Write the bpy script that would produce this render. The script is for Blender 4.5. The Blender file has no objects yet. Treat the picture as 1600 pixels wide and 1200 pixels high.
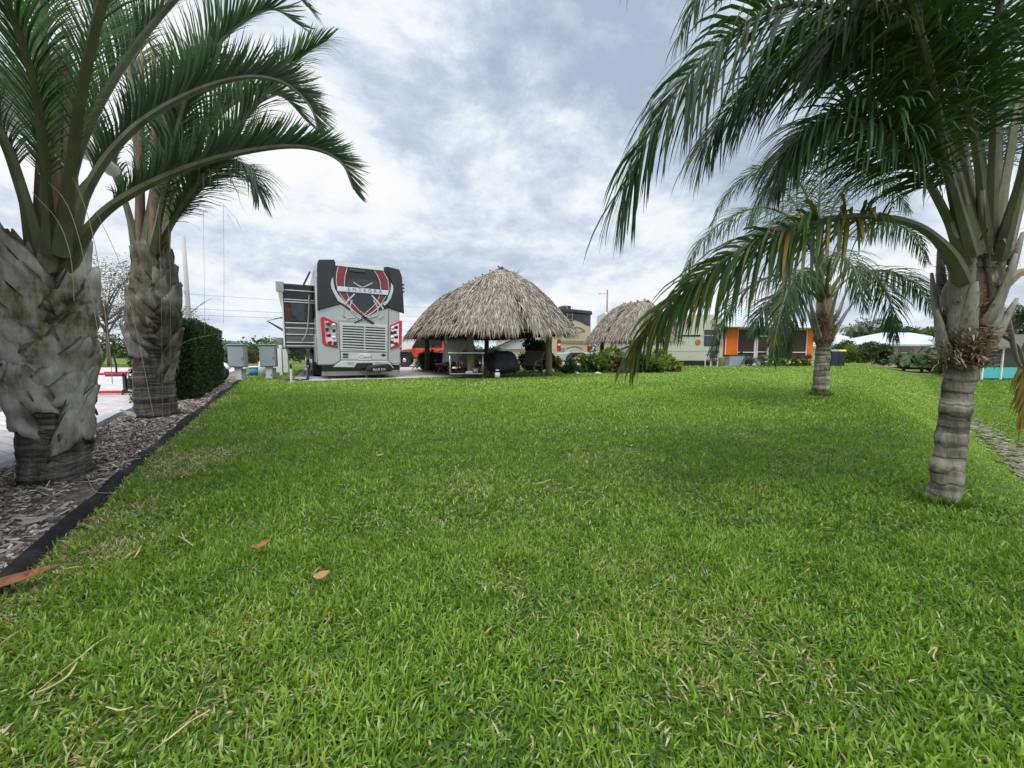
import bpy, math, random
import numpy as np
from mathutils import Vector, Matrix
rnd = random.Random(7)
nrg = np.random.default_rng(11)
sc = bpy.context.scene
COL = sc.collection
R = math.radians

# ------------------------------------------------------------------ camera
CAMZ, FPX, YH = 1.1, 603.0, 552.0
PITCH = math.atan((600 - YH) / FPX)
cam = bpy.data.cameras.new('camera'); cam_o = bpy.data.objects.new('camera', cam); COL.objects.link(cam_o)
cam.sensor_width = 36.0; cam.lens = 36.0 * FPX / 1600.0
cam.clip_start = 0.05; cam.clip_end = 6000
cam_o.location = (0, 0, CAMZ); cam_o.rotation_euler = (R(90) - PITCH, 0, 0)
sc.camera = cam_o

def ray(px, py):
    X = (px - 800) / FPX; Y = (600 - py) / FPX
    return Vector((X, math.cos(PITCH) + Y * math.sin(PITCH), -math.sin(PITCH) + Y * math.cos(PITCH)))
def W(px, py, y):
    d = ray(px, py); t = y / d.y
    return Vector((d.x * t, y, CAMZ + d.z * t))

# ------------------------------------------------------------------ terrain
def sstep(a, b, x):
    t = np.clip((x - a) / (b - a), 0, 1); return t * t * (3 - 2 * t)
CR_Y = [-20, 0, 2.8, 8, 16, 34, 70, 200]
CR_X = [2.3, 2.5, 3.3, 7.0, 14, 30.5, 60, 170]
BO_Y = [-20, 0, 2.8, 5.4, 8.2, 11.5, 18.3, 42, 70, 200]
BO_X = [4.9, 4.9, 6.3, 8.1, 10.8, 14.0, 20.5, 44, 72, 190]
def H(x, y):
    x = np.asarray(x, float); y = np.asarray(y, float)
    top = 0.22 * sstep(0, 9, y) - 0.30 * sstep(31, 46, y)
    top = top - 0.15 * sstep(-5.2, -9, x) * sstep(10, 4, y)
    t = sstep(0, 1, (x - np.interp(y, CR_Y, CR_X)) / (np.interp(y, BO_Y, BO_X) - np.interp(y, CR_Y, CR_X)))
    z = top * (1 - t) + (-1.14 + .22 * sstep(22, 40, y)) * t
    bump = 0.012 * np.sin(x * 1.7 + y * .6) * np.sin(y * 1.3 - x * .4)
    return z + bump * sstep(1, 3, y) * sstep(11, 8, y)
def hz(x, y): return float(H(x, y))
def G(px, py):
    d = ray(px, py); lo = 0.3
    while lo < 400:
        if CAMZ + d.z * lo < hz(d.x * lo, d.y * lo): break
        lo *= 1.01
    return Vector((d.x * lo, d.y * lo, hz(d.x * lo, d.y * lo)))
# lot axes: e1 to the right along the backs of the lots, e2 away from the water
A0 = R(26); E1 = Vector((math.cos(A0), math.sin(A0), 0)); E2 = Vector((-math.sin(A0), math.cos(A0), 0))

# ------------------------------------------------------------------ objects
def thing(name, label, cat, loc=(0, 0, 0), rz=0, group=None):
    o = bpy.data.objects.new(name, None); COL.objects.link(o)
    o.empty_display_size = .2; o.location = loc; o.rotation_euler = (0, 0, rz)
    o['label'] = label; o['category'] = cat
    if group: o['group'] = group
    return o
def tag(o, label=None, cat=None, group=None, kind=None):
    if label: o['label'] = label
    if cat: o['category'] = cat
    if group: o['group'] = group
    if kind: o['kind'] = kind
    return o
def dup(root, loc, rz, label, group=None):
    r = root.copy(); COL.objects.link(r); r.location = loc; r.rotation_euler = (0, 0, rz); r['label'] = label
    if group: r['group'] = group
    for ch in list(root.children):
        c = ch.copy(); COL.objects.link(c); c.parent = r
        for g in list(ch.children):
            d = g.copy(); COL.objects.link(d); d.parent = c
    return r

class MB:
    """collects polygons; build() links them as one mesh object"""
    def __init__(s): s.v = []; s.f = []; s.m = []; s.t = []
    def add(s, verts, faces, mi=0, tint=0.5):
        b = len(s.v); s.v += [tuple(v) for v in verts]
        s.t += [tint] * len(verts)
        for f in faces: s.f.append([b + i for i in f]); s.m.append(mi)
        return s
    def box(s, c, d, rz=0, mi=0, tint=.5, taper=1.0):
        x, y, z = d[0] / 2, d[1] / 2, d[2] / 2
        cs, sn = math.cos(rz), math.sin(rz); vs = []
        for k, (i, j) in [(k, ij) for k in (-1, 1) for ij in ((-1, -1), (1, -1), (1, 1), (-1, 1))]:
            tp = taper if k > 0 else 1
            a, b = i * x * tp, j * y * tp
            vs.append((c[0] + a * cs - b * sn, c[1] + a * sn + b * cs, c[2] + k * z))
        return s.add(vs, [(0, 3, 2, 1), (4, 5, 6, 7), (0, 1, 5, 4), (1, 2, 6, 5), (2, 3, 7, 6), (3, 0, 4, 7)], mi, tint)
    def prism(s, poly, fmap, c0, c1, mi=0, tint=.5):
        """poly of 2-D points; fmap(a, b, c) -> 3-D; extruded from c0 to c1"""
        n = len(poly)
        vs = [fmap(a, b, c0) for a, b in poly] + [fmap(a, b, c1) for a, b in poly]
        fs = [list(range(n))[::-1], list(range(n, 2 * n))] + [(i, (i + 1) % n, n + (i + 1) % n, n + i) for i in range(n)]
        return s.add(vs, fs, mi, tint)
    def tube(s, pts, rad, n=8, mi=0, tint=.5, cap=True, flat=1.0):
        pts = [Vector(p) for p in pts]; k = len(pts)
        if not hasattr(rad, '__len__'): rad = [rad] * k
        vs = []; ref = None
        for i, p in enumerate(pts):
            t = (pts[min(i + 1, k - 1)] - pts[max(i - 1, 0)]).normalized()
            if ref is None:
                ref = Vector((0, 0, 1)) if abs(t.z) < .9 else Vector((1, 0, 0))
            a = (ref - t * ref.dot(t)).normalized(); ref = a; b = t.cross(a)
            for j in range(n):
                w = 2 * math.pi * j / n
                vs.append(p + (a * math.cos(w) * flat + b * math.sin(w)) * rad[i])
        fs = [(i * n + j, i * n + (j + 1) % n, (i + 1) * n + (j + 1) % n, (i + 1) * n + j) for i in range(k - 1) for j in range(n)]
        if cap: fs += [list(range(n))[::-1], list(range((k - 1) * n, k * n))]
        return s.add(vs, fs, mi, tint)
    def lathe(s, prof, c=(0, 0, 0), n=20, mi=0, axis='z'):
        vs = []
        for r, h in prof:
            for j in range(n):
                w = 2 * math.pi * j / n; a, b = r * math.cos(w), r * math.sin(w)
                p = {'z': (a, b, h), 'x': (h, a, b), 'y': (a, h, b)}[axis]
                vs.append((c[0] + p[0], c[1] + p[1], c[2] + p[2]))
        k = len(prof)
        fs = [(i * n + j, i * n + (j + 1) % n, (i + 1) * n + (j + 1) % n, (i + 1) * n + j) for i in range(k - 1) for j in range(n)]
        fs += [list(range(n))[::-1], list(range((k - 1) * n, k * n))]
        return s.add(vs, fs, mi)
    def build(s, name, mats, parent=None, smooth=False, bevel=0, solid=0, sub=0):
        me = bpy.data.meshes.new(name); me.from_pydata(s.v, [], s.f); me.update()
        if not isinstance(mats, (list, tuple)): mats = [mats]
        for m in mats: me.materials.append(m)
        if len(mats) > 1: me.polygons.foreach_set('material_index', s.m)
        at = me.attributes.new('tint', 'FLOAT', 'POINT'); at.data.foreach_set('value', s.t)
        if smooth: me.polygons.foreach_set('use_smooth', [True] * len(me.polygons))
        o = bpy.data.objects.new(name, me); COL.objects.link(o)
        if parent: o.parent = parent
        if solid:
            q = o.modifiers.new('Solidify', 'SOLIDIFY'); q.thickness = solid; q.offset = 0
        if sub:
            q = o.modifiers.new('Subsurf', 'SUBSURF'); q.levels = sub; q.render_levels = sub
        if bevel:
            q = o.modifiers.new('Bevel', 'BEVEL'); q.width = bevel; q.segments = 2 if bevel < .07 else 5; q.limit_method = 'ANGLE'; q.angle_limit = R(40)
        return o
def npmesh(name, V, F3, F4, mats, tint, parent=None, mi=None):
    """fast mesh from numpy arrays (triangles and quads)"""
    me = bpy.data.meshes.new(name)
    me.vertices.add(len(V)); me.vertices.foreach_set('co', V.astype(np.float32).ravel())
    n3, n4 = len(F3), len(F4)
    me.loops.add(n3 * 3 + n4 * 4); me.polygons.add(n3 + n4)
    me.loops.foreach_set('vertex_index', np.concatenate([F3.ravel(), F4.ravel()]).astype(np.int32))
    st = np.concatenate([np.arange(n3) * 3, n3 * 3 + np.arange(n4) * 4]).astype(np.int32)
    me.polygons.foreach_set('loop_start', st)
    me.update(calc_edges=True)
    for m in (mats if isinstance(mats, (list, tuple)) else [mats]): me.materials.append(m)
    at = me.attributes.new('tint', 'FLOAT', 'POINT'); at.data.foreach_set('value', tint.astype(np.float32))
    o = bpy.data.objects.new(name, me); COL.objects.link(o)
    if parent: o.parent = parent
    return o
XY = lambda a, b, c: (a, b, c)
YZ = lambda a, b, c: (c, a, b)      # poly in (y, z), extruded along x
XZ = lambda a, b, c: (a, c, b)      # poly in (x, z), extruded along y

def spline(pts, n):
    P = [Vector(p) for p in pts]; P = [P[0] * 2 - P[1]] + P + [P[-1] * 2 - P[-2]]
    out = []; m = len(P) - 3
    for i in range(n):
        u = i / (n - 1) * m; k = min(int(u), m - 1); t = u - k
        a, b, c, d = P[k:k + 4]
        out.append(.5 * ((2 * b) + (c - a) * t + (2 * a - 5 * b + 4 * c - d) * t * t + (3 * b - a - 3 * c + d) * t ** 3))
    return out

# ------------------------------------------------------------------ materials
def nodes(name):
    m = bpy.data.materials.new(name); m.use_nodes = True
    nt = m.node_tree; nt.nodes.clear()
    out = nt.nodes.new('ShaderNodeOutputMaterial'); b = nt.nodes.new('ShaderNodeBsdfPrincipled')
    nt.links.new(b.outputs[0], out.inputs[0])
    return m, nt, b, out
def N(nt, typ, **kw):
    n = nt.nodes.new(typ)
    for k, v in kw.items():
        if k.startswith('i_'):
            key = k[2:]; n.inputs[int(key) if key.isdigit() else key.replace('_', ' ')].default_value = v
        else: setattr(n, k, v)
    return n
def ramp(nt, src, stops, interp='LINEAR'):
    r = nt.nodes.new('ShaderNodeValToRGB'); r.color_ramp.interpolation = interp
    e = r.color_ramp.elements
    while len(e) < len(stops): e.new(.5)
    for k, (p, c) in enumerate(stops):
        e[k].position = p; e[k].color = (*c, 1) if len(c) == 3 else c
    nt.links.new(src, r.inputs[0]); return r
def mixc(nt, fac, a, b, mode='MIX'):
    m = nt.nodes.new('ShaderNodeMix'); m.data_type = 'RGBA'; m.blend_type = mode
    for sock, val in ((m.inputs[0], fac), (m.inputs[6], a), (m.inputs[7], b)):
        if hasattr(val, 'links') or hasattr(val, 'is_linked'): nt.links.new(val, sock)
        elif isinstance(val, (int, float)): sock.default_value = val
        else: sock.default_value = (*val, 1) if len(val) == 3 else val
    return m.outputs[2]
def mat(name, col, rough=.6, metal=0, var=.18, scale=6, bump=0, bscale=40, stretch=(1, 1, 1), dirt=None, dscale=2, damt=.5, coat=0, alpha=1, spec=.5):
    """plain surface: colour with mottled wear, optional dirt patches and bump"""
    m, nt, b, out = nodes(name)
    tc = N(nt, 'ShaderNodeTexCoord'); mp = N(nt, 'ShaderNodeMapping'); mp.inputs['Scale'].default_value = stretch
    nt.links.new(tc.outputs['Object'], mp.inputs[0])
    ns = N(nt, 'ShaderNodeTexNoise', i_Scale=scale, i_Detail=6.0, i_Roughness=.6); nt.links.new(mp.outputs[0], ns.inputs[0])
    lo = [c * (1 - var) for c in col]; hi = [min(1, c * (1 + var)) for c in col]
    c = ramp(nt, ns.outputs[0], [(.3, lo), (.7, hi)]).outputs[0]
    if dirt:
        n2 = N(nt, 'ShaderNodeTexNoise', i_Scale=dscale, i_Detail=8.0, i_Roughness=.7); nt.links.new(mp.outputs[0], n2.inputs[0])
        f = ramp(nt, n2.outputs[0], [(.45, (0, 0, 0)), (.7, (damt,) * 3)]).outputs[0]
        c = mixc(nt, f, c, dirt)
    nt.links.new(c, b.inputs['Base Color'])
    b.inputs['Roughness'].default_value = rough; b.inputs['Metallic'].default_value = metal
    b.inputs['Specular IOR Level'].default_value = spec
    if coat: b.inputs['Coat Weight'].default_value = coat; b.inputs['Coat Roughness'].default_value = .08
    if bump:
        nb = N(nt, 'ShaderNodeTexNoise', i_Scale=bscale, i_Detail=5.0); nt.links.new(mp.outputs[0], nb.inputs[0])
        bp = N(nt, 'ShaderNodeBump', i_Strength=bump, i_Distance=.02); nt.links.new(nb.outputs[0], bp.inputs['Height'])
        nt.links.new(bp.outputs[0], b.inputs['Normal'])
    return m
def leafmat(name, stops, rough=.45, trans=.35, tcol=(.1, .2, .02), spec=.4, noise=0):
    """foliage: colour picked per leaf by the 'tint' attribute, light passes through"""
    m, nt, b, out = nodes(name)
    at = N(nt, 'ShaderNodeAttribute', attribute_name='tint')
    src = at.outputs['Fac']
    c = ramp(nt, src, stops).outputs[0]
    nt.links.new(c, b.inputs['Base Color']); b.inputs['Roughness'].default_value = rough
    b.inputs['Specular IOR Level'].default_value = spec
    tr = N(nt, 'ShaderNodeBsdfTranslucent'); nt.links.new(mixc(nt, .45, c, tcol), tr.inputs[0])
    mx = N(nt, 'ShaderNodeMixShader'); mx.inputs[0].default_value = trans
    nt.links.new(b.outputs[0], mx.inputs[1]); nt.links.new(tr.outputs[0], mx.inputs[2]); nt.links.new(mx.outputs[0], out.inputs[0])
    return m
def glass(name, col=(.02, .025, .03), rough=.06, alpha=1.0):
    m, nt, b, out = nodes(name)
    b.inputs['Base Color'].default_value = (*col, 1); b.inputs['Roughness'].default_value = rough
    b.inputs['Specular IOR Level'].default_value = .8; b.inputs['Alpha'].default_value = alpha
    return m
M = {}
M['black'] = mat('black_paint', (.018, .019, .022), .25, var=.2, coat=.6)
M['cap_black'] = mat('cap_black', (.014, .015, .018), .25, var=.25, scale=2, coat=.35)
M['rubber'] = mat('rubber', (.02, .02, .02), .8, var=.3, scale=30, bump=.3, bscale=120)
M['silver'] = mat('silver_paint', (.50, .52, .52), .3, metal=.15, var=.05, scale=1.5, coat=.5)
M['silver2'] = mat('silver_panel', (.60, .62, .63), .35, metal=.1, var=.05, coat=.4)
M['white'] = mat('white_paint', (.78, .78, .77), .4, var=.05, scale=3, dirt=(.45, .42, .36), damt=.25)
M['whiteline'] = mat('white_line', (.8, .8, .8), .3, var=.03)
M['red'] = mat('red_paint', (.22, .008, .014), .25, var=.2, scale=2, coat=.7)
M['lamp_red'] = mat('lamp_red', (.5, .01, .02), .15, var=.2, coat=1)
M['chrome'] = mat('chrome', (.75, .75, .76), .08, metal=1, var=.05)
M['steel'] = mat('stainless', (.62, .63, .64), .3, metal=.85, var=.1, scale=20)
M['glass'] = glass('dark_glass')
M['metal_dark'] = mat('metal_dark', (.06, .06, .065), .45, metal=.5, var=.2)
M['grey_box'] = mat('grey_enamel', (.30, .34, .36), .5, var=.07, scale=4, dirt=(.2, .2, .18), damt=.3)
M['galv'] = mat('galvanised', (.42, .43, .43), .5, metal=.4, var=.12, scale=14)
M['plastic_white'] = mat('plastic_white', (.72, .73, .74), .45, var=.04, dirt=(.5, .48, .42), damt=.3)
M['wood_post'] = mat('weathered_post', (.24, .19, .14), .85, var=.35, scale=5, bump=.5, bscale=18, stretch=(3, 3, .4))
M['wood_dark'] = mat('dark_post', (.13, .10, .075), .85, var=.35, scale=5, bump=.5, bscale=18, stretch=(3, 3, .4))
M['concrete'] = mat('patio_concrete', (.42, .37, .33), .9, var=.14, scale=1.2, bump=.25, bscale=60, dirt=(.25, .22, .2), dscale=.6, damt=.4)
M['grey_concrete'] = mat('grey_concrete', (.34, .34, .33), .9, var=.12, scale=1.5, bump=.25, bscale=60)
M['kerb'] = mat('kerb_concrete', (.38, .40, .40), .9, var=.15, scale=4, bump=.3, bscale=50)
M['blue'] = mat('blue_plastic', (.06, .22, .42), .45, var=.1)
M['navy'] = mat('navy_fabric', (.012, .015, .07), .9, var=.2)
M['cover_black'] = mat('black_cover', (.011, .012, .017), .75, var=.3, scale=5, bump=.4, bscale=7)
M['cover_grey'] = mat('grey_cover', (.50, .51, .55), .6, var=.15, scale=4, bump=.4, bscale=7)
M['wicker'] = mat('wicker', (.22, .165, .12), .8, var=.4, scale=60, bump=.8, bscale=90)
M['orange'] = mat('orange_wall', (.80, .17, .012), .8, var=.06, scale=2, bump=.15, bscale=50)
M['jeep'] = mat('orange_paint', (.62, .075, .02), .3, var=.08, coat=.7)
M['screen'] = glass('dark_screen', (.035, .016, .012), .55)
M['roof_white'] = mat('white_metal_roof', (.50, .54, .58), .5, metal=.1, var=.10, scale=1.2, dirt=(.34, .35, .34), dscale=.8, damt=.5)
M['cream'] = mat('cream_paint', (.62, .54, .39), .4, var=.05, coat=.3)
M['tan'] = mat('tan_paint', (.36, .27, .17), .4, var=.1, coat=.3)
M['beige'] = mat('beige_paint', (.50, .50, .41), .4, var=.05, coat=.3)
M['pink'] = mat('pink_stucco', (.66, .46, .42), .85, var=.06)
M['teal'] = mat('teal_panel', (.10, .48, .50), .6, var=.06)
M['plastic_black'] = mat('black_plastic', (.02, .021, .024), .6, var=.3, scale=9, bump=.3, bscale=25)
M['yellow'] = mat('yellow_plastic', (.75, .60, .03), .4, var=.1)
M['red_enamel'] = mat('red_enamel', (.55, .03, .03), .4, var=.15, scale=12)
M['bark'] = mat('bark', (.16, .13, .10), .9, var=.35, scale=8, bump=.7, bscale=25)
M['galv_pole'] = mat('pole_grey', (.42, .41, .40), .7, var=.1)
M['olive_roof'] = mat('grey_shingle', (.25, .24, .23), .9, var=.2, scale=12, bump=.3)
M['mirror_tan'] = mat('terracotta', (.42, .14, .06), .8, var=.15)
# ================================================================== sky and light
SUN_EL, SUN_AZ = R(64), R(195)          # azimuth clockwise from +Y (north)
world = bpy.data.worlds.new('World'); sc.world = world; world.use_nodes = True
world.cycles.sampling_method = "MANUAL"; world.cycles.sample_map_resolution = 2048
wt = world.node_tree; wt.nodes.clear()
wo = wt.nodes.new('ShaderNodeOutputWorld'); bg = wt.nodes.new('ShaderNodeBackground'); wt.links.new(bg.outputs[0], wo.inputs[0])
bg.inputs[1].default_value = .1
sky = wt.nodes.new('ShaderNodeTexSky'); sky.sky_type = 'NISHITA'; sky.sun_disc = False
sky.sun_elevation = SUN_EL; sky.sun_rotation = SUN_AZ; sky.air_density = 1.2; sky.dust_density = 1.5
tc = wt.nodes.new('ShaderNodeTexCoord')
sep = wt.nodes.new('ShaderNodeSeparateXYZ'); wt.links.new(tc.outputs['Generated'], sep.inputs[0])
def wm(op, a, b=None, clamp=False):
    n = wt.nodes.new('ShaderNodeMath'); n.operation = op; n.use_clamp = clamp
    for s, v in ((0, a), (1, b)):
        if v is None: continue
        if isinstance(v, (int, float)): n.inputs[s].default_value = v
        else: wt.links.new(v, n.inputs[s])
    return n.outputs[0]
zz = wm('MAXIMUM', sep.outputs[2], 0.0)
den = wm('ADD', zz, .16)
comb = wt.nodes.new('ShaderNodeCombineXYZ')
wt.links.new(wm('DIVIDE', sep.outputs[0], den), comb.inputs[0]); wt.links.new(wm('DIVIDE', sep.outputs[1], den), comb.inputs[1])
def wnoise(scale, off, detail=9, rough=.58, dist=0.0):
    mp = wt.nodes.new('ShaderNodeMapping'); mp.inputs['Location'].default_value = off; wt.links.new(comb.outputs[0], mp.inputs[0])
    n = wt.nodes.new('ShaderNodeTexNoise'); n.inputs['Scale'].default_value = scale; n.inputs['Detail'].default_value = detail
    n.inputs['Roughness'].default_value = rough; n.inputs['Distortion'].default_value = dist; wt.links.new(mp.outputs[0], n.inputs[0])
    return n.outputs[0]
CLOUD = dict(o1=(3.1, 1.7, 0), o2=(7.3, 4.2, 0), o3=(1.2, 9.4, 0), o4=(2.2, .4, 5.0))
n1 = wnoise(.50, CLOUD['o1'], 3, .5)           # big grey masses
n3 = wnoise(.9, CLOUD['o3'], 8, .6)            # gaps
def dnoise(scale, off, zs, detail, rough, dist):
    mp = wt.nodes.new('ShaderNodeMapping'); mp.inputs['Location'].default_value = off; mp.inputs['Scale'].default_value = (1, 1, zs); wt.links.new(tc.outputs['Generated'], mp.inputs[0])
    n = wt.nodes.new('ShaderNodeTexNoise'); n.inputs['Scale'].default_value = scale; n.inputs['Detail'].default_value = detail
    n.inputs['Roughness'].default_value = rough; n.inputs['Distortion'].default_value = dist; wt.links.new(mp.outputs[0], n.inputs[0])
    return n.outputs[0]
n2 = dnoise(2.6, CLOUD['o2'], 1.7, 11, .66, .2)     # puffs
n4 = dnoise(6.5, CLOUD['o4'], 2.4, 10, .64, .1)      # small puffs, towards the horizon
lowf = ramp(wt, zz, [(.05, (.50,) * 3), (.5, (.10,) * 3)]).outputs[0]
pf = wm('ADD', n2, wm('MULTIPLY', wm('SUBTRACT', n4, n2), lowf))
dens = wm('ADD', wm('MULTIPLY', n1, .40), wm('MULTIPLY', pf, .60))
# thicker (darker) cloud overhead, thinner and brighter towards the horizon
thick = wm('ADD', dens, wm('MULTIPLY', wm('SUBTRACT', zz, .30), .13))
cl = ramp(wt, thick, [(.42, (5.3, 5.35, 5.4)), (.463, (4.9, 5.1, 5.4)), (.498, (3.85, 4.3, 4.9)), (.532, (3.05, 3.5, 4.2)), (.585, (2.3, 2.75, 3.5))])
gap = ramp(wt, n3, [(.31, (1, 1, 1)), (.37, (0, 0, 0))])
skyc = mixc(wt, 1.0, sky.outputs[0], (.75, .9, 1.25), 'MULTIPLY')
full = mixc(wt, gap.outputs[0], cl.outputs[0], skyc)
# pale band of far cloud along the horizon
hb = ramp(wt, zz, [(0, (.6,) * 3), (.12, (0, 0, 0))])
full = mixc(wt, hb.outputs[0], full, (4.3, 4.8, 5.4))
# overcast zenith brightening, boosted out of frame as added light for the lawn 
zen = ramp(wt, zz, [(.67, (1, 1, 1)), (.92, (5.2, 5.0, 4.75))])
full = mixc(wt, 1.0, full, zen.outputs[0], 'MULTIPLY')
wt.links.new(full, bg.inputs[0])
sl = bpy.data.lights.new('sun', 'SUN'); sl.energy = 1.4; sl.angle = R(30); sl.color = (1, .95, .87)
so = bpy.data.objects.new('sun', sl); COL.objects.link(so); so.location = (0, 0, 30)
sd = Vector((math.sin(SUN_AZ) * math.cos(SUN_EL), math.cos(SUN_AZ) * math.cos(SUN_EL), math.sin(SUN_EL)))
so.rotation_euler = sd.to_track_quat('Z', 'Y').to_euler()
vs = sc.view_settings; vs.view_transform = 'Standard'; vs.look = 'None'; vs.exposure = 0.88; vs.gamma = 1
sc.cycles.use_denoising = True; sc.cycles.denoising_prefilter = 'ACCURATE'
sc.cycles.caustics_reflective = False; sc.cycles.caustics_refractive = False
sc.cycles.max_bounces = 6; sc.cycles.transparent_max_bounces = 8

# ================================================================== ground
EDGE = [(-.2, -6), (-.9, -1.4), (-1.5, .3), (-2.44, 1.85), (-3.20, 3.07), (-3.62, 3.75), (-4.5, 5.3), (-5.34, 6.7), (-6.6, 8.9), (-9.3, 13.3), (-11.6, 17.2)]
KERB = [(-1.6, -6), (-2.6, -1.0), (-3.2, .6), (-3.9, 2.2), (-4.5, 3.4), (-5.05, 4.5), (-5.78, 5.6), (-6.75, 7.4), (-8.2, 9.6), (-10.4, 13.3), (-12.6, 17.2)]
def edge_x(y): return np.interp(y, [p[1] for p in EDGE], [p[0] for p in EDGE])
def kerb_x(y): return np.interp(y, [p[1] for p in KERB], [p[0] for p in KERB])
def axis(lo, a, b, hi, st, n):
    mid = np.arange(a, b + st / 2, st)
    l = a - np.geomspace(st, a - lo, n)[::-1]; h = b + np.geomspace(st, hi - b, n)
    return np.concatenate([l, mid, h])
gx = axis(-3000, -14, 34, 3000, .4, 26); gy = axis(-400, -4, 46, 4000, .4, 26)
XX, YY = np.meshgrid(gx, gy); ZZ = H(XX, YY)
V = np.stack([XX, YY, ZZ], -1).reshape(-1, 3); nx, ny = len(gx), len(gy)
ii, jj = np.meshgrid(np.arange(nx - 1), np.arange(ny - 1)); q = (jj * nx + ii).ravel()
F4 = np.stack([q, q + 1, q + nx + 1, q + nx], -1)
def lawn_material():
    m, nt, b, out = nodes('lawn_turf')
    tc = N(nt, 'ShaderNodeTexCoord')
    big = N(nt, 'ShaderNodeTexNoise', i_Scale=.45, i_Detail=5.0, i_Roughness=.6); nt.links.new(tc.outputs['Object'], big.inputs[0])
    fine = N(nt, 'ShaderNodeTexNoise', i_Scale=22.0, i_Detail=8.0, i_Roughness=.75); nt.links.new(tc.outputs['Object'], fine.inputs[0])
    g = ramp(nt, fine.outputs[0], [(.25, (.030, .045, .012)), (.5, (.075, .125, .022)), (.75, (.16, .22, .055))]).outputs[0]
    y = ramp(nt, big.outputs[0], [(.42, (0, 0, 0)), (.72, (.55,) * 3)]).outputs[0]
    c = mixc(nt, y, g, (.21, .24, .055))
    nt.links.new(c, b.inputs['Base Color']); b.inputs['Roughness'].default_value = .9; b.inputs['Specular IOR Level'].default_value = .1
    bp = N(nt, 'ShaderNodeBump', i_Strength=.9, i_Distance=.04); nt.links.new(fine.outputs[0], bp.inputs['Height']); nt.links.new(bp.outputs[0], b.inputs['Normal'])
    return m
M['turf'] = lawn_material()
lawn = npmesh('lawn', V, np.zeros((0, 3), int), F4, M['turf'], np.full(len(V), .5))
lawn.data.polygons.foreach_set('use_smooth', [True] * len(lawn.data.polygons)); tag(lawn, kind='structure')

def drape(name, rows, off, m, kind='structure', nu=24, thick=0):
    """sheet following the ground between two polylines of equal length"""
    A, B = rows; mb = MB(); k = len(A)
    for i in range(k):
        for j in range(nu + 1):
            t = j / nu; x = A[i][0] * (1 - t) + B[i][0] * t; y = A[i][1] * (1 - t) + B[i][1] * t
            mb.v.append((x, y, hz(x, y) + off)); mb.t.append(.5)
    for i in range(k - 1):
        for j in range(nu):
            mb.f.append([i * (nu + 1) + j, i * (nu + 1) + j + 1, (i + 1) * (nu + 1) + j + 1, (i + 1) * (nu + 1) + j]); mb.m.append(0)
    if thick:
        n0 = len(mb.v); per = [j for j in range(nu + 1)] + [i * (nu + 1) + nu for i in range(1, k)] + [(k - 1) * (nu + 1) + j for j in range(nu - 1, -1, -1)] + [i * (nu + 1) for i in range(k - 2, 0, -1)]
        for p in per: x, y, z = mb.v[p]; mb.v.append((x, y, z - thick)); mb.t.append(.5)
        L = len(per)
        for q_ in range(L): mb.f.append([per[q_], n0 + q_, n0 + (q_ + 1) % L, per[(q_ + 1) % L]]); mb.m.append(0)
    o = mb.build(name, m); tag(o, kind=kind); return o
def dense(pl, step=.5):
    out = []
    for (a, b), (c, d) in zip(pl, pl[1:]):
        n = max(1, int(math.hypot(c - a, d - b) / step))
        out += [(a + (c - a) * i / n, b + (d - b) * i / n) for i in range(n)]
    return out + [pl[-1]]
# --- paver drive of the neighbouring lot, on the left
def paver_material(name, c1, c2, mortar, sx=.24, sy=.12, rz=0):
    m, nt, b, out = nodes(name)
    tc = N(nt, 'ShaderNodeTexCoord'); mp = N(nt, 'ShaderNodeMapping'); mp.inputs['Rotation'].default_value = (0, 0, rz)
    nt.links.new(tc.outputs['Object'], mp.inputs[0])
    br = N(nt, 'ShaderNodeTexBrick', i_Scale=1.0); br.inputs['Brick Width'].default_value = sx; br.inputs['Row Height'].default_value = sy
    br.inputs['Mortar Size'].default_value = .006; br.inputs['Color1'].default_value = (*c1, 1); br.inputs['Color2'].default_value = (*c2, 1); br.inputs['Mortar'].default_value = (*mortar, 1)
    nt.links.new(mp.outputs[0], br.inputs[0])
    ns = N(nt, 'ShaderNodeTexNoise', i_Scale=3.0, i_Detail=8.0); nt.links.new(tc.outputs['Object'], ns.inputs[0])
    f = ramp(nt, ns.outputs[0], [(.3, (.75,) * 3), (.7, (1.1,) * 3)]).outputs[0]
    c = mixc(nt, 1.0, br.outputs[0], f, 'MULTIPLY'); nt.links.new(c, b.inputs['Base Color']); b.inputs['Roughness'].default_value = .85
    bp = N(nt, 'ShaderNodeBump', i_Strength=.5, i_Distance=.01); nt.links.new(br.outputs['Fac'], bp.inputs['Height']); bp.invert = True; nt.links.new(bp.outputs[0], b.inputs['Normal'])
    return m
M['paver_pink'] = paver_material('pink_paver', (.54, .48, .47), (.47, .42, .42), (.30, .28, .28), .24, .12, A0)
M['paver_pad'] = paver_material('tan_paver', (.36, .31, .28), (.31, .27, .25), (.2, .18, .17), .24, .12, A0)
kd = dense(KERB, .6)
drape('paver_drive', (kd, [(-60 + p[0] * .2, p[1] + (-9 if p[1] < 0 else 0)) for p in kd]), .02, M['paver_pink'], nu=70)
drape('paver_drive_far', ([(-12.65, 17.25), (-13.6, 19), (-16.0, 23.4)], [(-60, 17.25), (-60, 19), (-60, 23.4)]), .021, M['paver_pink'], nu=70).name = 'paver_apron'
M['street'] = mat('street_concrete', (.46, .42, .40), .9, var=.1, scale=.8, bump=.2, bscale=50)
drape('street', ([(-60, 24), (-60, 31)], [(8, 46), (6, 53)]), .024, M['street'], nu=160)
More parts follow.
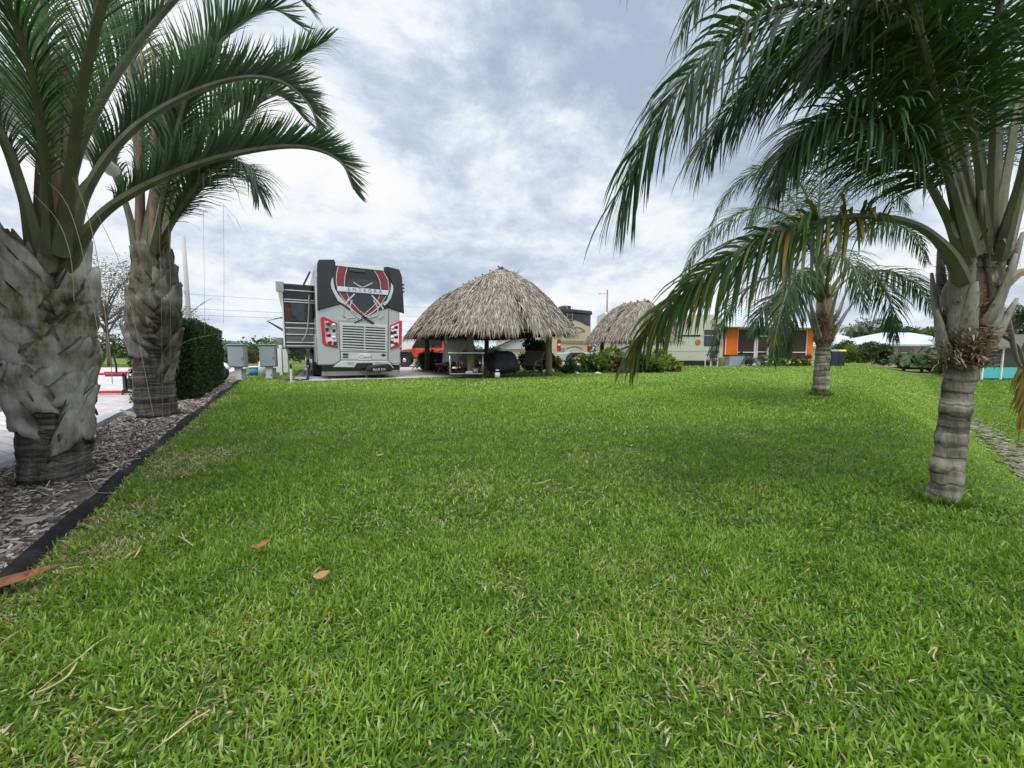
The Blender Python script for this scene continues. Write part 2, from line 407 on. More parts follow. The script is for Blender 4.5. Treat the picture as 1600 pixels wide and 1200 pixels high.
drape('bed_mulch_soil', (dense(EDGE, .4), [(float(kerb_x(p[1])), p[1]) for p in dense(EDGE, .4)]), .012,
      mat('mulch_soil', (.13, .095, .075), .95, var=.5, scale=14, bump=1, bscale=60, dirt=(.30, .27, .23), dscale=.9, damt=.75), nu=10).name = 'mulch_bed'
# kerb: real step along the paver drive
kb = MB(); kd2 = dense([p for p in KERB if p[1] > -2], .3)
for (a, b), (c, d) in zip(kd2, kd2[1:]):
    t = Vector((c - a, d - b, 0)).normalized(); nrm = Vector((t.y, -t.x, 0))
    p, q_ = Vector((a, b, hz(a, b))), Vector((c, d, hz(c, d)))
    w = nrm * -.13
    kb.add([p + w, p - Vector((0, 0, .05)) * 0 + Vector((0, 0, .0)), p + Vector((0, 0, .085)), p + w + Vector((0, 0, .085)), q_ + w, q_, q_ + Vector((0, 0, .085)), q_ + w + Vector((0, 0, .085))],
           [(1, 2, 6, 5), (2, 3, 7, 6), (3, 0, 4, 7)])
tag(kb.build('kerb', M['kerb']), kind='structure')
# --- lot pad with motorhome and hut
O = Vector((-6.75, 11.75, 0))
def lot(a, b): p = O + E1 * a + E2 * b; return (p.x, p.y)
drape('patio_pad', ([lot(1.1, b) for b in np.linspace(0, 22, 40)], [lot(9.0, b) for b in np.linspace(0, 22, 40)]), .03, M['concrete'], nu=24, thick=.12)
drape('pad_strip', ([lot(0, b) for b in np.linspace(0, 22, 40)], [lot(1.08, b) for b in np.linspace(0, 22, 40)]), .028, M['grey_concrete'], nu=6, thick=.1)
drape('neighbour_pad', ([lot(14, b) for b in np.linspace(6, 26, 40)], [lot(17.5, b) for b in np.linspace(6, 26, 40)]), .03, M['concrete'], nu=12, thick=.12)
drape('porch_slab', ([(13.4, 25.6), (13.0, 30)], [(23, 27.4), (22.6, 32)]), .03, M['grey_concrete'], nu=20, thick=.1)
def in_pads(x, y):
    rx, ry = x - O.x, y - O.y
    a = rx * E1.x + ry * E1.y; b = rx * E2.x + ry * E2.y
    r = ((a > -.02) & (a < 9.05) & (b > -.02) & (b < 22)) | ((a > 13.95) & (a < 17.55) & (b > 5.95))
    r |= (x > 13.2) & (x < 23) & (y > 25.7 + (x - 13.4) * .19)
    return r
# dry gravel and bare earth scattered along the foot of the bank
M['gravel'] = leafmat('dry_gravel', [(0, (.07, .075, .035)), (.5, (.15, .14, .09)), (1, (.27, .25, .19))], rough=.95, trans=0, spec=.1)
sw = np.array([(6.3, 2.6), (8.1, 5.4), (10.9, 8.2), (14.1, 11.5), (20.7, 18.3), (27, 24)])
n = 2600; t = nrg.random(n) * 5; k_ = np.minimum(t.astype(int), 4); f_ = (t - k_)[:, None]
P = sw[k_] * (1 - f_) + sw[k_ + 1] * f_ + nrg.normal(size=(n, 2)) * np.array([.17, .12]); x, y = P[:, 0], P[:, 1]
r_ = .02 + .07 * nrg.random(n) ** 2; ang = nrg.random(n) * 6.28; V = []
for j in range(5):
    w_ = ang + j * 1.2566; q_ = r_ * (.6 + .6 * nrg.random(n)); px_, py_ = x + np.cos(w_) * q_, y + np.sin(w_) * q_; V.append(np.stack([px_, py_, H(px_, py_) + .045 + .01 * nrg.random(n)], -1))
V = np.stack(V, 1).reshape(-1, 3); k5 = (np.arange(n) * 5)[:, None]
gv = npmesh('gravel', V, np.concatenate([k5 + np.array((0, 1, 2)), k5 + np.array((0, 2, 3)), k5 + np.array((0, 3, 4))]), np.zeros((0, 4), int), M['gravel'], np.repeat(np.clip(nrg.random(n), 0, 1), 5))
tag(gv, kind='stuff', label='dry gravel and bare earth strip at the foot of the bank', cat='gravel')

# ================================================================== grass
M['grass'] = leafmat('grass_blade', [(0, (.035, .085, .014)), (.3, (.115, .212, .018)), (.55, (.215, .350, .034)), (.75, (.34, .475, .080)), (.80, (.40, .34, .15)), (1, (.60, .50, .31))], rough=.4, trans=.42, tcol=(.27, .43, .04), spec=.45)
# large, medium noise (value noise on a lattice) used to make tufts, worn and yellow patches
def vnoise(x, y, s, seed):
    r = np.random.default_rng(seed).random((256, 256))
    u, v = x * s, y * s; i, j = np.floor(u).astype(int), np.floor(v).astype(int)
    a, b = u - i, v - j; a = a * a * (3 - 2 * a); b = b * b * (3 - 2 * b)
    g = lambda p, q: r[p % 256, q % 256]
    return (g(i, j) * (1 - a) + g(i + 1, j) * a) * (1 - b) + (g(i, j + 1) * (1 - a) + g(i + 1, j + 1) * a) * b
def brown_map(x, y):
    """0..1: how dry the turf is here"""
    d = .55 * vnoise(x, y, 1.1, 3) + .30 * vnoise(x, y, 3.2, 4) + .15 * vnoise(x, y, 9, 6)
    dry = np.clip((d - .50) * 2.6, 0, 1) * .55
    ed = x - edge_x(y)
    dry = np.maximum(dry, np.clip(1 - ed / (.20 + .34 * vnoise(y, y * 0, 1.7, 8)), 0, 1) * 1.0)
    for cx, cy, r, s in ((-3.12, 3.62, .42, 1.6), (-2.95, 3.3, .25, 1.3), (-2.55, 2.5, .28, .9), (.75, 1.45, .42, .5), (-.35, 3.0, .5, .5), (.55, 1.9, .25, .4), (-1.0, 1.35, .3, .35), (-2.25, 2.0, .3, .8)):
        dry = np.maximum(dry, s * np.exp(-((x - cx) ** 2 + (y - cy) ** 2) / r ** 2) * (.6 + .8 * vnoise(x, y, 6, 21)))
    return np.clip(dry, 0, 1)
def grass_zone(y0, y1, dens, ln, wd, margin=1.1, xmax=60):
    half = lambda y: y * 1.36 + margin
    A = 0; n = int(dens * ((y1 - y0) * (half(y0) + half(y1))))
    y = np.sqrt(nrg.random(n) * (y1 ** 2 - y0 ** 2) + y0 ** 2)
    x = (nrg.random(n) * 2 - 1) * half(y)
    clump = vnoise(x, y, 4.5, 5) * .6 + vnoise(x, y, 11, 9) * .4
    dry = brown_map(x, y)
    keep = (x > edge_x(y) + .05) & ~in_pads(x, y) & (x < xmax) & (nrg.random(n) < .40 + .75 * clump) & (nrg.random(n) < 1.08 - .62 * dry)
    for cx, cy, r in ((3.03, 2.64, .085), (6.42, 8.0, .15)): keep &= (x - cx) ** 2 + (y - cy) ** 2 > r * r
    x, y, clump, dry = x[keep], y[keep], clump[keep], dry[keep]; n = len(x)
    z = H(x, y)
    az = nrg.random(n) * 2 * np.pi
    L = ln * (.55 + .75 * nrg.random(n)) * (.6 + .7 * clump); Wd = wd * (.6 + .8 * nrg.random(n))
    lean = .25 + 1.0 * nrg.random(n) ** 1.3
    dead = nrg.random(n) < .006 + .60 * dry ** 1.4
    lean = np.where(dead, lean + .35, lean); Wd = np.where(dead, Wd * .7, Wd)
    dx, dy = np.cos(az), np.sin(az)
    tw = az + np.pi / 2 + (nrg.random(n) - .5) * 1.6; wx, wy = np.cos(tw) * Wd / 2, np.sin(tw) * Wd / 2
    l1 = lean * .55; l2 = lean * 1.35
    m = np.stack([x + dx * np.sin(l1) * L * .5, y + dy * np.sin(l1) * L * .5, z + np.cos(l1) * L * .5], -1)
    tip = m + np.stack([dx * np.sin(l2) * L * .5, dy * np.sin(l2) * L * .5, np.cos(np.minimum(l2, 1.75)) * L * .5], -1)
    base = np.stack([x, y, z - .004], -1); wv = np.stack([wx, wy, np.zeros(n)], -1)
    V = np.stack([base - wv * .8, base + wv * .8, m - wv, m + wv, tip], 1)
    tint = .04 + .46 * nrg.random(n) + .24 * clump + .22 * (vnoise(x, y, .7, 12) - .4) + .20 * sstep(3.5, 12, y)
    tint = np.clip(tint + .07 * sstep(1.5, -3, x) * vnoise(x, y, 1.6, 31), .02, .74)
    tint = np.clip(tint - .24 * sstep(-.6, .5, x - np.interp(y, BO_Y, BO_X)), .02, .74)   # duller grass beyond the bank
    tint = np.where(dead, .80 + .2 * nrg.random(n), tint)
    return V.reshape(-1, 3), np.repeat(tint, 5), n
def thatch_layer(y0, y1, dens, ln, wd, margin=1.1):
    '''short runners and clippings lying between the blades'''
    half = lambda y: y * 1.36 + margin
    n = int(dens * ((y1 - y0) * (half(y0) + half(y1)))); y = np.sqrt(nrg.random(n) * (y1 ** 2 - y0 ** 2) + y0 ** 2); x = (nrg.random(n) * 2 - 1) * half(y)
    k = (x > edge_x(y) + .03) & ~in_pads(x, y); x, y = x[k], y[k]; n = len(x); az = nrg.random(n) * 6.283; pit = nrg.random(n) * .5 - .05
    L = ln * (.5 + nrg.random(n)); d = np.stack([np.cos(az) * np.cos(pit), np.sin(az) * np.cos(pit), np.sin(pit)], -1) * L[:, None]; w = np.stack([-np.sin(az), np.cos(az), .6 * (nrg.random(n) - .5)], -1) * (wd * (.5 + .8 * nrg.random(n)))[:, None] / 2
    b = np.stack([x, y, H(x, y) + .002 + .012 * nrg.random(n)], -1); m = b + d * .5 + np.array([0, 0, .003])
    V = np.stack([b - w, b + w, m - w, m + w, b + d], 1).reshape(-1, 3); dry = brown_map(x, y)
    ti = np.where(nrg.random(n) < .09 + .6 * dry ** 1.2, .80 + .2 * nrg.random(n), .02 + .36 * nrg.random(n) ** 1.3)
    return V, np.repeat(ti, 5), n
zones = [thatch_layer(.55, 2.4, 5200, .040, .0055, 2.2), thatch_layer(2.4, 5.0, 2200, .045, .008), grass_zone(.55, 2.2, 13000, .050, .0068, 2.2), grass_zone(2.2, 4.5, 6400, .050, .0088, 2.6), grass_zone(4.5, 9, 2100, .052, .0145, 2.6), grass_zone(9, 17, 520, .062, .030, 1.5), grass_zone(17, 34, 90, .085, .06, 2, 46)]
Vg = np.concatenate([z_[0] for z_ in zones]); Tg = np.concatenate([z_[1] for z_ in zones]); ng = sum(z_[2] for z_ in zones)
def tufts(cx, cy, r, n, ln, wd):
    a = nrg.random(n) * 2 * np.pi; q = r * (.95 + .55 * nrg.random(n) ** 2); x = cx + np.cos(a) * q; y = cy + np.sin(a) * q; z = H(x, y)
    L = ln * (.6 + .8 * nrg.random(n)); az = a + (nrg.random(n) - .5) * 2.5; l1, l2 = .1 + .3 * nrg.random(n), .4 + .9 * nrg.random(n)
    d = np.stack([np.cos(az), np.sin(az), 0 * az], -1); w = np.stack([-np.sin(az), np.cos(az), 0 * az], -1) * wd / 2; b = np.stack([x, y, z - .01], -1)
    m = b + d * (np.sin(l1) * L * .55)[:, None]; m[:, 2] += np.cos(l1) * L * .55; t = m + d * (np.sin(l2) * L * .45)[:, None]; t[:, 2] += np.cos(l2) * L * .45
    ti = np.where(nrg.random(n) < .12, .85, .1 + .55 * nrg.random(n))
    return np.stack([b - w, b + w, m - w * .9, m + w * .9, t], 1).reshape(-1, 3), np.repeat(ti, 5), n
for z_ in (tufts(3.03, 2.64, .095, 420, .10, .007), tufts(6.42, 8.0, .15, 420, .13, .012)):
    Vg = np.concatenate([Vg, z_[0]]); Tg = np.concatenate([Tg, z_[1]]); ng += z_[2]
b5 = np.arange(ng) * 5
grass = npmesh('grass_blades', Vg, np.stack([b5 + 2, b5 + 3, b5 + 4], -1), np.stack([b5, b5 + 1, b5 + 3, b5 + 2], -1), M['grass'], Tg)
tag(grass, kind='stuff', label='short green turf with dry straw coloured blades', cat='grass'); grass.name = 'grass'
print('blades', ng)

# ------------------------------------------------------------------ mulch chips in the bed, edging strip
M['mulch'] = leafmat('mulch_chip', [(0, (.085, .062, .05)), (.4, (.23, .175, .14)), (.7, (.40, .33, .265)), (1, (.66, .60, .52))], rough=.85, trans=0, spec=.2)
n = 19000
y = nrg.random(n) ** 1.5 * 11.5 + 1.0; t = nrg.random(n); ex, kx = edge_x(y), kerb_x(y); x = kx + (ex - kx) * (.03 + .93 * t)
bare = np.exp(-((x + 3.05) ** 2 + (y - 2.75) ** 2) / .25) ; kp = nrg.random(n) > bare * .9
x, y = x[kp], y[kp]; n = len(x)
az = nrg.random(n) * np.pi * 2; L = .03 + .12 * nrg.random(n) ** 3; Wd = .005 + .016 * nrg.random(n); pit = (nrg.random(n) - .5) * .9
d = np.stack([np.cos(az) * np.cos(pit), np.sin(az) * np.cos(pit), np.sin(pit)], -1) * (L / 2)[:, None]
w = np.stack([-np.sin(az), np.cos(az), (nrg.random(n) - .5)], -1) * (Wd / 2)[:, None]
c = np.stack([x, y, H(x, y) + .022 + .012 * nrg.random(n)], -1); up = np.array([0, 0, .006])
V = np.stack([c - d - w, c + d - w * .6, c + d * 1.1 + w * .5, c - d * .9 + w, c - d - w + up, c + d - w * .6 + up, c + d * 1.1 + w * .5 + up, c - d * .9 + w + up], 1).reshape(-1, 3)
b8 = (np.arange(n) * 8)[:, None]
F4 = np.concatenate([b8 + np.array(f) for f in ((4, 5, 6, 7), (0, 1, 5, 4), (1, 2, 6, 5), (2, 3, 7, 6), (3, 0, 4, 7))])
tag(npmesh('mulch_chips', V, np.zeros((0, 3), int), F4, M['mulch'], np.repeat(np.clip(nrg.random(n) ** 1.4, 0, 1), 8)), kind='stuff', label='brown bark mulch chips in the planting bed', cat='mulch')
eb = MB(); ed = dense([(p[0], p[1]) for p in EDGE if p[1] > -2], .12)
prev = None; rows = []
for k, (a, b) in enumerate(ed):
    z = hz(a, b); wob = .012 * math.sin(k * .9) + .010 * math.sin(k * .37 + 1); hgt = .048 + .016 * math.sin(k * .23) + .010 * math.sin(k * 1.1)
    nrm = Vector((.83, .55, 0))
    P = Vector((a, b, z)) + nrm * wob
    rows.append([P + nrm * .065 + Vector((0, 0, -.01)), P + nrm * .035 + Vector((0, 0, hgt * .55)), P + nrm * .012 + Vector((0, 0, hgt)), P - nrm * .02 + Vector((0, 0, hgt + .006)), P - nrm * .045 + Vector((0, 0, hgt - .02)), P - nrm * .04 + Vector((0, 0, -.01))])
for r0, r1 in zip(rows, rows[1:]):
    eb.add(r0 + r1, [(i, i + 1, i + 7, i + 6) for i in range(5)])
tag(eb.build('landscape_edging', mat('edging_black', (.012, .012, .014), .85, var=.4, scale=9, bump=.4, bscale=30, dirt=(.06, .05, .04), dscale=4, damt=.6, spec=.15), smooth=True), 'low black plastic edging strip between mulch bed and lawn', 'garden edging')
# ================================================================== palms
UP = Vector((0, 0, 1))
M['queen_leaf'] = leafmat('queen_palm_leaf', [(0, (.016, .042, .018)), (.35, (.038, .086, .030)), (.65, (.080, .145, .040)), (.8, (.22, .20, .03)), (.92, (.30, .19, .05)), (1, (.20, .12, .06))], rough=.5, trans=.28, tcol=(.09, .18, .015), spec=.32)
M['tri_leaf'] = leafmat('triangle_palm_leaf', [(0, (.022, .052, .030)), (.4, (.058, .108, .060)), (.75, (.13, .19, .115)), (.9, (.26, .26, .15)), (1, (.33, .28, .18))], rough=.45, trans=.32, tcol=(.12, .22, .05), spec=.45)
M['petiole_green'] = mat('petiole_green', (.12, .135, .075), .6, var=.4, scale=5, bump=.2, bscale=60, stretch=(1, 1, .5), dirt=(.15, .12, .095), dscale=4, damt=.8, spec=.3)
M['petiole_grey'] = mat('petiole_grey', (.30, .28, .24), .8, var=.4, scale=5, bump=.5, bscale=45, stretch=(1, 1, .35), dirt=(.13, .09, .06), dscale=6, damt=.8, spec=.2)
M['petiole_dry'] = mat('petiole_dry', (.28, .19, .10), .8, var=.3)

def frond(mb, pts, n, L, w, vee=.5, plume=.15, droop=.5, sw0=1.25, sw1=.45, r0=.03, r1=.004, start=.28, tint=(.1, .6), rg=rnd, yellow=None, m=4, lf_end=.30, flat=1.0, curl=1.0):
    """one pinnate leaf: a tapering rachis (material 1) and two rows of drooping leaflets (material 0)"""
    P = spline(pts, 44); d = [0]
    for a, b in zip(P, P[1:]): d.append(d[-1] + (b - a).length)
    T = d[-1]; S = [x / T for x in d]
    def at(s):
        k = 0
        while k < len(S) - 2 and S[k + 1] < s: k += 1
        f = (s - S[k]) / max(1e-6, S[k + 1] - S[k])
        return P[k].lerp(P[k + 1], f), (P[k + 1] - P[k]).normalized()
    mb.tube(P, [r0 * (1 - s) ** .8 + r1 + (r0 * .9 * max(0, .16 - s) / .16) for s in S], 6, mi=1, flat=flat)
    ref = None
    for i in range(n):
        s = start + (1 - start) * (i + .5 * rg.random()) / n
        p, t = at(min(s, .999)); f = (s - start) / (1 - start)
        side = t.cross(UP)
        if side.length < .2: side = (ref - t * ref.dot(t)) if ref is not None else t.cross(Vector((0, 1, 0)))
        side.normalize()
        if ref is not None and side.dot(ref) < 0: side = -side
        ref = side; nn = side.cross(t)
        prof = min(1, .45 + 2.6 * f) * (1 - (1 - lf_end) * max(0, (f - .45) / .55) ** 1.5)
        sw = sw0 + (sw1 - sw0) * f
        for sg in (-1, 1):
            v = vee + plume * rg.uniform(-1, 1); a = sw + rg.uniform(-.10, .10)
            ax_ = side * sg * math.cos(v) + nn * math.sin(v)
            dr = (t * math.cos(a * curl) + ax_ * math.sin(a * curl)).normalized(); turn = a * (1 - curl) / max(1, m - 1)
            ll = L * prof * rg.uniform(.80, 1.10); q = p.copy(); odd = rg.random()
            if odd < .045: continue                                  # lost leaflet
            if odd > .95: ll *= rg.uniform(.35, .75)                 # snapped leaflet
            st = ll / m; kink = rg.uniform(1.5, 2.6) if .045 < odd < .12 else 1.0
            tn = rg.uniform(*tint)
            if odd > .975 and tint[1] < .78: tn = rg.uniform(.76, 1.0)  # browned
            if yellow and rg.random() < yellow(f, sg): tn = rg.uniform(.72, 1.0)
            wv = t - dr * t.dot(dr); wv = wv.normalized() if wv.length > .05 else side.copy()
            ww = w * rg.uniform(.8, 1.15) * min(1, .5 + prof * .6)
            vs = [q - wv * ww * .22, q + wv * ww * .22]
            for k in range(1, m + 1):
                if k > 1 and turn: dr = (dr + (ax_ - dr * ax_.dot(dr)) * turn).normalized()
                dr = (dr - UP * droop * kink * (k / m) * rg.uniform(.7, 1.3) * .55).normalized()
                q = q + dr * st
                if k < m:
                    h = ww * (.5, .46, .34, .2)[min(3, int((k - 1) * 4 / m))] if m > 2 else ww * .45
                    vs += [q - wv * h, q + wv * h]
                else: vs.append(q)
            b = [(2 * k, 2 * k + 1, 2 * k + 3, 2 * k + 2) for k in range(m - 1)] + [(2 * m - 2, 2 * m - 1, 2 * m)]
            mb.add(vs, b, 0, tn)
def lmb(origin):
    """MB whose points are stored relative to the palm's base"""
    mb = MB(); mb.o = Vector(origin)
    return mb
def rel(mb, o): mb.v = [(x - o.x, y - o.y, z - o.z) for x, y, z in mb.v]; return mb
def px(*pts): return [W(*p) for p in pts]

def ring_trunk_mat(name, stops, ring=14, rscale=(6, 6, 1.5), bump=1.0, lines=0):
    m, nt, b, out = nodes(name)
    tc = N(nt, 'ShaderNodeTexCoord'); mp = N(nt, 'ShaderNodeMapping'); mp.inputs['Scale'].default_value = rscale; nt.links.new(tc.outputs['Object'], mp.inputs[0])
    mp2 = N(nt, 'ShaderNodeMapping'); mp2.inputs['Scale'].default_value = (1.2, 1.2, ring); nt.links.new(tc.outputs['Object'], mp2.inputs[0])
    a = N(nt, 'ShaderNodeTexNoise', i_Scale=1.6, i_Detail=9.0, i_Roughness=.7); nt.links.new(mp.outputs[0], a.inputs[0])
    r = N(nt, 'ShaderNodeTexNoise', i_Scale=1.0, i_Detail=3.0, i_Roughness=.5); nt.links.new(mp2.outputs[0], r.inputs[0])
    ad = N(nt, 'ShaderNodeMath', operation='ADD'); nt.links.new(a.outputs[0], ad.inputs[0]); nt.links.new(r.outputs[0], ad.inputs[1])
    hf = N(nt, 'ShaderNodeMath', operation='MULTIPLY', i_1=.5); nt.links.new(ad.outputs[0], hf.inputs[0])
    c = ramp(nt, hf.outputs[0], stops).outputs[0]; hh = hf.outputs[0]
    if lines:
        # irregular ring scars and upright cracks
        sx = N(nt, 'ShaderNodeSeparateXYZ'); nt.links.new(tc.outputs['Object'], sx.inputs[0])
        wb = N(nt, 'ShaderNodeTexNoise', i_Scale=2.4, i_Detail=6.0, i_Roughness=.6); nt.links.new(tc.outputs['Object'], wb.inputs[0])
        z1 = N(nt, 'ShaderNodeMath', operation='MULTIPLY_ADD', i_1=.28); nt.links.new(wb.outputs[0], z1.inputs[0]); nt.links.new(sx.outputs[2], z1.inputs[2])
        z2 = N(nt, 'ShaderNodeMath', operation='MULTIPLY', i_1=lines); nt.links.new(z1.outputs[0], z2.inputs[0])
        fr = N(nt, 'ShaderNodeMath', operation='FRACT'); nt.links.new(z2.outputs[0], fr.inputs[0])
        ln = ramp(nt, fr.outputs[0], [(0, (.48,) * 3), (.07, (.7,) * 3), (.2, (1,) * 3), (.8, (1.0,) * 3), (1, (.72,) * 3)]).outputs[0]
        mp3 = N(nt, 'ShaderNodeMapping'); mp3.inputs['Scale'].default_value = (38, 38, 3.5); nt.links.new(tc.outputs['Object'], mp3.inputs[0])
        st = N(nt, 'ShaderNodeTexNoise', i_Scale=1.0, i_Detail=4.0, i_Roughness=.65); nt.links.new(mp3.outputs[0], st.inputs[0])
        cr = ramp(nt, st.outputs[0], [(.30, (.5,) * 3), (.42, (1,) * 3)]).outputs[0]
        c = mixc(nt, 1.0, mixc(nt, .6, c, ln, 'MULTIPLY'), cr, 'MULTIPLY')
        mh = N(nt, 'ShaderNodeMath', operation='MULTIPLY'); nt.links.new(ln, mh.inputs[0]); nt.links.new(cr, mh.inputs[1])
        ah = N(nt, 'ShaderNodeMath', operation='ADD'); nt.links.new(mh.outputs[0], ah.inputs[0]); nt.links.new(hf.outputs[0], ah.inputs[1]); hh = ah.outputs[0]
    nt.links.new(c, b.inputs['Base Color']); b.inputs['Roughness'].default_value = .9; b.inputs['Specular IOR Level'].default_value = .2
    bp = N(nt, 'ShaderNodeBump', i_Strength=bump, i_Distance=.03); nt.links.new(hh, bp.inputs['Height']); nt.links.new(bp.outputs[0], b.inputs['Normal'])
    return m
M['queen_trunk'] = ring_trunk_mat('queen_palm_trunk', [(.36, (.035, .028, .022)), (.45, (.13, .115, .09)), (.52, (.26, .235, .19)), (.62, (.42, .39, .34))], 12, lines=11, bump=.45)
M['tri_trunk'] = ring_trunk_mat('triangle_palm_trunk', [(.36, (.015, .012, .010)), (.45, (.06, .052, .042)), (.55, (.14, .125, .10)), (.66, (.29, .27, .24))], 26, lines=24, bump=.6)
M['boot'] = ring_trunk_mat('leaf_base_scaly', [(.28, (.035, .022, .016)), (.38, (.11, .085, .062)), (.43, (.19, .18, .10)), (.47, (.28, .265, .225)), (.54, (.40, .385, .35)), (.66, (.55, .535, .495))], 5, (9, 9, 2.0), bump=.5)
def brown_edges(m):
    '''dry brown fibre along the margins and tips of the leaf bases (tint attribute: 1 in the middle, 0 at the margin)'''
    nt = m.node_tree; b = next(n for n in nt.nodes if n.type == 'BSDF_PRINCIPLED'); src = b.inputs['Base Color'].links[0].from_socket
    at_ = N(nt, 'ShaderNodeAttribute', attribute_name='tint'); f = ramp(nt, at_.outputs['Fac'], [(.02, (.9,) * 3), (.40, (0,) * 3)]).outputs[0]
    nt.links.new(mixc(nt, f, src, (.07, .042, .028)), b.inputs['Base Color'])
M['boot_dark'] = ring_trunk_mat('leaf_base_dark', [(.30, (.025, .016, .012)), (.38, (.06, .045, .034)), (.45, (.10, .085, .06)), (.52, (.16, .145, .12)), (.66, (.30, .285, .255))], 5, (9, 9, 2.0), bump=.5)
brown_edges(M['boot']); brown_edges(M['boot_dark'])
M['sheath'] = ring_trunk_mat('leaf_sheath', [(.33, (.05, .028, .02)), (.42, (.12, .11, .06)), (.50, (.19, .19, .115)), (.60, (.34, .325, .27))], 1.2, (3, 3, .8), bump=.35)
M['fibre'] = leafmat('palm_fibre', [(0, (.06, .036, .022)), (.5, (.20, .13, .08)), (1, (.42, .32, .21))], rough=.9, trans=0, spec=.1)
M['crown_core'] = mat('crown_core', (.17, .11, .075), .8, var=.5, scale=9, bump=.6, bscale=30, stretch=(2, 2, .4))

def trunk_tube(pts, rads, rings, n=28, amp=.035, seed=1):
    """trunk with the stepped scars of fallen leaves"""
    r = random.Random(seed); P = spline(pts, rings * 5 + 1); k = len(P); mb = MB(); rr = []
    cum = [r.uniform(-1, 1) for _ in range(rings + 2)]
    for i in range(k):
        f = i / (k - 1); u = f * (len(rads) - 1); a = min(int(u), len(rads) - 2); base = rads[a] + (rads[a + 1] - rads[a]) * (u - a)
        ph = (i % 5) / 4; rr.append(base * (1 + amp * (ph - .5) + .012 * cum[i // 5]))
    mb.tube(P, rr, n)
    mb.v = [(x + .006 * math.sin(31 * z + 7 * x), y + .006 * math.sin(27 * z + 9 * y), z + .008 * math.sin(9 * math.atan2(y, x + .01) + z * 3)) for x, y, z in mb.v]
    return mb
def wild(mb, root, top, n, rmin, rmax, seed):
    """matted fibres round the crown"""
    r = random.Random(seed)
    for _ in range(n):
        a = r.uniform(0, 6.283); z = r.uniform(0, 1); p = root.lerp(top, z); rad = rmin + (rmax - rmin) * z
        q = p + Vector((math.cos(a), math.sin(a), 0)) * rad * r.uniform(.9, 1.1)
        d = Vector((math.cos(a + r.uniform(.4, 1.6) * r.choice((-1, 1))), math.sin(a + r.uniform(.4, 1.6)), r.uniform(-.3, .9))).normalized()
        L = r.uniform(.04, .14); w = Vector((-d.y, d.x, .3)) * r.uniform(.0015, .006)
        m_ = q + d * L * .5 + Vector((math.cos(a), math.sin(a), 0)) * r.uniform(0, .02); e = q + d * L + Vector((0, 0, -r.uniform(0, .05)))
        mb.add([q - w, q + w, m_ + w, m_ - w, e], [(0, 1, 2, 3), (3, 2, 4)], 0, r.random())

# ------------------------------------------------------------------ near palm on the right
Y3 = 2.80
B3 = Vector((3.03, 2.64, hz(3.03, 2.64)))
p3 = thing('palm_tree', 'large palm with grey ringed trunk and a yellow hanging frond at the bank edge', 'palm', B3)
def T3(h): return Vector((B3.x + .10 * h, B3.y + .05 * h, B3.z + h))      # trunk axis
rel(trunk_tube([T3(-.1), T3(.25), T3(.6), T3(.98)], [.094, .086, .081, .079, .078, .084], 9, seed=4, amp=.035), B3).build('trunk', M['queen_trunk'], p3, smooth=True)
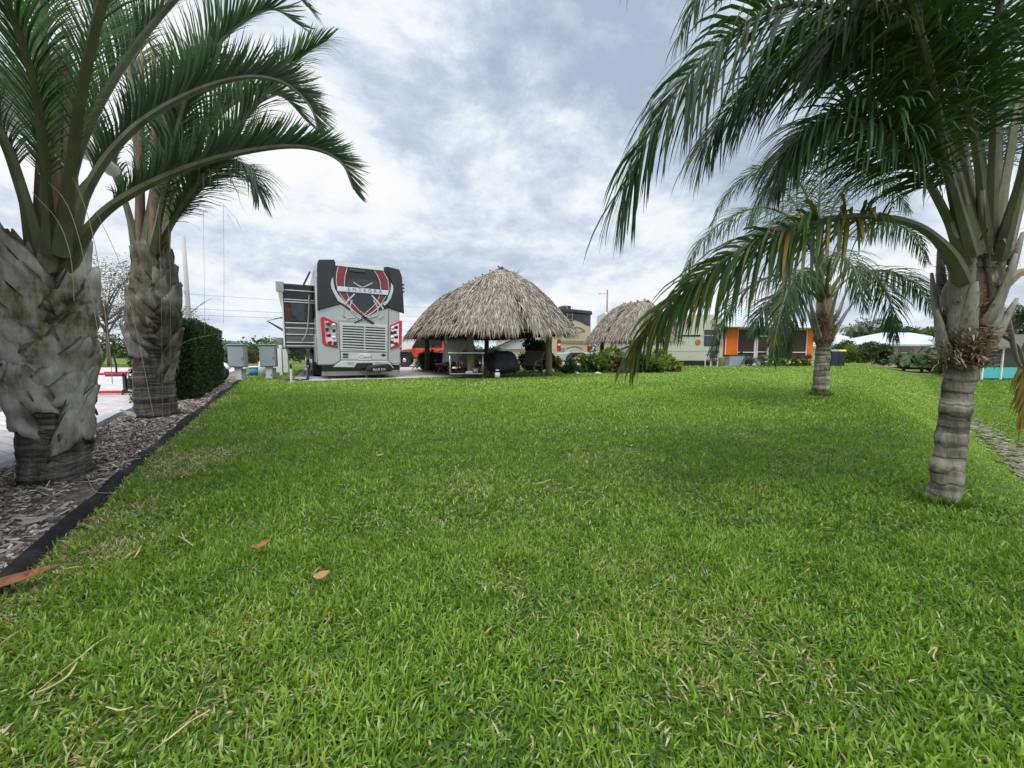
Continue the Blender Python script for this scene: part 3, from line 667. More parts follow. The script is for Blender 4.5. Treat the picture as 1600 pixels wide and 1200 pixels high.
# leaf bases flaring out of the crown
mb = MB(); r_ = random.Random(5)
mb.tube([T3(.96), T3(1.05), T3(1.25), T3(1.55), T3(1.9)], [.082, .105, .11, .075, .03], 20)
rel(mb, B3).build('crown_core', M['crown_core'], p3, smooth=True)
mb = MB(); wild(mb, T3(.95), T3(1.22), 900, .09, .12, 3); wild(mb, T3(1.2), T3(1.85), 500, .11, .14, 13); rel(mb, B3).build('fibre_mat', M['fibre'], p3)
def qf(name, pts, mats=None, **kw):
    mb = MB(); a = dict(n=225, L=.66, w=.0155, vee=-.05, plume=.95, droop=.85, sw0=1.0, sw1=.38, r0=.022, tint=(.05, .62), m=5); a.update(kw)
    frond(mb, pts, **a); return mb
yl = lambda f, s: .26 if .10 < f < .34 else (.05 if f < .6 else .14)
def px3(*pts): return [W(a, b, c * .945) for a, b, c in pts]
hero = [
 (px3((1530, 400, 2.80), (1500, 250, 3.0), (1440, 120, 3.2), (1340, 48, 3.3), (1240, 62, 3.4), (1180, 135, 3.4)), dict(n=205, L=.66, start=.27, lf_end=.55)),
 (px3((1540, 400, 2.80), (1528, 250, 2.70), (1495, 105, 2.6), (1425, 12, 2.5), (1345, 15, 2.45), (1285, 95, 2.4)), dict(n=200, L=.54, start=.3, lf_end=.5)),
 (px3((1545, 402, 2.82), (1560, 280, 3.0), (1555, 160, 3.3), (1520, 70, 3.6), (1460, 60, 3.9), (1410, 130, 4.1)), dict(n=190, L=.64, start=.27)),
 # low frond sweeping left, partly yellowed; leaf tint raised to look sunlit
 (px3((1505, 440, 2.80), (1480, 392, 2.74), (1430, 352, 2.66), (1340, 338, 2.60), (1220, 362, 2.58), (1110, 420, 2.58), (1030, 488, 2.60), (985, 556, 2.62)), dict(n=190, L=.54, w=.020, r0=.024, yellow=yl, tint=(.38, .74), start=.30, lf_end=.45)),
 # long upper frond arching over to the left
 (px3((1520, 400, 2.80), (1490, 250, 2.72), (1430, 110, 2.62), (1330, 25, 2.5), (1220, 10, 2.45), (1110, 80, 2.42), (1030, 180, 2.42), (975, 290, 2.45)), dict(n=200, L=.66, w=.0155, start=.3, lf_end=.75)),
 (px3((1530, 400, 2.82), (1510, 260, 2.9), (1450, 140, 3.0), (1350, 80, 3.1), (1240, 95, 3.15), (1150, 160, 3.2), (1100, 225, 3.2)), dict(n=215, L=.70, start=.28, lf_end=.6)),
 (px3((1530, 400, 2.85), (1495, 290, 3.1), (1430, 200, 3.3), (1340, 170, 3.5), (1260, 205, 3.6), (1215, 270, 3.7)), dict(n=210, L=.70, start=.26, lf_end=.6)),
 (px3((1510, 410, 2.78), (1470, 320, 2.7), (1420, 240, 2.6), (1350, 190, 2.5), (1280, 190, 2.45), (1225, 240, 2.4)), dict(n=200, L=.60, start=.3, lf_end=.5)),
 # upright and right-hand fronds
 (px3((1545, 400, 2.80), (1552, 250, 2.75), (1558, 60, 2.6), (1570, -150, 2.4), (1500, -330, 2.1), (1390, -380, 1.8)), dict(n=120, L=.6)),
 (px3((1550, 400, 2.82), (1575, 260, 2.9), (1600, 120, 3.0), (1640, 0, 3.1), (1720, -60, 3.2), (1800, 20, 3.2)), dict(n=120, L=.62)),
 (px3((1565, 410, 2.85), (1600, 300, 3.1), (1640, 190, 3.5), (1650, 100, 4.0), (1620, 90, 4.5), (1600, 160, 4.9)), dict(n=120, L=.62)),
 (px3((1540, 400, 2.86), (1540, 290, 3.1), (1520, 180, 3.5), (1490, 110, 4.0), (1450, 120, 4.4), (1420, 190, 4.7)), dict(n=115, L=.6)),
 (px3((1560, 405, 2.76), (1600, 260, 2.6), (1640, 60, 2.35), (1650, -200, 2.0), (1560, -420, 1.65)), dict(n=110, L=.5)),
 (px3((1515, 400, 2.76), (1480, 260, 2.6), (1440, 60, 2.3), (1360, -120, 2.0), (1200, -200, 1.75), (1020, -170, 1.6), (985, -60, 1.55)), dict(n=140, L=.40, w=.018, lf_end=.4)),
 (px3((1525, 395, 2.8), (1505, 240, 2.8), (1470, 60, 2.8), (1420, -90, 2.8), (1330, -150, 2.8), (1200, -130, 2.8), (1110, -40, 2.8), (1060, 60, 2.8)), dict(n=170, L=.62)),
]
for k, (pts, kw) in enumerate(hero):
    P_ = spline(pts, 30); o_ = Vector((P_[3].x - B3.x, P_[3].y - B3.y, 0)); o_ = o_.normalized() if o_.length > .02 else Vector((0, -1, 0)); z_ = 1.0 + .028 * (k * 5 % 12)
    mb = MB(); mb.tube(spline([T3(z_) + o_ * .05, T3(z_ + .16) + o_ * .12, P_[0].lerp(T3(z_ + .4) + o_ * .12, .35), P_[2], P_[4]], 14), [.052, .056, .056, .053, .05, .046, .041, .037, .034, .031, .029, .027, .025, .023], 10, flat=.75)
    rel(mb, B3).build('leaf_base', M['petiole_grey'], p3, smooth=True)
    mb = qf('frond', pts, **kw); rel(mb, B3).build('frond', [M['queen_leaf'], M['petiole_green']], p3)
for k in range(12):
    a = k * 2.4 + .6; o = Vector((math.cos(a), math.sin(a), 0)); z0 = .97 + .035 * k
    mb = MB(); mb.tube(spline([T3(z0) + o * .07, T3(z0 + .10) + o * .125, T3(z0 + .24) + o * .165, T3(z0 + .33 + .02 * k) + o * .20], 8), [.05, .058, .054, .046, .04, .034, .026, .014], 9, flat=.6)
    rel(mb, B3).build('leaf_base', M['petiole_grey'], p3, smooth=True)
# dead yellow frond hanging down on the bank side
pts = px3((1560, 450, 2.86), (1600, 425, 2.86), (1632, 450, 2.86), (1630, 520, 2.84), (1612, 600, 2.82), (1600, 660, 2.80))
mb = MB(); frond(mb, pts, n=95, L=.30, w=.016, vee=-.2, plume=.5, droop=1.6, sw0=.9, sw1=.3, r0=.022, tint=(.74, .98), start=.3)
tag(rel(mb, B3).build('frond', [M['fibre_leaf'] if 'fibre_leaf' in M else M['queen_leaf'], M['petiole_dry']], p3), 'dead yellow frond hanging down')
# a strand of pale dead sheath below the crown
mb = MB()
for (a, b, c) in (((1560, 520, 2.84), (1592, 545, 2.84), (1606, 600, 2.84)), ((1575, 500, 2.82), (1588, 560, 2.82), (1597, 575, 2.82))):
    mb.tube(spline(px3(a, b, c), 8), [.018, .02, .018, .016, .013, .01, .007, .003], 6, flat=.3)
rel(mb, B3).build('dead_sheath', M['petiole_grey'], p3, smooth=True)

# ------------------------------------------------------------------ second palm down the crest
B4 = Vector((6.42, 8.0, hz(6.42, 8.0)))
p4 = thing('palm_tree', 'smaller palm with ringed grey trunk standing mid lawn before the orange house', 'palm', B4)
def T4(h): return Vector((B4.x + .02 * h, B4.y + .02 * h, B4.z + h))
rel(trunk_tube([T4(-.1), T4(.4), T4(.8), T4(1.12)], [.150, .138, .132, .128, .126], 9, seed=8, amp=.06), B4).build('trunk', M['queen_trunk'], p4, smooth=True)
mb = MB(); mb.tube([T4(1.08), T4(1.2), T4(1.4), T4(1.8), T4(2.3)], [.13, .18, .17, .12, .05], 18); rel(mb, B4).build('crown_core', M['crown_core'], p4, smooth=True)
mb = MB(); wild(mb, T4(1.05), T4(1.75), 1300, .14, .20, 6); rel(mb, B4).build('fibre_mat', M['fibre'], p4)
for k in range(10):
    a = k * 2.4 + 1.1; o = Vector((math.cos(a), math.sin(a), 0)); z0 = 1.12 + .06 * k; fl = .36 - .025 * k
    mb = MB(); pts = spline([T4(z0) + o * .13, T4(z0 + .2) + o * .22, T4(z0 + .5) + o * (.2 + fl * .5), T4(z0 + .8) + o * (.22 + fl)], 9)
    mb.tube(pts, [.07, .072, .064, .052, .042, .034, .026, .018, .008], 9, flat=.6); rel(mb, B4).build('leaf_base', M['petiole_grey'], p4, smooth=True)
set4 = [
 ((1285, 440, 8.0), (1272, 340, 8.1), (1240, 275, 8.3), (1190, 262, 8.5), (1140, 300, 8.7), (1112, 350, 8.8)),
 ((1285, 440, 8.0), (1255, 360, 7.8), (1200, 325, 7.6), (1140, 340, 7.5), (1090, 385, 7.4), (1065, 440, 7.4)),
 ((1282, 460, 8.0), (1250, 430, 8.2), (1205, 432, 8.3), (1155, 460, 8.4), (1125, 510, 8.5), (1112, 560, 8.5)),
 ((1284, 470, 7.95), (1258, 452, 7.6), (1225, 455, 7.4), (1195, 480, 7.3), (1176, 520, 7.2)),
 ((1296, 465, 8.05), (1330, 432, 8.2), (1380, 424, 8.3), (1430, 444, 8.4), (1458, 488, 8.4)),
 ((1292, 440, 8.1), (1325, 370, 8.4), (1375, 345, 8.7), (1425, 365, 9.0), (1448, 410, 9.2)),
 ((1290, 430, 8.1), (1300, 330, 8.4), (1335, 280, 8.8), (1385, 285, 9.2), (1420, 330, 9.5)),
 ((1288, 430, 8.0), (1280, 330, 8.0), (1290, 255, 8.2), (1325, 235, 8.5), (1360, 262, 8.8)),
 ((1286, 450, 7.9), (1262, 380, 7.4), (1225, 350, 6.9), (1185, 365, 6.6), (1155, 420, 6.4)),
 ((1286, 465, 7.9), (1275, 430, 7.4), (1255, 420, 7.0), (1232, 450, 6.7), (1215, 510, 6.5), (1208, 560, 6.45)),
 ((1291, 460, 7.9), (1296, 410, 7.3), (1310, 395, 6.8), (1335, 420, 6.4), (1350, 480, 6.2)),
 ((1284, 460, 7.9), (1270, 428, 7.5), (1250, 432, 7.2), (1236, 480, 7.05), (1228, 545, 7.0)),
 ((1294, 460, 7.95), (1325, 420, 7.8), (1362, 425, 7.7), (1390, 470, 7.65), (1398, 530, 7.6)),
 ((1287, 445, 8.1), (1262, 360, 8.8), (1228, 300, 9.4), (1195, 300, 10.0), (1172, 350, 10.4)),
]
for k, pp in enumerate(set4):
    mb = qf('frond', px(*pp), n=135, L=.70, w=.019, r0=.026, m=4, start=.24, droop=.9, tint=(.05, .64))
    rel(mb, B4).build('frond', [M['queen_leaf'], M['petiole_green']], p4)

# ------------------------------------------------------------------ triangle palms on the left
def tri_palm(name, label, base, axis_pts, rads, zb, zc, boots, seed, nring, bw=1.0, core_r=.2):
    root = thing(name, label, 'palm', base); r = random.Random(seed)
    rel(trunk_tube(axis_pts, rads, nring, n=36, amp=.03, seed=seed), base).build('trunk', M['tri_trunk'], root, smooth=True)
    A = spline(axis_pts, 60); z0, z1 = A[0].z, A[-1].z
    def ax(z):
        f = min(1, max(0, (z - z0) / (z1 - z0))) * 59; k = min(58, int(f)); return A[k].lerp(A[k + 1], f - k)
    def rad(z):
        f = min(1, max(0, (z - z0) / (z1 - z0))) * (len(rads) - 1); k = min(len(rads) - 2, int(f)); return rads[k] + (rads[k + 1] - rads[k]) * (f - k)
    for k in range(boots):
        f = k / (boots - 1); zc_ = base.z + zb + (zc - zb) * f + r.uniform(-.02, .02); th = k * 2.094 + r.uniform(-.35, .35) + .5 * f
        hgt = (.32 + .18 * r.random()) * bw * (1 + .5 * f); half = (.75 + .55 * r.random()) if k < 4 else (1.15 + .35 * r.random()); fl = (.012 + .045 * r.random()) * bw; tip = r.uniform(-.35, .35); low = r.uniform(.06, .18) if k < 4 else r.uniform(-.03, .02)
        mb = MB(); NU, NV = 15, 10; ph = r.uniform(0, 6); tear = r.uniform(.1, .5)
        for j in range(NV + 1):
            v = j / NV
            for i in range(NU + 1):
                u = i / NU * 2 - 1
                hw = half * (1 - .84 * v ** ((1.25 if k < 4 else .9) + tear)) 
                a = th + u * hw + .06 * math.sin(5 * v + ph) + tip * v * v
                z = zc_ + v * hgt - low * bw * abs(u) ** 1.5 * (1 - v) + .016 * math.sin(9 * u + ph) + .008 * math.sin(23 * u + ph)
                cr = .028 * bw * (1 - abs(u) ** 2) * (.35 + v)
                rr = rad(z) + .012 + fl * v ** 1.6 + cr * .8 + .010 * math.sin(7 * u + 5 * v + ph) + .030 * (abs(u) ** 4) * math.sin(11 * v + ph) + .0045 * r.uniform(-1, 1) 
                c = ax(z); mb.v.append((c.x + math.cos(a) * rr, c.y + math.sin(a) * rr, z)); mb.t.append(max(0, 1 - 1.15 * max(abs(u) ** 5, (v - .1) ** 5) + .25 * math.sin(13 * u + 9 * v + ph) * (abs(u) > .5)))
        for j in range(NV):
            for i in range(NU):
                q = j * (NU + 1) + i; mb.f.append([q, q + 1, q + NU + 2, q + NU + 1]); mb.m.append(0)
        rel(mb, base).build('leaf_base', M['boot'] if bw == 1.0 else M['boot_dark'], root, smooth=True, solid=.012)
    return root, ax, rad
B1 = Vector((-3.76, 3.12, hz(-3.76, 3.12)))
ax1 = [B1 + Vector((0, 0, -.1)), B1 + Vector((.0, 0, .35)), B1 + Vector((.02, 0, .9)), B1 + Vector((.04, 0, 1.4)), B1 + Vector((.05, 0, 1.75))]
p1, axf1, rf1 = tri_palm('triangle_palm', 'thick palm with pale flaking leaf bases at the mulch corner, nearest on its side', B1, ax1, [.215, .206, .200, .204, .214, .226, .236, .232, .205], .36, 1.50, 27, 21, 18)
B2 = Vector((-5.22, 5.62, hz(-5.22, 5.62)))
ax2 = [B2 + Vector((0, 0, -.1)), B2 + Vector((.0, 0, .5)), B2 + Vector((.05, 0, 1.2)), B2 + Vector((.10, 0, 1.9)), B2 + Vector((.12, 0, 2.4))]
p2, axf2, rf2 = tri_palm('triangle_palm', 'thick palm with ringed base between the near palm and the clipped hedge', B2, ax2, [.255, .240, .230, .236, .244, .245, .228, .19, .145], .80, 1.95, 27, 33, 22, 1.1)
def tf(root, base, pts, **kw):
    P_ = spline(pts, 30); o_ = Vector((P_[6].x - P_[0].x, P_[6].y - P_[0].y, 0)); o_ = o_.normalized() if o_.length > .02 else Vector((0, -1, 0))
    c_ = axf1(P_[0].z - .35) if root is p1 else axf2(P_[0].z - .4); k_ = 1.0 if root is p1 else 1.15
    lo = Vector((c_.x, c_.y, P_[0].z - .42 * k_))
    mb = MB(); mb.tube(spline([lo + o_ * .14 * k_, lo + o_ * .16 * k_ + UP * .2 * k_, P_[0].lerp(lo + o_ * .17 + UP * .45, .45), P_[2], P_[4]], 14), [.72 * k_ * q_ for q_ in (.10, .115, .115, .108, .098, .086, .075, .064, .055, .047, .041, .037, .034, .031)], 12, flat=.62)
    rel(mb, base).build('leaf_sheath', M['sheath'], root, smooth=True)
    mb = MB(); a = dict(n=160, L=.60, w=.011, curl=.40, vee=.75, plume=.14, droop=.22, sw0=1.05, sw1=.55, r0=.030, r1=.005, start=.24, tint=(.05, .75), m=4, lf_end=.35, flat=1.25); a.update(kw)
    frond(mb, pts, **a); rel(mb, base).build('frond', [M['tri_leaf'], M['petiole_green']], root)
F1 = [
 (((100, 420, 3.1), (150, 345, 3.06), (210, 300, 3.02), (305, 258, 2.98), (400, 234, 2.95), (478, 230, 2.93), (532, 252, 2.92), (553, 296, 2.92)), dict(n=260, L=.44, vee=1.0, w=.014, droop=.2, sw0=1.0, sw1=.75)),
 (((100, 410, 3.12), (140, 290, 3.15), (205, 205, 3.2), (290, 150, 3.25), (375, 122, 3.3), (440, 128, 3.3), (484, 165, 3.3), (498, 205, 3.3)), dict(n=250, L=.50, vee=1.0, w=.014, droop=.18, sw0=1.0, sw1=.75)),
 (((90, 400, 3.15), (122, 240, 3.2), (180, 120, 3.25), (250, 25, 3.3), (330, -50, 3.3), (420, -60, 3.3), (480, 10, 3.3)), dict(n=190, L=.55)),
 (((78, 395, 3.1), (72, 230, 3.05), (66, 60, 2.95), (70, -140, 2.8), (130, -330, 2.6), (260, -400, 2.4)), dict(n=190, L=.6)),
 (((60, 400, 3.05), (35, 300, 2.95), (-10, 190, 2.85), (-110, 90, 2.75), (-240, 70, 2.7), (-330, 160, 2.7)), dict(n=130, L=.6)),
 (((80, 395, 3.0), (70, 260, 2.75), (50, 120, 2.45), (0, -20, 2.15), (-60, -120, 1.9), (-140, -150, 1.7)), dict(n=130, L=.55, vee=.4)),
 (((95, 395, 3.0), (110, 270, 2.8), (130, 130, 2.5), (170, -30, 2.2), (230, -160, 1.95), (330, -230, 1.7), (420, -190, 1.55)), dict(n=130, L=.45, vee=.6)),
 (((88, 390, 3.2), (100, 250, 3.5), (130, 120, 3.9), (170, 50, 4.3), (215, 40, 4.6), (245, 90, 4.8)), dict(n=130, L=.62)),
]
for pts, kw in F1: tf(p1, B1, px(*pts), **kw)
F2 = [
 (((232, 400, 5.6), (270, 345, 5.5), (320, 265, 5.4), (375, 195, 5.3), (430, 130, 5.2), (475, 85, 5.15), (512, 62, 5.1)), dict(n=135, L=.85, w=.019, vee=.55, droop=.55)),
 (((235, 405, 5.6), (268, 345, 5.45), (305, 290, 5.3), (345, 258, 5.2), (380, 260, 5.1), (402, 300, 5.05)), dict(n=130, L=.95, w=.022, vee=.2, droop=.9)),
 (((228, 395, 5.6), (245, 270, 5.7), (290, 150, 5.8), (350, 60, 5.9), (420, 15, 6.0), (470, 40, 6.0)), dict(n=135, L=.95, w=.026, vee=.6)),
 (((222, 395, 5.6), (215, 260, 5.7), (205, 120, 5.8), (180, 10, 5.9), (130, -60, 6.0)), dict(n=130, L=.95, w=.026, vee=.5)),
 (((218, 400, 5.6), (190, 300, 5.5), (140, 200, 5.4), (70, 140, 5.3), (10, 160, 5.2)), dict(n=120, L=.9, w=.024, vee=.3)),
 (((238, 400, 5.55), (255, 310, 5.2), (275, 210, 4.9), (300, 130, 4.7), (335, 90, 4.5), (370, 100, 4.4)), dict(n=125, L=.75, w=.024, vee=.4, droop=.5)),
 (((240, 405, 5.7), (275, 340, 6.1), (320, 290, 6.5), (365, 270, 6.9), (400, 290, 7.2)), dict(n=120, L=1.0, w=.024, vee=.3, droop=.7)),
 (((236, 398, 5.6), (275, 290, 5.6), (330, 195, 5.6), (385, 150, 5.6), (440, 150, 5.6), (480, 190, 5.6)), dict(n=130, L=.85, w=.024, vee=.7)),
]
for pts, kw in F2: tf(p2, B2, px(*pts), r0=.038, **kw)
# reddish spear and brown sheaths in the crowns, long hanging threads
for root, base, cx, py0, dep in ((p1, B1, 82, 400, 3.12), (p2, B2, 232, 410, 5.6)):
    mb = MB()
    for dx, wd in ((-10, .05), (8, .06), (22, .04)):
        mb.tube(spline(px((cx + dx, py0 + 40, dep), (cx + dx * 1.3, py0 - 70, dep), (cx + dx * 1.2, py0 - 190, dep), (cx + dx, py0 - 330, dep)), 12), [wd * 1.3 * (1 - k / 13) + .01 for k in range(12)], 8)
    rel(mb, base).build('crown_core', M['crown_core'], root, smooth=True)
M['thread'] = mat('dry_thread', (.36, .33, .22), .8, var=.2)
def threads(root, base, lst, rad=.002):
    for pts in lst:
        mb = MB(); mb.tube(spline(px(*pts), 16), rad, 4); rel(mb, base).build('hanging_thread', M['thread'], root)
threads(p1, B1, [((85, 240, 2.85), (120, 290, 2.78), (148, 380, 2.72), (168, 520, 2.70), (176, 600, 2.68)), ((60, 270, 2.8), (105, 320, 2.74), (135, 420, 2.70), (160, 560, 2.68)),
                 ((50, 300, 2.8), (90, 345, 2.74), (110, 400, 2.72), (116, 470, 2.7)), ((150, 330, 2.9), (190, 420, 2.9), (218, 540, 2.9), (240, 650, 2.9)),
                 ((136, 745, 2.72), (150, 768, 2.7), (182, 770, 2.68)), ((80, 826, 2.55), (120, 810, 2.6), (152, 792, 2.68))])
threads(p2, B2, [((262, 330, 5.1), (266, 420, 5.1), (266, 560, 5.1), (265, 660, 5.1)), ((248, 330, 5.15), (252, 460, 5.15), (254, 660, 5.15)), ((207, 560, 5.2), (207, 610, 5.2), (206, 665, 5.2)),
                 ((318, 330, 5.1), (319, 430, 5.1), (320, 520, 5.1)), ((349, 320, 5.1), (350, 430, 5.1), (349, 505, 5.1)), ((280, 540, 5.1), (300, 530, 5.0), (338, 522, 5.0))], .002)
# torn pale sheath curling off the second palm
mb = MB(); mb.tube(spline(px((262, 598, 5.25), (270, 575, 5.2), (280, 548, 5.15)), 8), [.05, .06, .055, .045, .035, .025, .015, .005], 8, flat=.25); rel(mb, B2).build('leaf_base', M['boot'], p2, smooth=True)
mb = MB(); mb.tube(spline(px((188, 640, 5.25), (205, 646, 5.15), (212, 652, 5.1)), 8), [.01, .03, .04, .045, .04, .03, .02, .005], 8, flat=.25); rel(mb, B2).build('leaf_base', M['boot'], p2, smooth=True)
# ================================================================== big motorhome (seen from behind)
RA = R(29.5); RE1 = Vector((math.cos(RA), math.sin(RA), 0)); RE2 = Vector((-math.sin(RA), math.cos(RA), 0))
RC = Vector((-6.33, 12.6, 0)); GZ = hz(-5, 14) + .03
rv = thing('motorhome', 'black and silver motorhome with red stripes on its back, parked beside the thatched hut', 'motorhome', RC + RE1 * 1.3 + Vector((0, 0, GZ)), RA)
def rear(px_, py_):
    """photo pixel -> (x, z) on the flat back of the motorhome"""
    d = ray(px_, py_); o = Vector((0, 0, CAMZ)); t = (RC - o).dot(RE2) / d.dot(RE2); p = o + d * t
    return ((p - RC).dot(RE1) - 1.3, p.z - GZ)
def crop(a, b): return rear(400 + a / 5.454, 390 + b / 5.454)      # from the enlarged crop
def decal(mb, poly, lev, mi=0, crp=True):
    P = [crop(*p) if crp else p for p in poly]
    mb.prism(P, XZ, -.012 - .004 * lev, .07, mi); return mb
def ribbon(mb, line, w, lev, closed=False):
    P = [Vector((*crop(*p), 0)) for p in line]; P = [Vector((p.x, p.y)) for p in P]; n = len(P); L, Rr = [], []
    for i in range(n):
        t = (P[min(i + 1, n - 1)] - P[max(i - 1, 0)]).normalized(); nn = Vector((-t.y, t.x)) * w / 2
        L.append(P[i] + nn); Rr.append(P[i] - nn)
    for i in range(n - 1):
        mb.prism([tuple(L[i]), tuple(Rr[i]), tuple(Rr[i + 1]), tuple(L[i + 1])], XZ, -.012 - .004 * lev, .0)
LEN = 12.6; TOP = 3.86
def body_sec(w, z0, z1, ch): return [(-w, z0), (w, z0), (w, z1 - ch), (w - ch * .5, z1 - ch * .15), (w - ch * 1.3, z1), (-w + ch * 1.3, z1), (-w + ch * .5, z1 - ch * .15), (-w, z1 - ch)]
o_ = MB().prism(body_sec(1.335, .46, 3.72, .16), XZ, .0, LEN).build('body', M['silver'], rv, bevel=.045); o_.location.x = .035
o_ = MB().prism(body_sec(1.34, 2.02, 3.74, .16), XZ, .03, LEN - .4).build('upper_side', M['cap_black'], rv, bevel=.045); o_.location.x = .035
# painted back: black upper cap
capo = [(520, 120), (535, 85), (665, 85), (675, 105), (1090, 150), (1120, 145), (1220, 170), (1245, 235), (1262, 545), (1130, 500), (1050, 520), (930, 575), (800, 520), (720, 465), (522, 520)]
cap = decal(MB(), capo, 0).build('rear_cap', M['cap_black'], rv, bevel=.006)
for p_ in ([(520, 120), (535, 85), (665, 85), (676, 110), (650, 240), (640, 330), (700, 440), (720, 462), (524, 518)], [(1120, 145), (1220, 170), (1245, 235), (1260, 543), (1130, 498), (1110, 470), (1165, 380), (1165, 300), (1130, 230)]): decal(MB(), p_, 6).build('shoulder', M['cap_black'], cap, bevel=.02)
mb = MB()
for zz_ in (235, 265, 295): decal(mb, [(518, zz_), (556, zz_ + 4), (556, zz_ + 14), (518, zz_ + 10)], 8); decal(mb, [(1222, zz_ + 54), (1262, zz_ + 60), (1262, zz_ + 72), (1222, zz_ + 66)], 9)
mb.build('vent', M['black'], cap)
decal(MB(), [(676, 108), (1085, 150), (1088, 182), (676, 138)], 7).build('roof_bar', M['whiteline'], rv, bevel=.004)
# graphics
mb = MB()
SL = [[(700, 145), (776, 150), (757, 230), (752, 312), (691, 312), (683, 270), (686, 205)], [(710, 362), (768, 368), (800, 430), (880, 520), (930, 562), (900, 590), (780, 470), (735, 405)]]
SR = [[(1008, 178), (1080, 184), (1125, 260), (1132, 346), (1062, 336), (1055, 270), (1035, 225)], [(1052, 390), (1106, 396), (1062, 470), (960, 556), (928, 552), (1030, 450)]]
for p in SL + SR: decal(mb, p, 1)
stp = mb.build('stripe', M['red'], rv)
mb = MB()
for ln in ([(700, 145), (686, 205), (683, 270), (692, 330), (720, 385), (780, 470), (905, 592)], [(778, 150), (757, 230), (752, 312), (775, 375), (800, 430), (880, 520), (960, 580)],
           [(1006, 178), (1036, 225), (1055, 270), (1062, 336), (1052, 392), (1030, 450), (928, 548), (840, 600)], [(1082, 184), (1125, 260), (1133, 346), (1106, 398), (1062, 470), (950, 572)]): ribbon(mb, ln, .016, 2)
mb.build('outline', M['whiteline'], stp)
mb = MB()
decal(mb, [(655, 235), (640, 262), (636, 295), (642, 330), (668, 385), (700, 440), (740, 462), (770, 470), (740, 430), (700, 385), (672, 335), (660, 285)], 8)
decal(mb, [(1150, 285), (1166, 312), (1168, 350), (1150, 410), (1120, 455), (1092, 480), (1085, 472), (1118, 420), (1145, 345)], 9)
for ln, w in (([(828, 278), (868, 305), (905, 322)], .03), ([(990, 285), (950, 305), (912, 322)], .03), ([(840, 378), (790, 425), (752, 475)], .05), ([(985, 388), (1030, 440), (1085, 505)], .05),
              ([(760, 468), (860, 545), (985, 622)], .03), ([(820, 430), (800, 480), (810, 520), (860, 570), (920, 600)], .035), ([(1000, 430), (1040, 500), (1030, 560), (960, 580)], .035), ([(1100, 445), (1000, 530), (880, 600)], .03),
              ([(745, 490), (740, 560), (775, 585), (850, 580)], .018), ([(1075, 500), (1085, 560), (1050, 590)], .018)): ribbon(mb, ln, w, 4)
mb.build('scroll', M['silver2'], rv)
mb = MB()
for ln, w in (([(905, 565), (950, 600), (1003, 630)], .075), ([(880, 545), (905, 562)], .04), ([(935, 575), (890, 600), (838, 624)], .035)): ribbon(mb, ln, w, 5)
mb.build('stripe', M['black'], rv)
# rear window behind the graphics, centre crease
decal(MB(), [(790, 250), (1030, 262), (1050, 330), (1042, 400), (1010, 450), (940, 535), (912, 548), (880, 510), (815, 430), (775, 360), (770, 290)], .5).build('rear_window', M['glass'], rv)
mb = MB(); decal(mb, [(690, 313), (1126, 350), (1123, 390), (692, 355)], 10); npl = mb.build('nameplate', M['chrome'], rv, bevel=.006)
def text(body, x, z, size, mt, parent, y, ry=0, shear=0, align='CENTER', sp=1.0):
    c = bpy.data.curves.new('lettering', 'FONT'); c.body = body; c.size = size; c.extrude = .003; c.align_x = align; c.align_y = 'CENTER'; c.shear = shear
    c.materials.append(mt); c.space_character = sp; q = bpy.data.objects.new('tmp', c); COL.objects.link(q); me = bpy.data.meshes.new_from_object(q.evaluated_get(bpy.context.evaluated_depsgraph_get())); bpy.data.objects.remove(q); me.name = 'lettering'; o = bpy.data.objects.new('lettering', me); COL.objects.link(o); o.parent = parent; o.location = (x, y, z); o.rotation_euler = (R(90), ry, 0); return o
x, z = crop(960, 353)
t_ = text('ENTEGRA', x - .12, z - .005, .17, M['metal_dark'], npl, -.057, sp=1.7)
x, z = crop(768, 596); text('Cornerstone', x, z, .13, M['whiteline'], rv, -.016, shear=.35)
# tail lamps
for fr, inn, bulbs, drk, wh in (
    ([(549, 592), (556, 578), (575, 570), (690, 626), (697, 838), (590, 818), (566, 800)], [(582, 604), (684, 642), (690, 824), (602, 798), (590, 760)], [(615, 632), (620, 730), (628, 792)], [(604, 682), (664, 692), (672, 800)], [(662, 645), (664, 752)]),
    ([(1143, 645), (1225, 605), (1246, 606), (1242, 800), (1225, 826), (1143, 852)], [(1150, 658), (1216, 628), (1214, 796), (1147, 832)], [(1192, 662), (1192, 745), (1190, 800)], [(1185, 706), (1160, 712), (1160, 790)], [(1165, 670), (1160, 750)])):
    lampo = decal(MB(), fr, 3).build('tail_lamp', M['lamp_red'], rv, bevel=.012)
    decal(MB(), inn, 5).build('lens', M['chrome'], lampo)
    for b_ in bulbs: x, z = crop(*b_); MB().lathe([(.0, -.05), (.07, -.048), (.075, -.03), (.075, 0)], (x, 0, z), 14, axis='y').build('bulb', M['lamp_red'], lampo, smooth=True)
    for b_ in drk: x, z = crop(*b_); MB().box((x, -.03, z), (.10, .03, .12)).build('reflector', M['metal_dark'], lampo, bevel=.01)
    for b_ in wh: x, z = crop(*b_); MB().lathe([(.0, -.045), (.06, -.043), (.065, 0)], (x, 0, z), 14, axis='y').build('reversing_lamp', M['whiteline'], lampo, smooth=True)
mb = MB()
for ln in ([(1131, 505), (1128, 700), (1124, 940)], [(706, 620), (712, 800), (722, 945)], [(524, 985), (640, 988), (722, 945)], [(1124, 945), (1180, 985), (1262, 985)]): ribbon(mb, ln, .012, .6)
mb.build('panel_seam', M['metal_dark'], rv)
MB().box((0, -.03, 3.60), (.5, .05, .10)).build('camera_housing', M['black'], rv, bevel=.02)
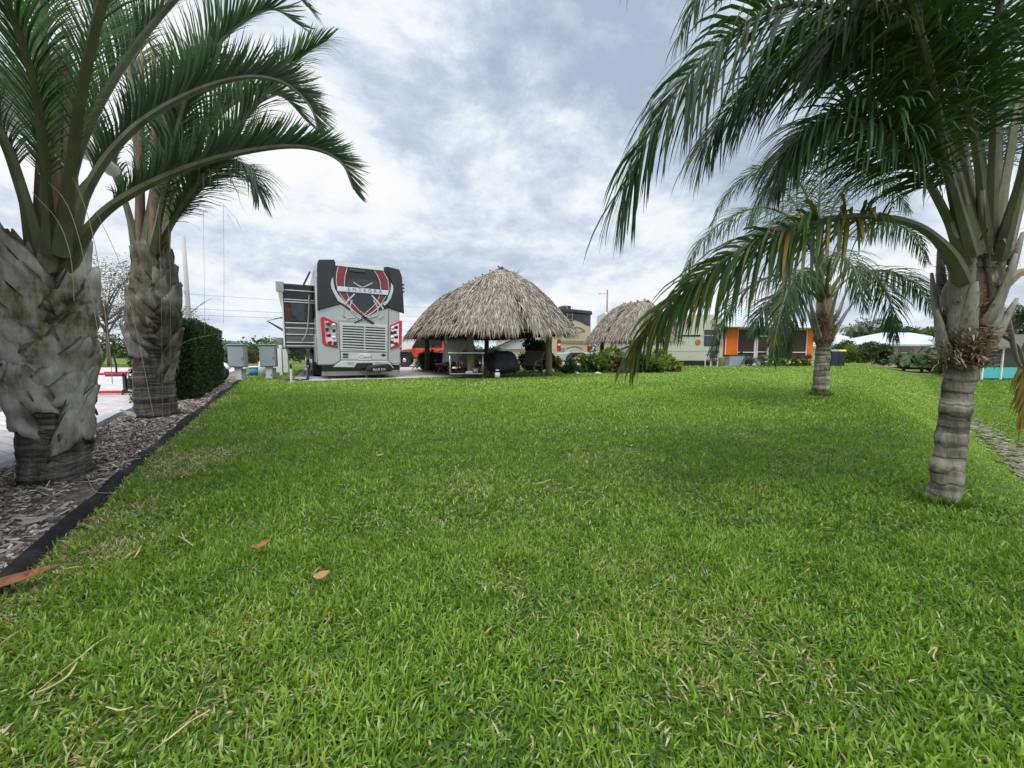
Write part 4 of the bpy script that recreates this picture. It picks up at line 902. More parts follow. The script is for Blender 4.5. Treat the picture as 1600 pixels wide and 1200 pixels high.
# grille
gr = decal(MB(), [(708, 622), (1120, 645), (1116, 874), (720, 866)], 3).build('engine_grille', M['silver2'], rv, bevel=.01)
mb = MB()
for k in range(9):
    for a, b, o in ((738, 918, 0), (930, 1098, 10)):
        y0 = 648 + k * 22.5 + o; decal(mb, [(a, y0), (b, y0 + 9), (b, y0 + 19), (a, y0 + 10)], 4)
mb.build('louvre', M['black'], gr)
mb = MB()
for k in range(9):
    for a, b, o in ((738, 918, 0), (930, 1098, 10)):
        y0 = 659 + k * 22.5 + o; decal(mb, [(a, y0), (b, y0 + 9), (b, y0 + 19), (a, y0 + 10)], 7)
mb.build('slat', M['silver2'], gr, bevel=.006)
lp = decal(MB(), [(722, 876), (1117, 884), (1115, 940), (726, 936)], 2).build('engine_door', M['silver2'], rv, bevel=.006)
pl = decal(MB(), [(878, 886), (980, 889), (980, 942), (880, 941)], 4).build('licence_plate', M['white'], rv, bevel=.004)
x, z = crop(929, 914); text('Coach', x, z, .16, M['grey_box'], pl, -.034, shear=.3)
mb = MB(); decal(mb, [(738, 884), (788, 886), (784, 902), (738, 900)], 4); decal(mb, [(740, 910), (784, 911), (784, 923), (740, 922)], 4); decal(mb, [(1062, 898), (1085, 886), (1110, 899), (1085, 912)], 4); mb.build('badge', M['metal_dark'], lp)
bp = decal(MB(), [(655, 1000), (730, 948), (1125, 950), (1176, 1010), (1010, 1006), (985, 968), (860, 968), (838, 1004)], 6).build('bumper', M['silver2'], rv, bevel=.015)
mb = MB(); decal(mb, [(778, 958), (832, 960), (828, 978), (782, 976)], 8); decal(mb, [(1015, 960), (1068, 962), (1066, 978), (1020, 978)], 8); mb.build('fog_lamp', M['steel'], bp)
decal(MB(), [(862, 970), (984, 970), (1006, 1010), (842, 1008)], 4).build('hitch_recess', M['black'], rv)
mb = MB(); x0, z0 = crop(920, 1015); x1, z1 = crop(1140, 1015)
mb.prism([(x0, z0 - .08), (x1, z0 - .10), (x1 + .02, z0 + .05), (x1 - .1, z0 + .17), (x0 + .55, z0 + .15), (x0 + .1, z0 + .10)], XZ, -.42, -.02)
tb = mb.build('tow_bar_cover', M['cover_black'], rv, bevel=.05)
text('BLUE OX', (x0 + x1) / 2, z0 - .02, .105, M['whiteline'], tb, -.427)
# mud flap across the back
x0, z0 = crop(562, 1040); x1, z1 = crop(1236, 1045)
MB().prism([(x0, .245), (x1, .245), (x1, .44), (x0, .46)], XZ, .16, .20).build('mud_flap', M['black'], rv, bevel=.01)
mf = MB().prism([(x0, .09), (x1, .09), (x1, .243), (x0, .243)], XZ, .155, .19).build('mud_flap', mat('polished_flap', (.40, .40, .36), .35, metal=.6, var=.3, scale=3), rv, bevel=.008)
text('NorthStar', (x0 + x1) / 2 + .25, .168, .18, M['metal_dark'], mf, .150, shear=.35)
MB().tube([(.22, .17, .11), (.22, .17, .02)], .015, 8).build('chain', M['steel'], rv)
MB().box((0, .6, .5), (2.2, 1.0, .2)).build('chassis', M['black'], rv)
mb = MB(); mb.box((0, 7, .62), (2.0, 11, .3)); mb.build('chassis', M['black'], rv)
# marker lamps on the side
for zm in (2.75, 1.98):
    MB().box((1.37, .12, zm), (.16, .08, .10)).build('marker_lamp', M['lamp_red'] if zm > 2 else M['metal_dark'], rv, bevel=.02)
# wheels
def wheel(x, y, r, wd, parent, side=-1, name='wheel'):
    w = MB().lathe([(r * .62, 0), (r * .94, .0), (r, wd * .12), (r, wd * .88), (r * .94, wd), (r * .62, wd)], (0, 0, 0), 28, axis='x').build('wheel', M['rubber'], parent, smooth=False)
    w.location = (x, y, r)
    prof = [(.02, -.03), (r * .25, -.025), (r * .3, .02), (r * .55, .03), (r * .63, -.005), (r * .64, .05)]
    if side > 0: prof = [(a, wd - b) for a, b in prof]
    MB().lathe(prof, (0, 0, 0), 24, axis='x').build('rim', M['chrome'], w, smooth=True)
    return w
for (x, y) in ((-1.40, 2.1), (-1.40, 3.4), (-1.40, 9.4), (1.0, 2.1), (1.0, 3.4), (1.0, 9.4)): wheel(x, y, .52, .30, rv, -1 if x < 0 else 1)
MB().box((-.95, 1.65, .42), (.6, .05, .7)).build('mud_flap', M['rubber'], rv)
for y in (2.1, 3.4, 9.4): MB().prism([(y - .64, .44), (y - .6, .92), (y - .36, 1.14), (y + .36, 1.14), (y + .6, .92), (y + .64, .44)], YZ, -1.345, -1.1).build('wheel_arch', M['black'], rv)
MB().box((-1.34, 6.3, .86), (.05, 4.2, .80)).build('bay_door', M['chrome'], rv, bevel=.015)
MB().box((-1.325, .75, 1.0), (.04, 1.3, .9)).build('bay_door', M['silver'], rv, bevel=.015)
# slide-out room on the driver's side
SX0, SX1, SY0, SY1, SZ0, SZ1 = -2.22, -1.30, 1.55, 8.2, 1.02, 3.26
so_ = MB().box(((SX0 + SX1) / 2, (SY0 + SY1) / 2, (SZ0 + SZ1) / 2), (SX1 - SX0, SY1 - SY0, SZ1 - SZ0)).build('slide_out', M['cap_black'], rv, bevel=.03)
def onend(mb, x0, x1, z0, z1, lev, mi=0): return mb.box(((x0 + x1) / 2, SY0 - .006 * lev / 2, (z0 + z1) / 2), (x1 - x0, .006 * lev, z1 - z0))
onend(MB(), SX0 + .04, SX1 - .02, SZ0 + .02, 1.92, 2).build('side_panel', mat('slide_grey', (.12, .125, .13), .35, metal=.2, var=.1, coat=.4), so_)
onend(MB(), SX0 + .05, SX0 + .22, 1.96, 2.42, 2).build('stripe', mat('maroon', (.10, .018, .016), .3, coat=.4), so_)
onend(MB(), SX0 + .24, SX1 - .28, 1.98, 2.58, 3).build('window', M['glass'], so_, bevel=.01)
onend(MB(), SX1 - .30, SX1 - .25, 1.98, 2.58, 2.5).build('stripe', M['black'], so_)
for z0 in (1.10, 1.22, 1.50, 1.72, 1.90, 2.62, 2.70, 3.02): onend(MB(), SX0 + .03, SX1 - .01, z0, z0 + .028, 4).build('trim_line', M['whiteline'], so_)
mb = MB()
for z0 in (1.16, 1.46, 1.80): onend(mb, SX0 + .04, SX1 - .02, z0, z0 + .05, 3)
mb.build('stripe', M['metal_dark'], so_)
MB().box((SX0 - .02, (SY0 + SY1) / 2, (SZ0 + SZ1) / 2), (.05, SY1 - SY0, SZ1 - SZ0 - .05)).build('side_wall', M['white'], so_, bevel=.01)
MB().lathe([(.001, 1.45), (.11, 1.45), (.11, 8.3), (.001, 8.3)], (SX0 - .08, 0, SZ1 - .12), 14, axis='y').build('awning_roll', M['white'], so_)
MB().box((SX0 - .08, 1.44, SZ1 - .14), (.24, .05, .36)).build('end_cap', M['galv'], so_, bevel=.02)
MB().tube([(SX1 - .28, 1.5, 3.24), (SX1 - .06, 1.5, 3.72)], .03, 8).build('awning_arm', M['metal_dark'], rv)
mb = MB(); mb.tube([(SX0 - .04, 2.6, 2.18), (SX0 - .55, 2.6, 2.02), (SX0 - .04, 2.6, 1.66)], .022, 6); mb.tube([(SX0 - .50, 2.62, 2.0), (SX0 - .04, 2.62, 1.72)], .018, 6); mb.build('awning_arm', M['metal_dark'], rv)
MB().tube(spline([(SX1 - .12, 1.5, 2.9), (SX1 - .16, 1.48, 2.2), (SX1 - .26, 1.47, 1.55), (SX1 - .40, 1.47, 1.3)], 12), .02, 6).build('downpipe', M['galv'], rv)
mb = MB(); mb.box((SX0 + .35, 2.2, .98), (.5, 1.1, .08)); mb.box((SX0 + .55, 1.75, .9), (.18, .3, .22)); mb.build('slide_rail', M['metal_dark'], rv)
# roof equipment and front
for y in (3.0, 7.5): MB().box((.2, y, TOP - .05), (.9, 1.1, .26)).build('air_conditioner', M['white'], rv, bevel=.08)
MB().prism([(-1.2, .9), (1.2, .9), (1.2, 3.2), (-1.2, 3.2)], XZ, LEN - .02, LEN + .03).build('windscreen', M['glass'], rv, bevel=.02)

# ------------------------------------------------------------------ hose, pedestals, fence, stake beside the motorhome
def ground(p): return Vector((p.x, p.y, hz(p.x, p.y)))
def pedestal(px_, dep, label, s=1.0, rz=0):
    b = W(px_, 580, dep); b.z = hz(b.x, b.y)
    t = thing('utility_pedestal', label, 'utility box', b, rz, 'grey utility pedestals between the lots')
    MB().box((0, 0, .20), (.20, .14, .44)).build('post', M['plastic_white'], t, bevel=.01)
    MB().box((.13, .03, .18), (.12, .10, .40)).build('post', M['galv'], t, bevel=.01)
    bx = MB().box((0, 0, .42 + .36 * s), (.48, .26, .72 * s)).build('box', M['grey_box'], t, bevel=.012)
    MB().box((0, -.14, .41 + .36 * s), (.42, .02, .64 * s)).build('door', M['grey_box'], bx, bevel=.006)
    MB().box((0, -.01, .425 + .73 * s), (.53, .32, .03)).build('lid', M['grey_box'], bx, bevel=.008)
    MB().box((.17, -.155, .42 + .3 * s), (.03, .02, .08)).build('latch', M['steel'], bx)
    return t
pedestal(373, 12.6, 'grey utility box on a post at the mulch bed end, nearer the hedge', 1.0, R(14))
pedestal(421, 13.2, 'grey utility box on a post in front of the white fence panels', 1.02, R(20))
b = W(434, 580, 15.3); b.z = hz(b.x, b.y)
t = thing('fence', 'short white plastic privacy fence behind the utility box', 'fence', b, A0 - R(18))
MB().box((-.18, 0, .58), (.56, .05, .92)).build('panel', M['plastic_white'], t, bevel=.01)
for x in (-.50, .14): MB().box((x, 0, .60), (.10, .10, 1.2)).build('post', M['plastic_white'], t, bevel=.01)
MB().box((.30, .02, .58), (.20, .05, .92)).build('panel', M['plastic_white'], t, bevel=.01)
b = W(455.5, 598, 11.25); b.z = hz(b.x, b.y)
t = thing('marker_stake', 'slim white stake standing in the grass near the motorhome', 'stake', b)
MB().box((0, 0, .20), (.055, .055, .46)).build('stake', M['plastic_white'], t, bevel=.006); MB().tube([(0, 0, .43), (0, 0, .56)], .03, 10).build('tap', M['metal_dark'], t)
b = W(413, 585, 14.2); b.z = hz(b.x, b.y)
t = thing('water_softener', 'white tapered water canister standing beside the utility box', 'canister', b)
MB().lathe([(.001, 0), (.20, 0), (.16, .55), (.11, .62), (.001, .63)], n=18).build('tank', M['plastic_white'], t, smooth=True)
MB().lathe([(.001, .70), (.13, .70), (.10, .98), (.02, 1.05), (.001, 1.05)], n=18).build('head', M['plastic_white'], t, smooth=True); MB().tube([(0, 0, .6), (0, 0, .75)], .04, 8).build('neck', M['metal_dark'], t)
b = W(400, 583, 15.0); b.z = hz(b.x, b.y)
t = thing('storage_tub', 'blue plastic tub on the ground behind the utility boxes', 'tub', b)
MB().lathe([(.001, 0), (.20, 0), (.24, .34), (.22, .34), (.19, .03), (.001, .03)], n=20).build('tub', M['blue'], t, smooth=True); MB().lathe([(.235, .33), (.26, .34), (.26, .37), (.235, .38)], n=20).build('rim', M['white'], t)
pts = [W(440, 590, 12.6), W(452, 596, 12.2), W(470, 597, 12.0), W(480, 590, 12.4)]
pts = [Vector((p.x, p.y, hz(p.x, p.y) + .05)) for p in pts]; e = W(481, 560, 13.4)
o = MB().tube(spline([W(425, 586, 13.1)] + pts + [W(481.5, 575, 13.4), e], 30), .045, 8).build('sewer_hose', M['black'], None, smooth=True); tag(o, 'black ribbed sewer hose running from the utility box to the motorhome', 'hose')
# hedge
# ================================================================== thatched huts
M['thatch'] = leafmat('thatch_straw', [(0, (.045, .035, .027)), (.3, (.165, .135, .106)), (.6, (.33, .28, .226)), (.85, (.45, .393, .328)), (1, (.60, .54, .46))], rough=.9, trans=.08, tcol=(.3, .2, .1), spec=.1)
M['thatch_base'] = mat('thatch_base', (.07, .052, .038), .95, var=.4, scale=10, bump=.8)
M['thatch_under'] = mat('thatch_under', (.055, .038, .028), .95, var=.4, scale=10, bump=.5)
def hut(label, C, ha, hb, ridge, ze, zp, posts, nst, seed, big=True, bul=.16):
    r = np.random.default_rng(seed); base = Vector((C.x, C.y, hz(C.x, C.y) + .03))
    t = thing('thatched_hut', label, 'thatched hut', base, A0)
    for k, (x, y) in enumerate(posts):
        rr = random.Random(k + seed); lean = rr.uniform(-.04, .04)
        mb = MB(); mb.tube(spline([(x, y, -.05), (x + lean, y, .9), (x + lean * .5, y, ze + .55)], 8), [.135, .13, .125, .128, .122, .118, .12, .115], 14)
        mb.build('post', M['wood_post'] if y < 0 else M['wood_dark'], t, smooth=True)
    # beams and rafters
    mb = MB()
    xs = sorted({round(p[0], 2) for p in posts}); ys = sorted({round(p[1], 2) for p in posts})
    for x in (xs[0], xs[-1]): mb.tube([(x, ys[0] - .3, ze + .35), (x, ys[-1] + .3, ze + .35)], .09, 10)
    for y in (ys[0], ys[-1]): mb.tube([(xs[0] - .3, y, ze + .5), (xs[-1] + .3, y, ze + .5)], .09, 10)
    for y in np.linspace(-hb * .9, hb * .9, 9):
        for s in (-1, 1): mb.tube([(s * ha * .93, y, ze + .10), (0, max(-ridge, min(ridge, y)), zp - .25)], .045, 6)
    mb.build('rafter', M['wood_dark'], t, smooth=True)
    # roof surface: u round the eave, v from eave to ridge, bulging a little
    def eave(u):
        """point on a rounded rectangle, and its partner on the ridge"""
        a = u * 2 * np.pi; c, s = np.cos(a), np.sin(a); e = .32
        x = ha * np.sign(c) * np.abs(c) ** e; y = hb * np.sign(s) * np.abs(s) ** e
        return x, y, 0 * x, np.clip(y, -ridge, ridge)
    def surf(u, v):
        x, y, rx, ry = eave(u)
        g = v ** 1.0; X = x + (rx - x) * g; Y = y + (ry - y) * g
        Z = ze + (zp - ze) * (v + bul * np.sin(np.pi * v) ) 
        return np.stack([X, Y, Z], -1)
    NU, NV = 96, 12; uu, vv = np.meshgrid(np.arange(NU) / NU, np.linspace(-.02, 1, NV))
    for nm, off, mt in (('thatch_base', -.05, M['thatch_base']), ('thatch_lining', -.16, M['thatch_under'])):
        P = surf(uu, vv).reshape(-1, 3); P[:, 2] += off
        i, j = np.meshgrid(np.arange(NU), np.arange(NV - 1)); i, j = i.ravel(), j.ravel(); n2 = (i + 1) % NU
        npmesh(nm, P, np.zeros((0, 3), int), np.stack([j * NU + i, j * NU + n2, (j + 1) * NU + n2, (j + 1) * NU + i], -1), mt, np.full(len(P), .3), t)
    # straw: layered courses, each strip lies down-slope with its tip lifted
    n = nst; v = r.random(n) ** 1.15; v = np.round(v * 15) / 15 + (r.random(n) - .5) * .07; v = np.clip(v, 0, 1); u = r.random(n)
    # even out the angular spacing along the eave
    tab = np.linspace(0, 1, 721); pe = surf(tab, tab * 0); cl = np.concatenate([[0], np.cumsum(np.linalg.norm(np.diff(pe, axis=0), axis=1))]); u = np.interp(r.random(n) * cl[-1], cl, tab)
    P0 = surf(u, v); dn = surf(u, np.clip(v - .06, -.06, 1)) - surf(u, v + .0); dn = np.where(np.abs(dn).sum(1, keepdims=True) < 1e-6, [[0, 0, -1.]], dn)
    dn /= np.linalg.norm(dn, axis=1, keepdims=True) + 1e-9
    tg = surf(u + .002, v * .98) - surf(u - .002, v * .98); tg /= np.linalg.norm(tg, axis=1, keepdims=True) + 1e-9
    nr = np.cross(tg, dn); nr *= np.sign(nr[:, 2:3] + 1e-9)
    L = (.22 + .36 * r.random(n)); wd = .007 + .020 * r.random(n) ** 1.5; sk = (r.random(n) - .5) * .75
    d = dn + tg * sk[:, None]; d /= np.linalg.norm(d, axis=1, keepdims=True)
    w = tg * wd[:, None] + nr * ((r.random(n) - .5) * .016)[:, None]
    lift = (.02 + .12 * r.random(n) ** 2)
    b = P0 + nr * (.005 + .03 * r.random(n))[:, None] - d * .10
    mid = P0 + d * (L * .5)[:, None] + nr * (.03 + lift * .6)[:, None]
    fr = v < .10; L2 = np.where(fr, L * 1.0, L)
    tip = P0 + d * L2[:, None] + nr * (lift * .7)[:, None]; tip[:, 2] -= np.where(fr, .10, .03) * r.random(n)
    V = np.stack([b - w, b + w, mid - w * .9, mid + w * .9, tip], 1).reshape(-1, 3)
    lump = .5 + .5 * np.sin(u * 160 + 9 * np.sin(v * 30)) * np.sin(v * 47)
    ti = np.clip(.22 + .62 * r.random(n) + .12 * lump - .10 * (r.random(n) < .12), 0, 1)
    k5 = np.arange(n) * 5
    th = npmesh('thatch', V, np.stack([k5 + 2, k5 + 3, k5 + 4], -1), np.stack([k5, k5 + 1, k5 + 3, k5 + 2], -1), M['thatch'], np.repeat(ti, 5), t)
    # ridge cap held by crossed sticks
    mb = MB(); mb.prism([(-.26, zp - .16), (0, zp + .11), (.26, zp - .16)], XZ, -ridge - .12, ridge + .1); mb.build('ridge_cap', M['thatch_base'], t)
    mb = MB(); rr = random.Random(seed)
    for i in range(260):
        y = rr.uniform(-ridge - .15, ridge + .1); s = rr.choice((-1, 1)); x0 = rr.uniform(-.02, .06) * s
        a = Vector((x0, y, zp + .12)); e = a + Vector((s * rr.uniform(.2, .45), rr.uniform(-.06, .06), -rr.uniform(.25, .45))); w_ = Vector((0, .013, 0))
        mb.add([a - w_, a + w_, e + w_ + Vector((0, 0, .03)), e - w_ + Vector((0, 0, .03))], [(0, 1, 2, 3)], 0, rr.uniform(.4, .95))
    mb.build('ridge_straw', M['thatch'], t)
    for i in range(6 if big else 4):
        y = -ridge + .1 + i * (2 * ridge - .3) / (5 if big else 3)
        mb = MB(); mb.tube([(-.34, y - .03, zp - .12), (.10, y + .02, zp + .19)], .03, 6); mb.tube([(.34, y + .03, zp - .12), (-.10, y - .02, zp + .19)], .03, 6); mb.build('ridge_stick', M['wood_post'], t)
    for s in (-1, 1): MB().tube([(s * .28, -ridge - .1, zp - .05), (s * .28, ridge + .1, zp - .05)], .03, 6).build('ridge_pole', M['wood_post'], t)
    if big:
        mb = MB()
        for i in range(26):
            a = Vector((.25 + rr.uniform(-.05, .35), -ridge + rr.uniform(-.3, .15), zp - .12)); d_ = Vector((rr.uniform(.3, 1.0), rr.uniform(-.6, .2), rr.uniform(.1, .75))).normalized(); L_ = rr.uniform(.25, .55); w_ = Vector((-d_.y, d_.x, .2)) * .018
            mb.add([a - w_, a + w_, a + d_ * L_ * .6 + w_ * .7, a + d_ * L_ * .6 - w_ * .7, a + d_ * L_], [(0, 1, 2, 3), (3, 2, 4)], 0, rr.uniform(.2, .5))
        mb.build('loose_frond', M['fibre'], t)
    return t
HC = Vector((-1.38, 16.85, 0))
PX, PY = 1.57, 3.15
hut('large thatched hut on log posts sheltering the patio furniture', HC, 2.52, 4.05, 2.2, 1.78, 3.96, [(-PX, -PY), (PX, -PY), (-PX, PY), (PX, PY)], 46000, 3)
hut('smaller thatched hut behind the flower bed, half hidden by a palm frond', Vector((6.9, 22.2, 0)), 1.95, 2.0, .95, 1.68, 3.62, [(-1.2, -1.2), (1.2, -1.2), (-1.2, 1.2), (1.2, 1.2)], 22000, 5, False)

# ------------------------------------------------------------------ furniture under the hut
PZ = .25
def at(px_, dep, z=None):
    p = W(px_, 580, dep); p.z = hz(p.x, p.y) + .03 if z is None else z; return p
# stainless prep table
b = at(729, 13.2); t = thing('prep_table', 'stainless steel prep table with a lower shelf at the patio edge', 'table', b, A0 * .25)
MB().box((0, 0, .86), (1.22, .60, .04)).build('tabletop', M['steel'], t, bevel=.008)
MB().box((0, 0, .16), (1.12, .50, .025)).build('shelf', M['steel'], t, bevel=.005)
for x in (-.55, .55):
    for y in (-.24, .24): MB().tube([(x, y, 0), (x, y, .85)], .02, 10).build('leg', M['steel'], t, smooth=True)
s = b + Vector((.30, .02, .175)); o = thing('water_bowl', 'small grey tub on the shelf of the steel table', 'tub', s); MB().lathe([(.001, 0), (.09, 0), (.11, .15), (.10, .15), (.08, .02), (.001, .02)], n=16).build('tub', M['galv'], o, smooth=True); MB().lathe([(.10, .145), (.118, .15), (.118, .165), (.10, .17)], n=16).build('rim', M['grey_box'], o)
s = b + Vector((.10, -.06, .175)); o = MB().prism([(-.12, 0), (.12, 0), (.13, .04), (.05, .075), (-.08, .07), (-.13, .03)], XZ, -.09, .09).build('towel', M['white'], None, bevel=.02); o.location = s; tag(o, 'white folded towel lying on the shelf of the steel table', 'towel')
# grey covered grill
def draped(name, prof, rx, ry, m, parent, seed, n=44, folds=9, amp=.05, sq=.55, z0=0):
    """cloth cover: rounded-box rings down to a hem with folds"""
    r = random.Random(seed); mb = MB(); ph = [r.uniform(0, 6.28) for _ in range(4)]
    for k, (f, z) in enumerate(prof):
        for j in range(n):
            a = 2 * math.pi * j / n; c, s = math.cos(a), math.sin(a); e = sq
            x = rx * f * math.copysign(abs(c) ** e, c); y = ry * f * math.copysign(abs(s) ** e, s)
            hang = k / (len(prof) - 1); wv = 1 + amp * hang * math.sin(folds * a + ph[0] + hang) + amp * .5 * hang * math.sin(folds * 1.7 * a + ph[1])
            mb.v.append((x * wv, y * wv, z + z0 + .025 * math.sin(3 * a + ph[2]) * hang + .02 * math.sin(5 * a + ph[3]))); mb.t.append(.5)
    k = len(prof)
    mb.f += [[i * n + j, i * n + (j + 1) % n, (i + 1) * n + (j + 1) % n, (i + 1) * n + j] for i in range(k - 1) for j in range(n)] + [list(range(n))]; mb.m += [0] * len(mb.f)
    return mb.build(name, m, parent, smooth=True)
b = at(719, 15.6); t = thing('covered_grill', 'large grill under a pale grey cover behind the steel table', 'grill', b, A0)
draped('cover', [(.55, 1.42), (.72, 1.40), (.80, 1.30), (.95, 1.12), (1.0, .95), (1.02, .72), (1.06, .50)], .62, .40, M['cover_grey'], t, 3, amp=.06)
MB().tube(spline([(-.52, 0, 1.20), (-.56, 0, 1.45), (-.55, 0, 1.55), (-.53, 0, 1.66)], 8), [.09, .085, .08, .08, .08, .078, .07, .03], 12).build('chimney', M['cover_grey'], t, smooth=True)
for x in (-.45, .45):
    for y in (-.25, .25): MB().tube([(x, y, 0), (x, y, .6)], .025, 8).build('leg', M['black'], t)
MB().box((0, 0, .22), (1.0, .55, .03)).build('shelf', M['metal_dark'], t)
# navy covered lump by the post
b = at(690, 17.6); o = draped('covered_stool', [(.5, .86), (.8, .82), (.95, .6), (1.05, .3), (1.15, 0)], .24, .22, M['navy'], None, 8, amp=.07); o.location = b; tag(o, 'dark blue draped stool standing between the post and the grey grill', 'stool')
# timber lounge chair
b = at(697, 15.8); t = thing('lounge_chair', 'pale reclining timber chair left of the grey covered grill', 'chair', b, R(-30))
for x in (-.28, .28):
    MB().tube([(x, .35, .02), (x, -.35, .42)], .03, 8).build('leg', M['wood_post'], t); MB().tube([(x, -.30, 0), (x, .1, .36)], .03, 8).build('leg', M['wood_post'], t)
MB().prism([(-.35, .40), (.30, .30), (.30, .34), (-.35, .45)], YZ, -.28, .28).build('seat', M['wood_post'], t, bevel=.01)
MB().prism([(.22, .30), (.62, .98), (.58, 1.0), (.18, .34)], YZ, -.28, .28).build('backrest', M['wood_post'], t, bevel=.01)
for x in (-.33, .33): MB().box((x, 0, .56), (.08, .6, .03)).build('armrest', M['wood_post'], t, bevel=.01)
def wicker_chair(px_, dep, rz, label):
    t = thing('wicker_armchair', label, 'armchair', at(px_, dep), rz, 'brown wicker armchairs under the hut')
    MB().box((0, 0, .36), (.58, .58, .12)).build('seat', M['wicker'], t, bevel=.03)
    MB().prism([(-.29, .36), (.29, .36), (.34, .92), (.2, 1.0), (-.2, 1.0), (-.34, .92)], XZ, .24, .31).build('backrest', M['wicker'], t, bevel=.03)
    for s in (-1, 1):
        MB().tube(spline([(s * .30, .27, .70), (s * .33, 0, .66), (s * .34, -.22, .60), (s * .33, -.30, .42), (s * .31, -.28, 0)], 14), .032, 8).build('armrest', M['wicker'], t, smooth=True)
        MB().tube([(s * .28, .26, 0), (s * .28, .26, .4)], .028, 8).build('leg', M['wicker'], t)
    MB().box((0, -.28, .20), (.52, .03, .30)).build('apron', M['wicker'], t)
    return t
wicker_chair(732, 15.2, R(200), 'brown wicker armchair with slatted back seen through the steel table')
wicker_chair(752, 15.3, R(70), 'brown wicker armchair with curved arm between the steel table and the black grill')
# black covered grill
b = at(786, 13.7); t = thing('covered_grill', 'grill under a sagging black cover on thin splayed legs', 'grill', b, A0 * .6)
draped('cover', [(.30, .92), (.55, .90), (.74, .80), (.90, .60), (1.0, .42), (.98, .28), (.72, .17)], .56, .44, M['cover_black'], t, 12, amp=.10, folds=7, sq=.8)
for x, y in ((-.42, -.28), (.42, -.28), (-.3, .28), (.3, .28)): MB().tube([(x * .8, y * .8, .5), (x * 1.12, y * 1.12, 0)], .016, 8).build('leg', M['black'], t)
b = at(777, 13.15); t = thing('lantern', 'small white canister lantern on the patio edge by the black grill', 'lantern', b)
MB().lathe([(.001, 0), (.10, 0), (.085, .20), (.001, .20)], n=16).build('base', M['plastic_white'], t, smooth=True); MB().lathe([(.07, .20), (.075, .25), (.07, .255), (.001, .256)], n=16).build('band', M['black'], t); MB().lathe([(.065, .255), (.06, .30), (.001, .305)], n=16).build('cap', M['plastic_white'], t)
b = at(758, 13.6); t = thing('folding_chair', 'black folding camp chair left of the black covered grill', 'chair', b, R(160))
for s in (-1, 1): MB().tube([(s * .24, -.22, 0), (s * .24, .22, .62)], .013, 6).build('leg', M['black'], t); MB().tube([(s * .24, .22, 0), (s * .24, -.2, .42), (s * .24, -.26, .86)], .013, 6).build('leg', M['black'], t)
MB().box((0, 0, .42), (.46, .42, .02)).build('seat', M['cover_black'], t); MB().box((0, -.24, .70), (.46, .02, .30)).build('backrest', M['cover_black'], t)
# wicker bench
b = at(826, 15.0); t = thing('wicker_bench', 'brown wicker lounge seat with high sloping back near the front right post', 'bench', b, R(-35))
MB().prism([(-.30, .40), (.32, .34), (.32, .42), (-.30, .47)], YZ, -.42, .42).build('seat', M['wicker'], t, bevel=.03)
MB().prism([(.24, .38), (.52, .92), (.46, .96), (.18, .44)], YZ, -.44, .44).build('backrest', M['wicker'], t, bevel=.03)
for s in (-1, 1):
    MB().tube(spline([(s * .45, .42, .62), (s * .47, .1, .60), (s * .47, -.25, .52), (s * .46, -.34, .3), (s * .45, -.34, 0)], 12), .03, 8).build('armrest', M['wicker'], t, smooth=True); MB().tube([(s * .42, .30, 0), (s * .42, .34, .42)], .025, 8).build('leg', M['wicker'], t)
b = at(836, 14.85); t = thing('side_table', 'low slim dark side table in front of the wicker lounge seat', 'table', b, A0)
MB().box((0, 0, .46), (.42, .32, .03)).build('tabletop', M['metal_dark'], t)
for x in (-.18, .18):
    for y in (-.13, .13): MB().tube([(x, y, 0), (x, y, .45)], .012, 6).build('leg', M['metal_dark'], t)
MB().box((0, 0, .14), (.38, .28, .02)).build('shelf', M['metal_dark'], t)
# ================================================================== shrubs, hedges, trees
def lm(name, a, b, c, hi=None, **kw): return leafmat(name, [(0, a), (.5, b), (.85, c), (1, hi or c)], **kw)
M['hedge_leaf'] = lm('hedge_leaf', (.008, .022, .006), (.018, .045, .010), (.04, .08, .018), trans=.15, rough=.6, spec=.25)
M['shrub_dark'] = lm('shrub_dark_leaf', (.010, .028, .008), (.026, .062, .014), (.06, .11, .025), trans=.2)
M['shrub_mid'] = lm('shrub_mid_leaf', (.03, .07, .010), (.08, .16, .022), (.16, .25, .035), (.30, .34, .06), trans=.35)
M['shrub_yellow'] = lm('shrub_yellow_leaf', (.07, .11, .012), (.17, .23, .025), (.34, .36, .04), (.5, .42, .05), trans=.35)
M['croton'] = lm('croton_leaf', (.05, .02, .012), (.12, .05, .02), (.10, .14, .03), (.42, .12, .05), trans=.25)
M['tree_olive'] = lm('tree_olive_leaf', (.022, .04, .014), (.055, .085, .028), (.11, .15, .05), (.18, .19, .08), trans=.25, rough=.6)
M['tree_grey'] = lm('tree_grey_leaf', (.05, .06, .045), (.10, .115, .085), (.17, .18, .13), (.24, .24, .18), trans=.2, rough=.7)
M['grass_tuft'] = lm('ornamental_grass', (.12, .11, .05), (.28, .25, .13), (.42, .36, .22), trans=.3, rough=.6)
M['flower_red'] = mat('flower_pink', (.62, .30, .26), .6, var=.2); M['flower_white'] = mat('flower_white', (.78, .75, .70), .6, var=.1)

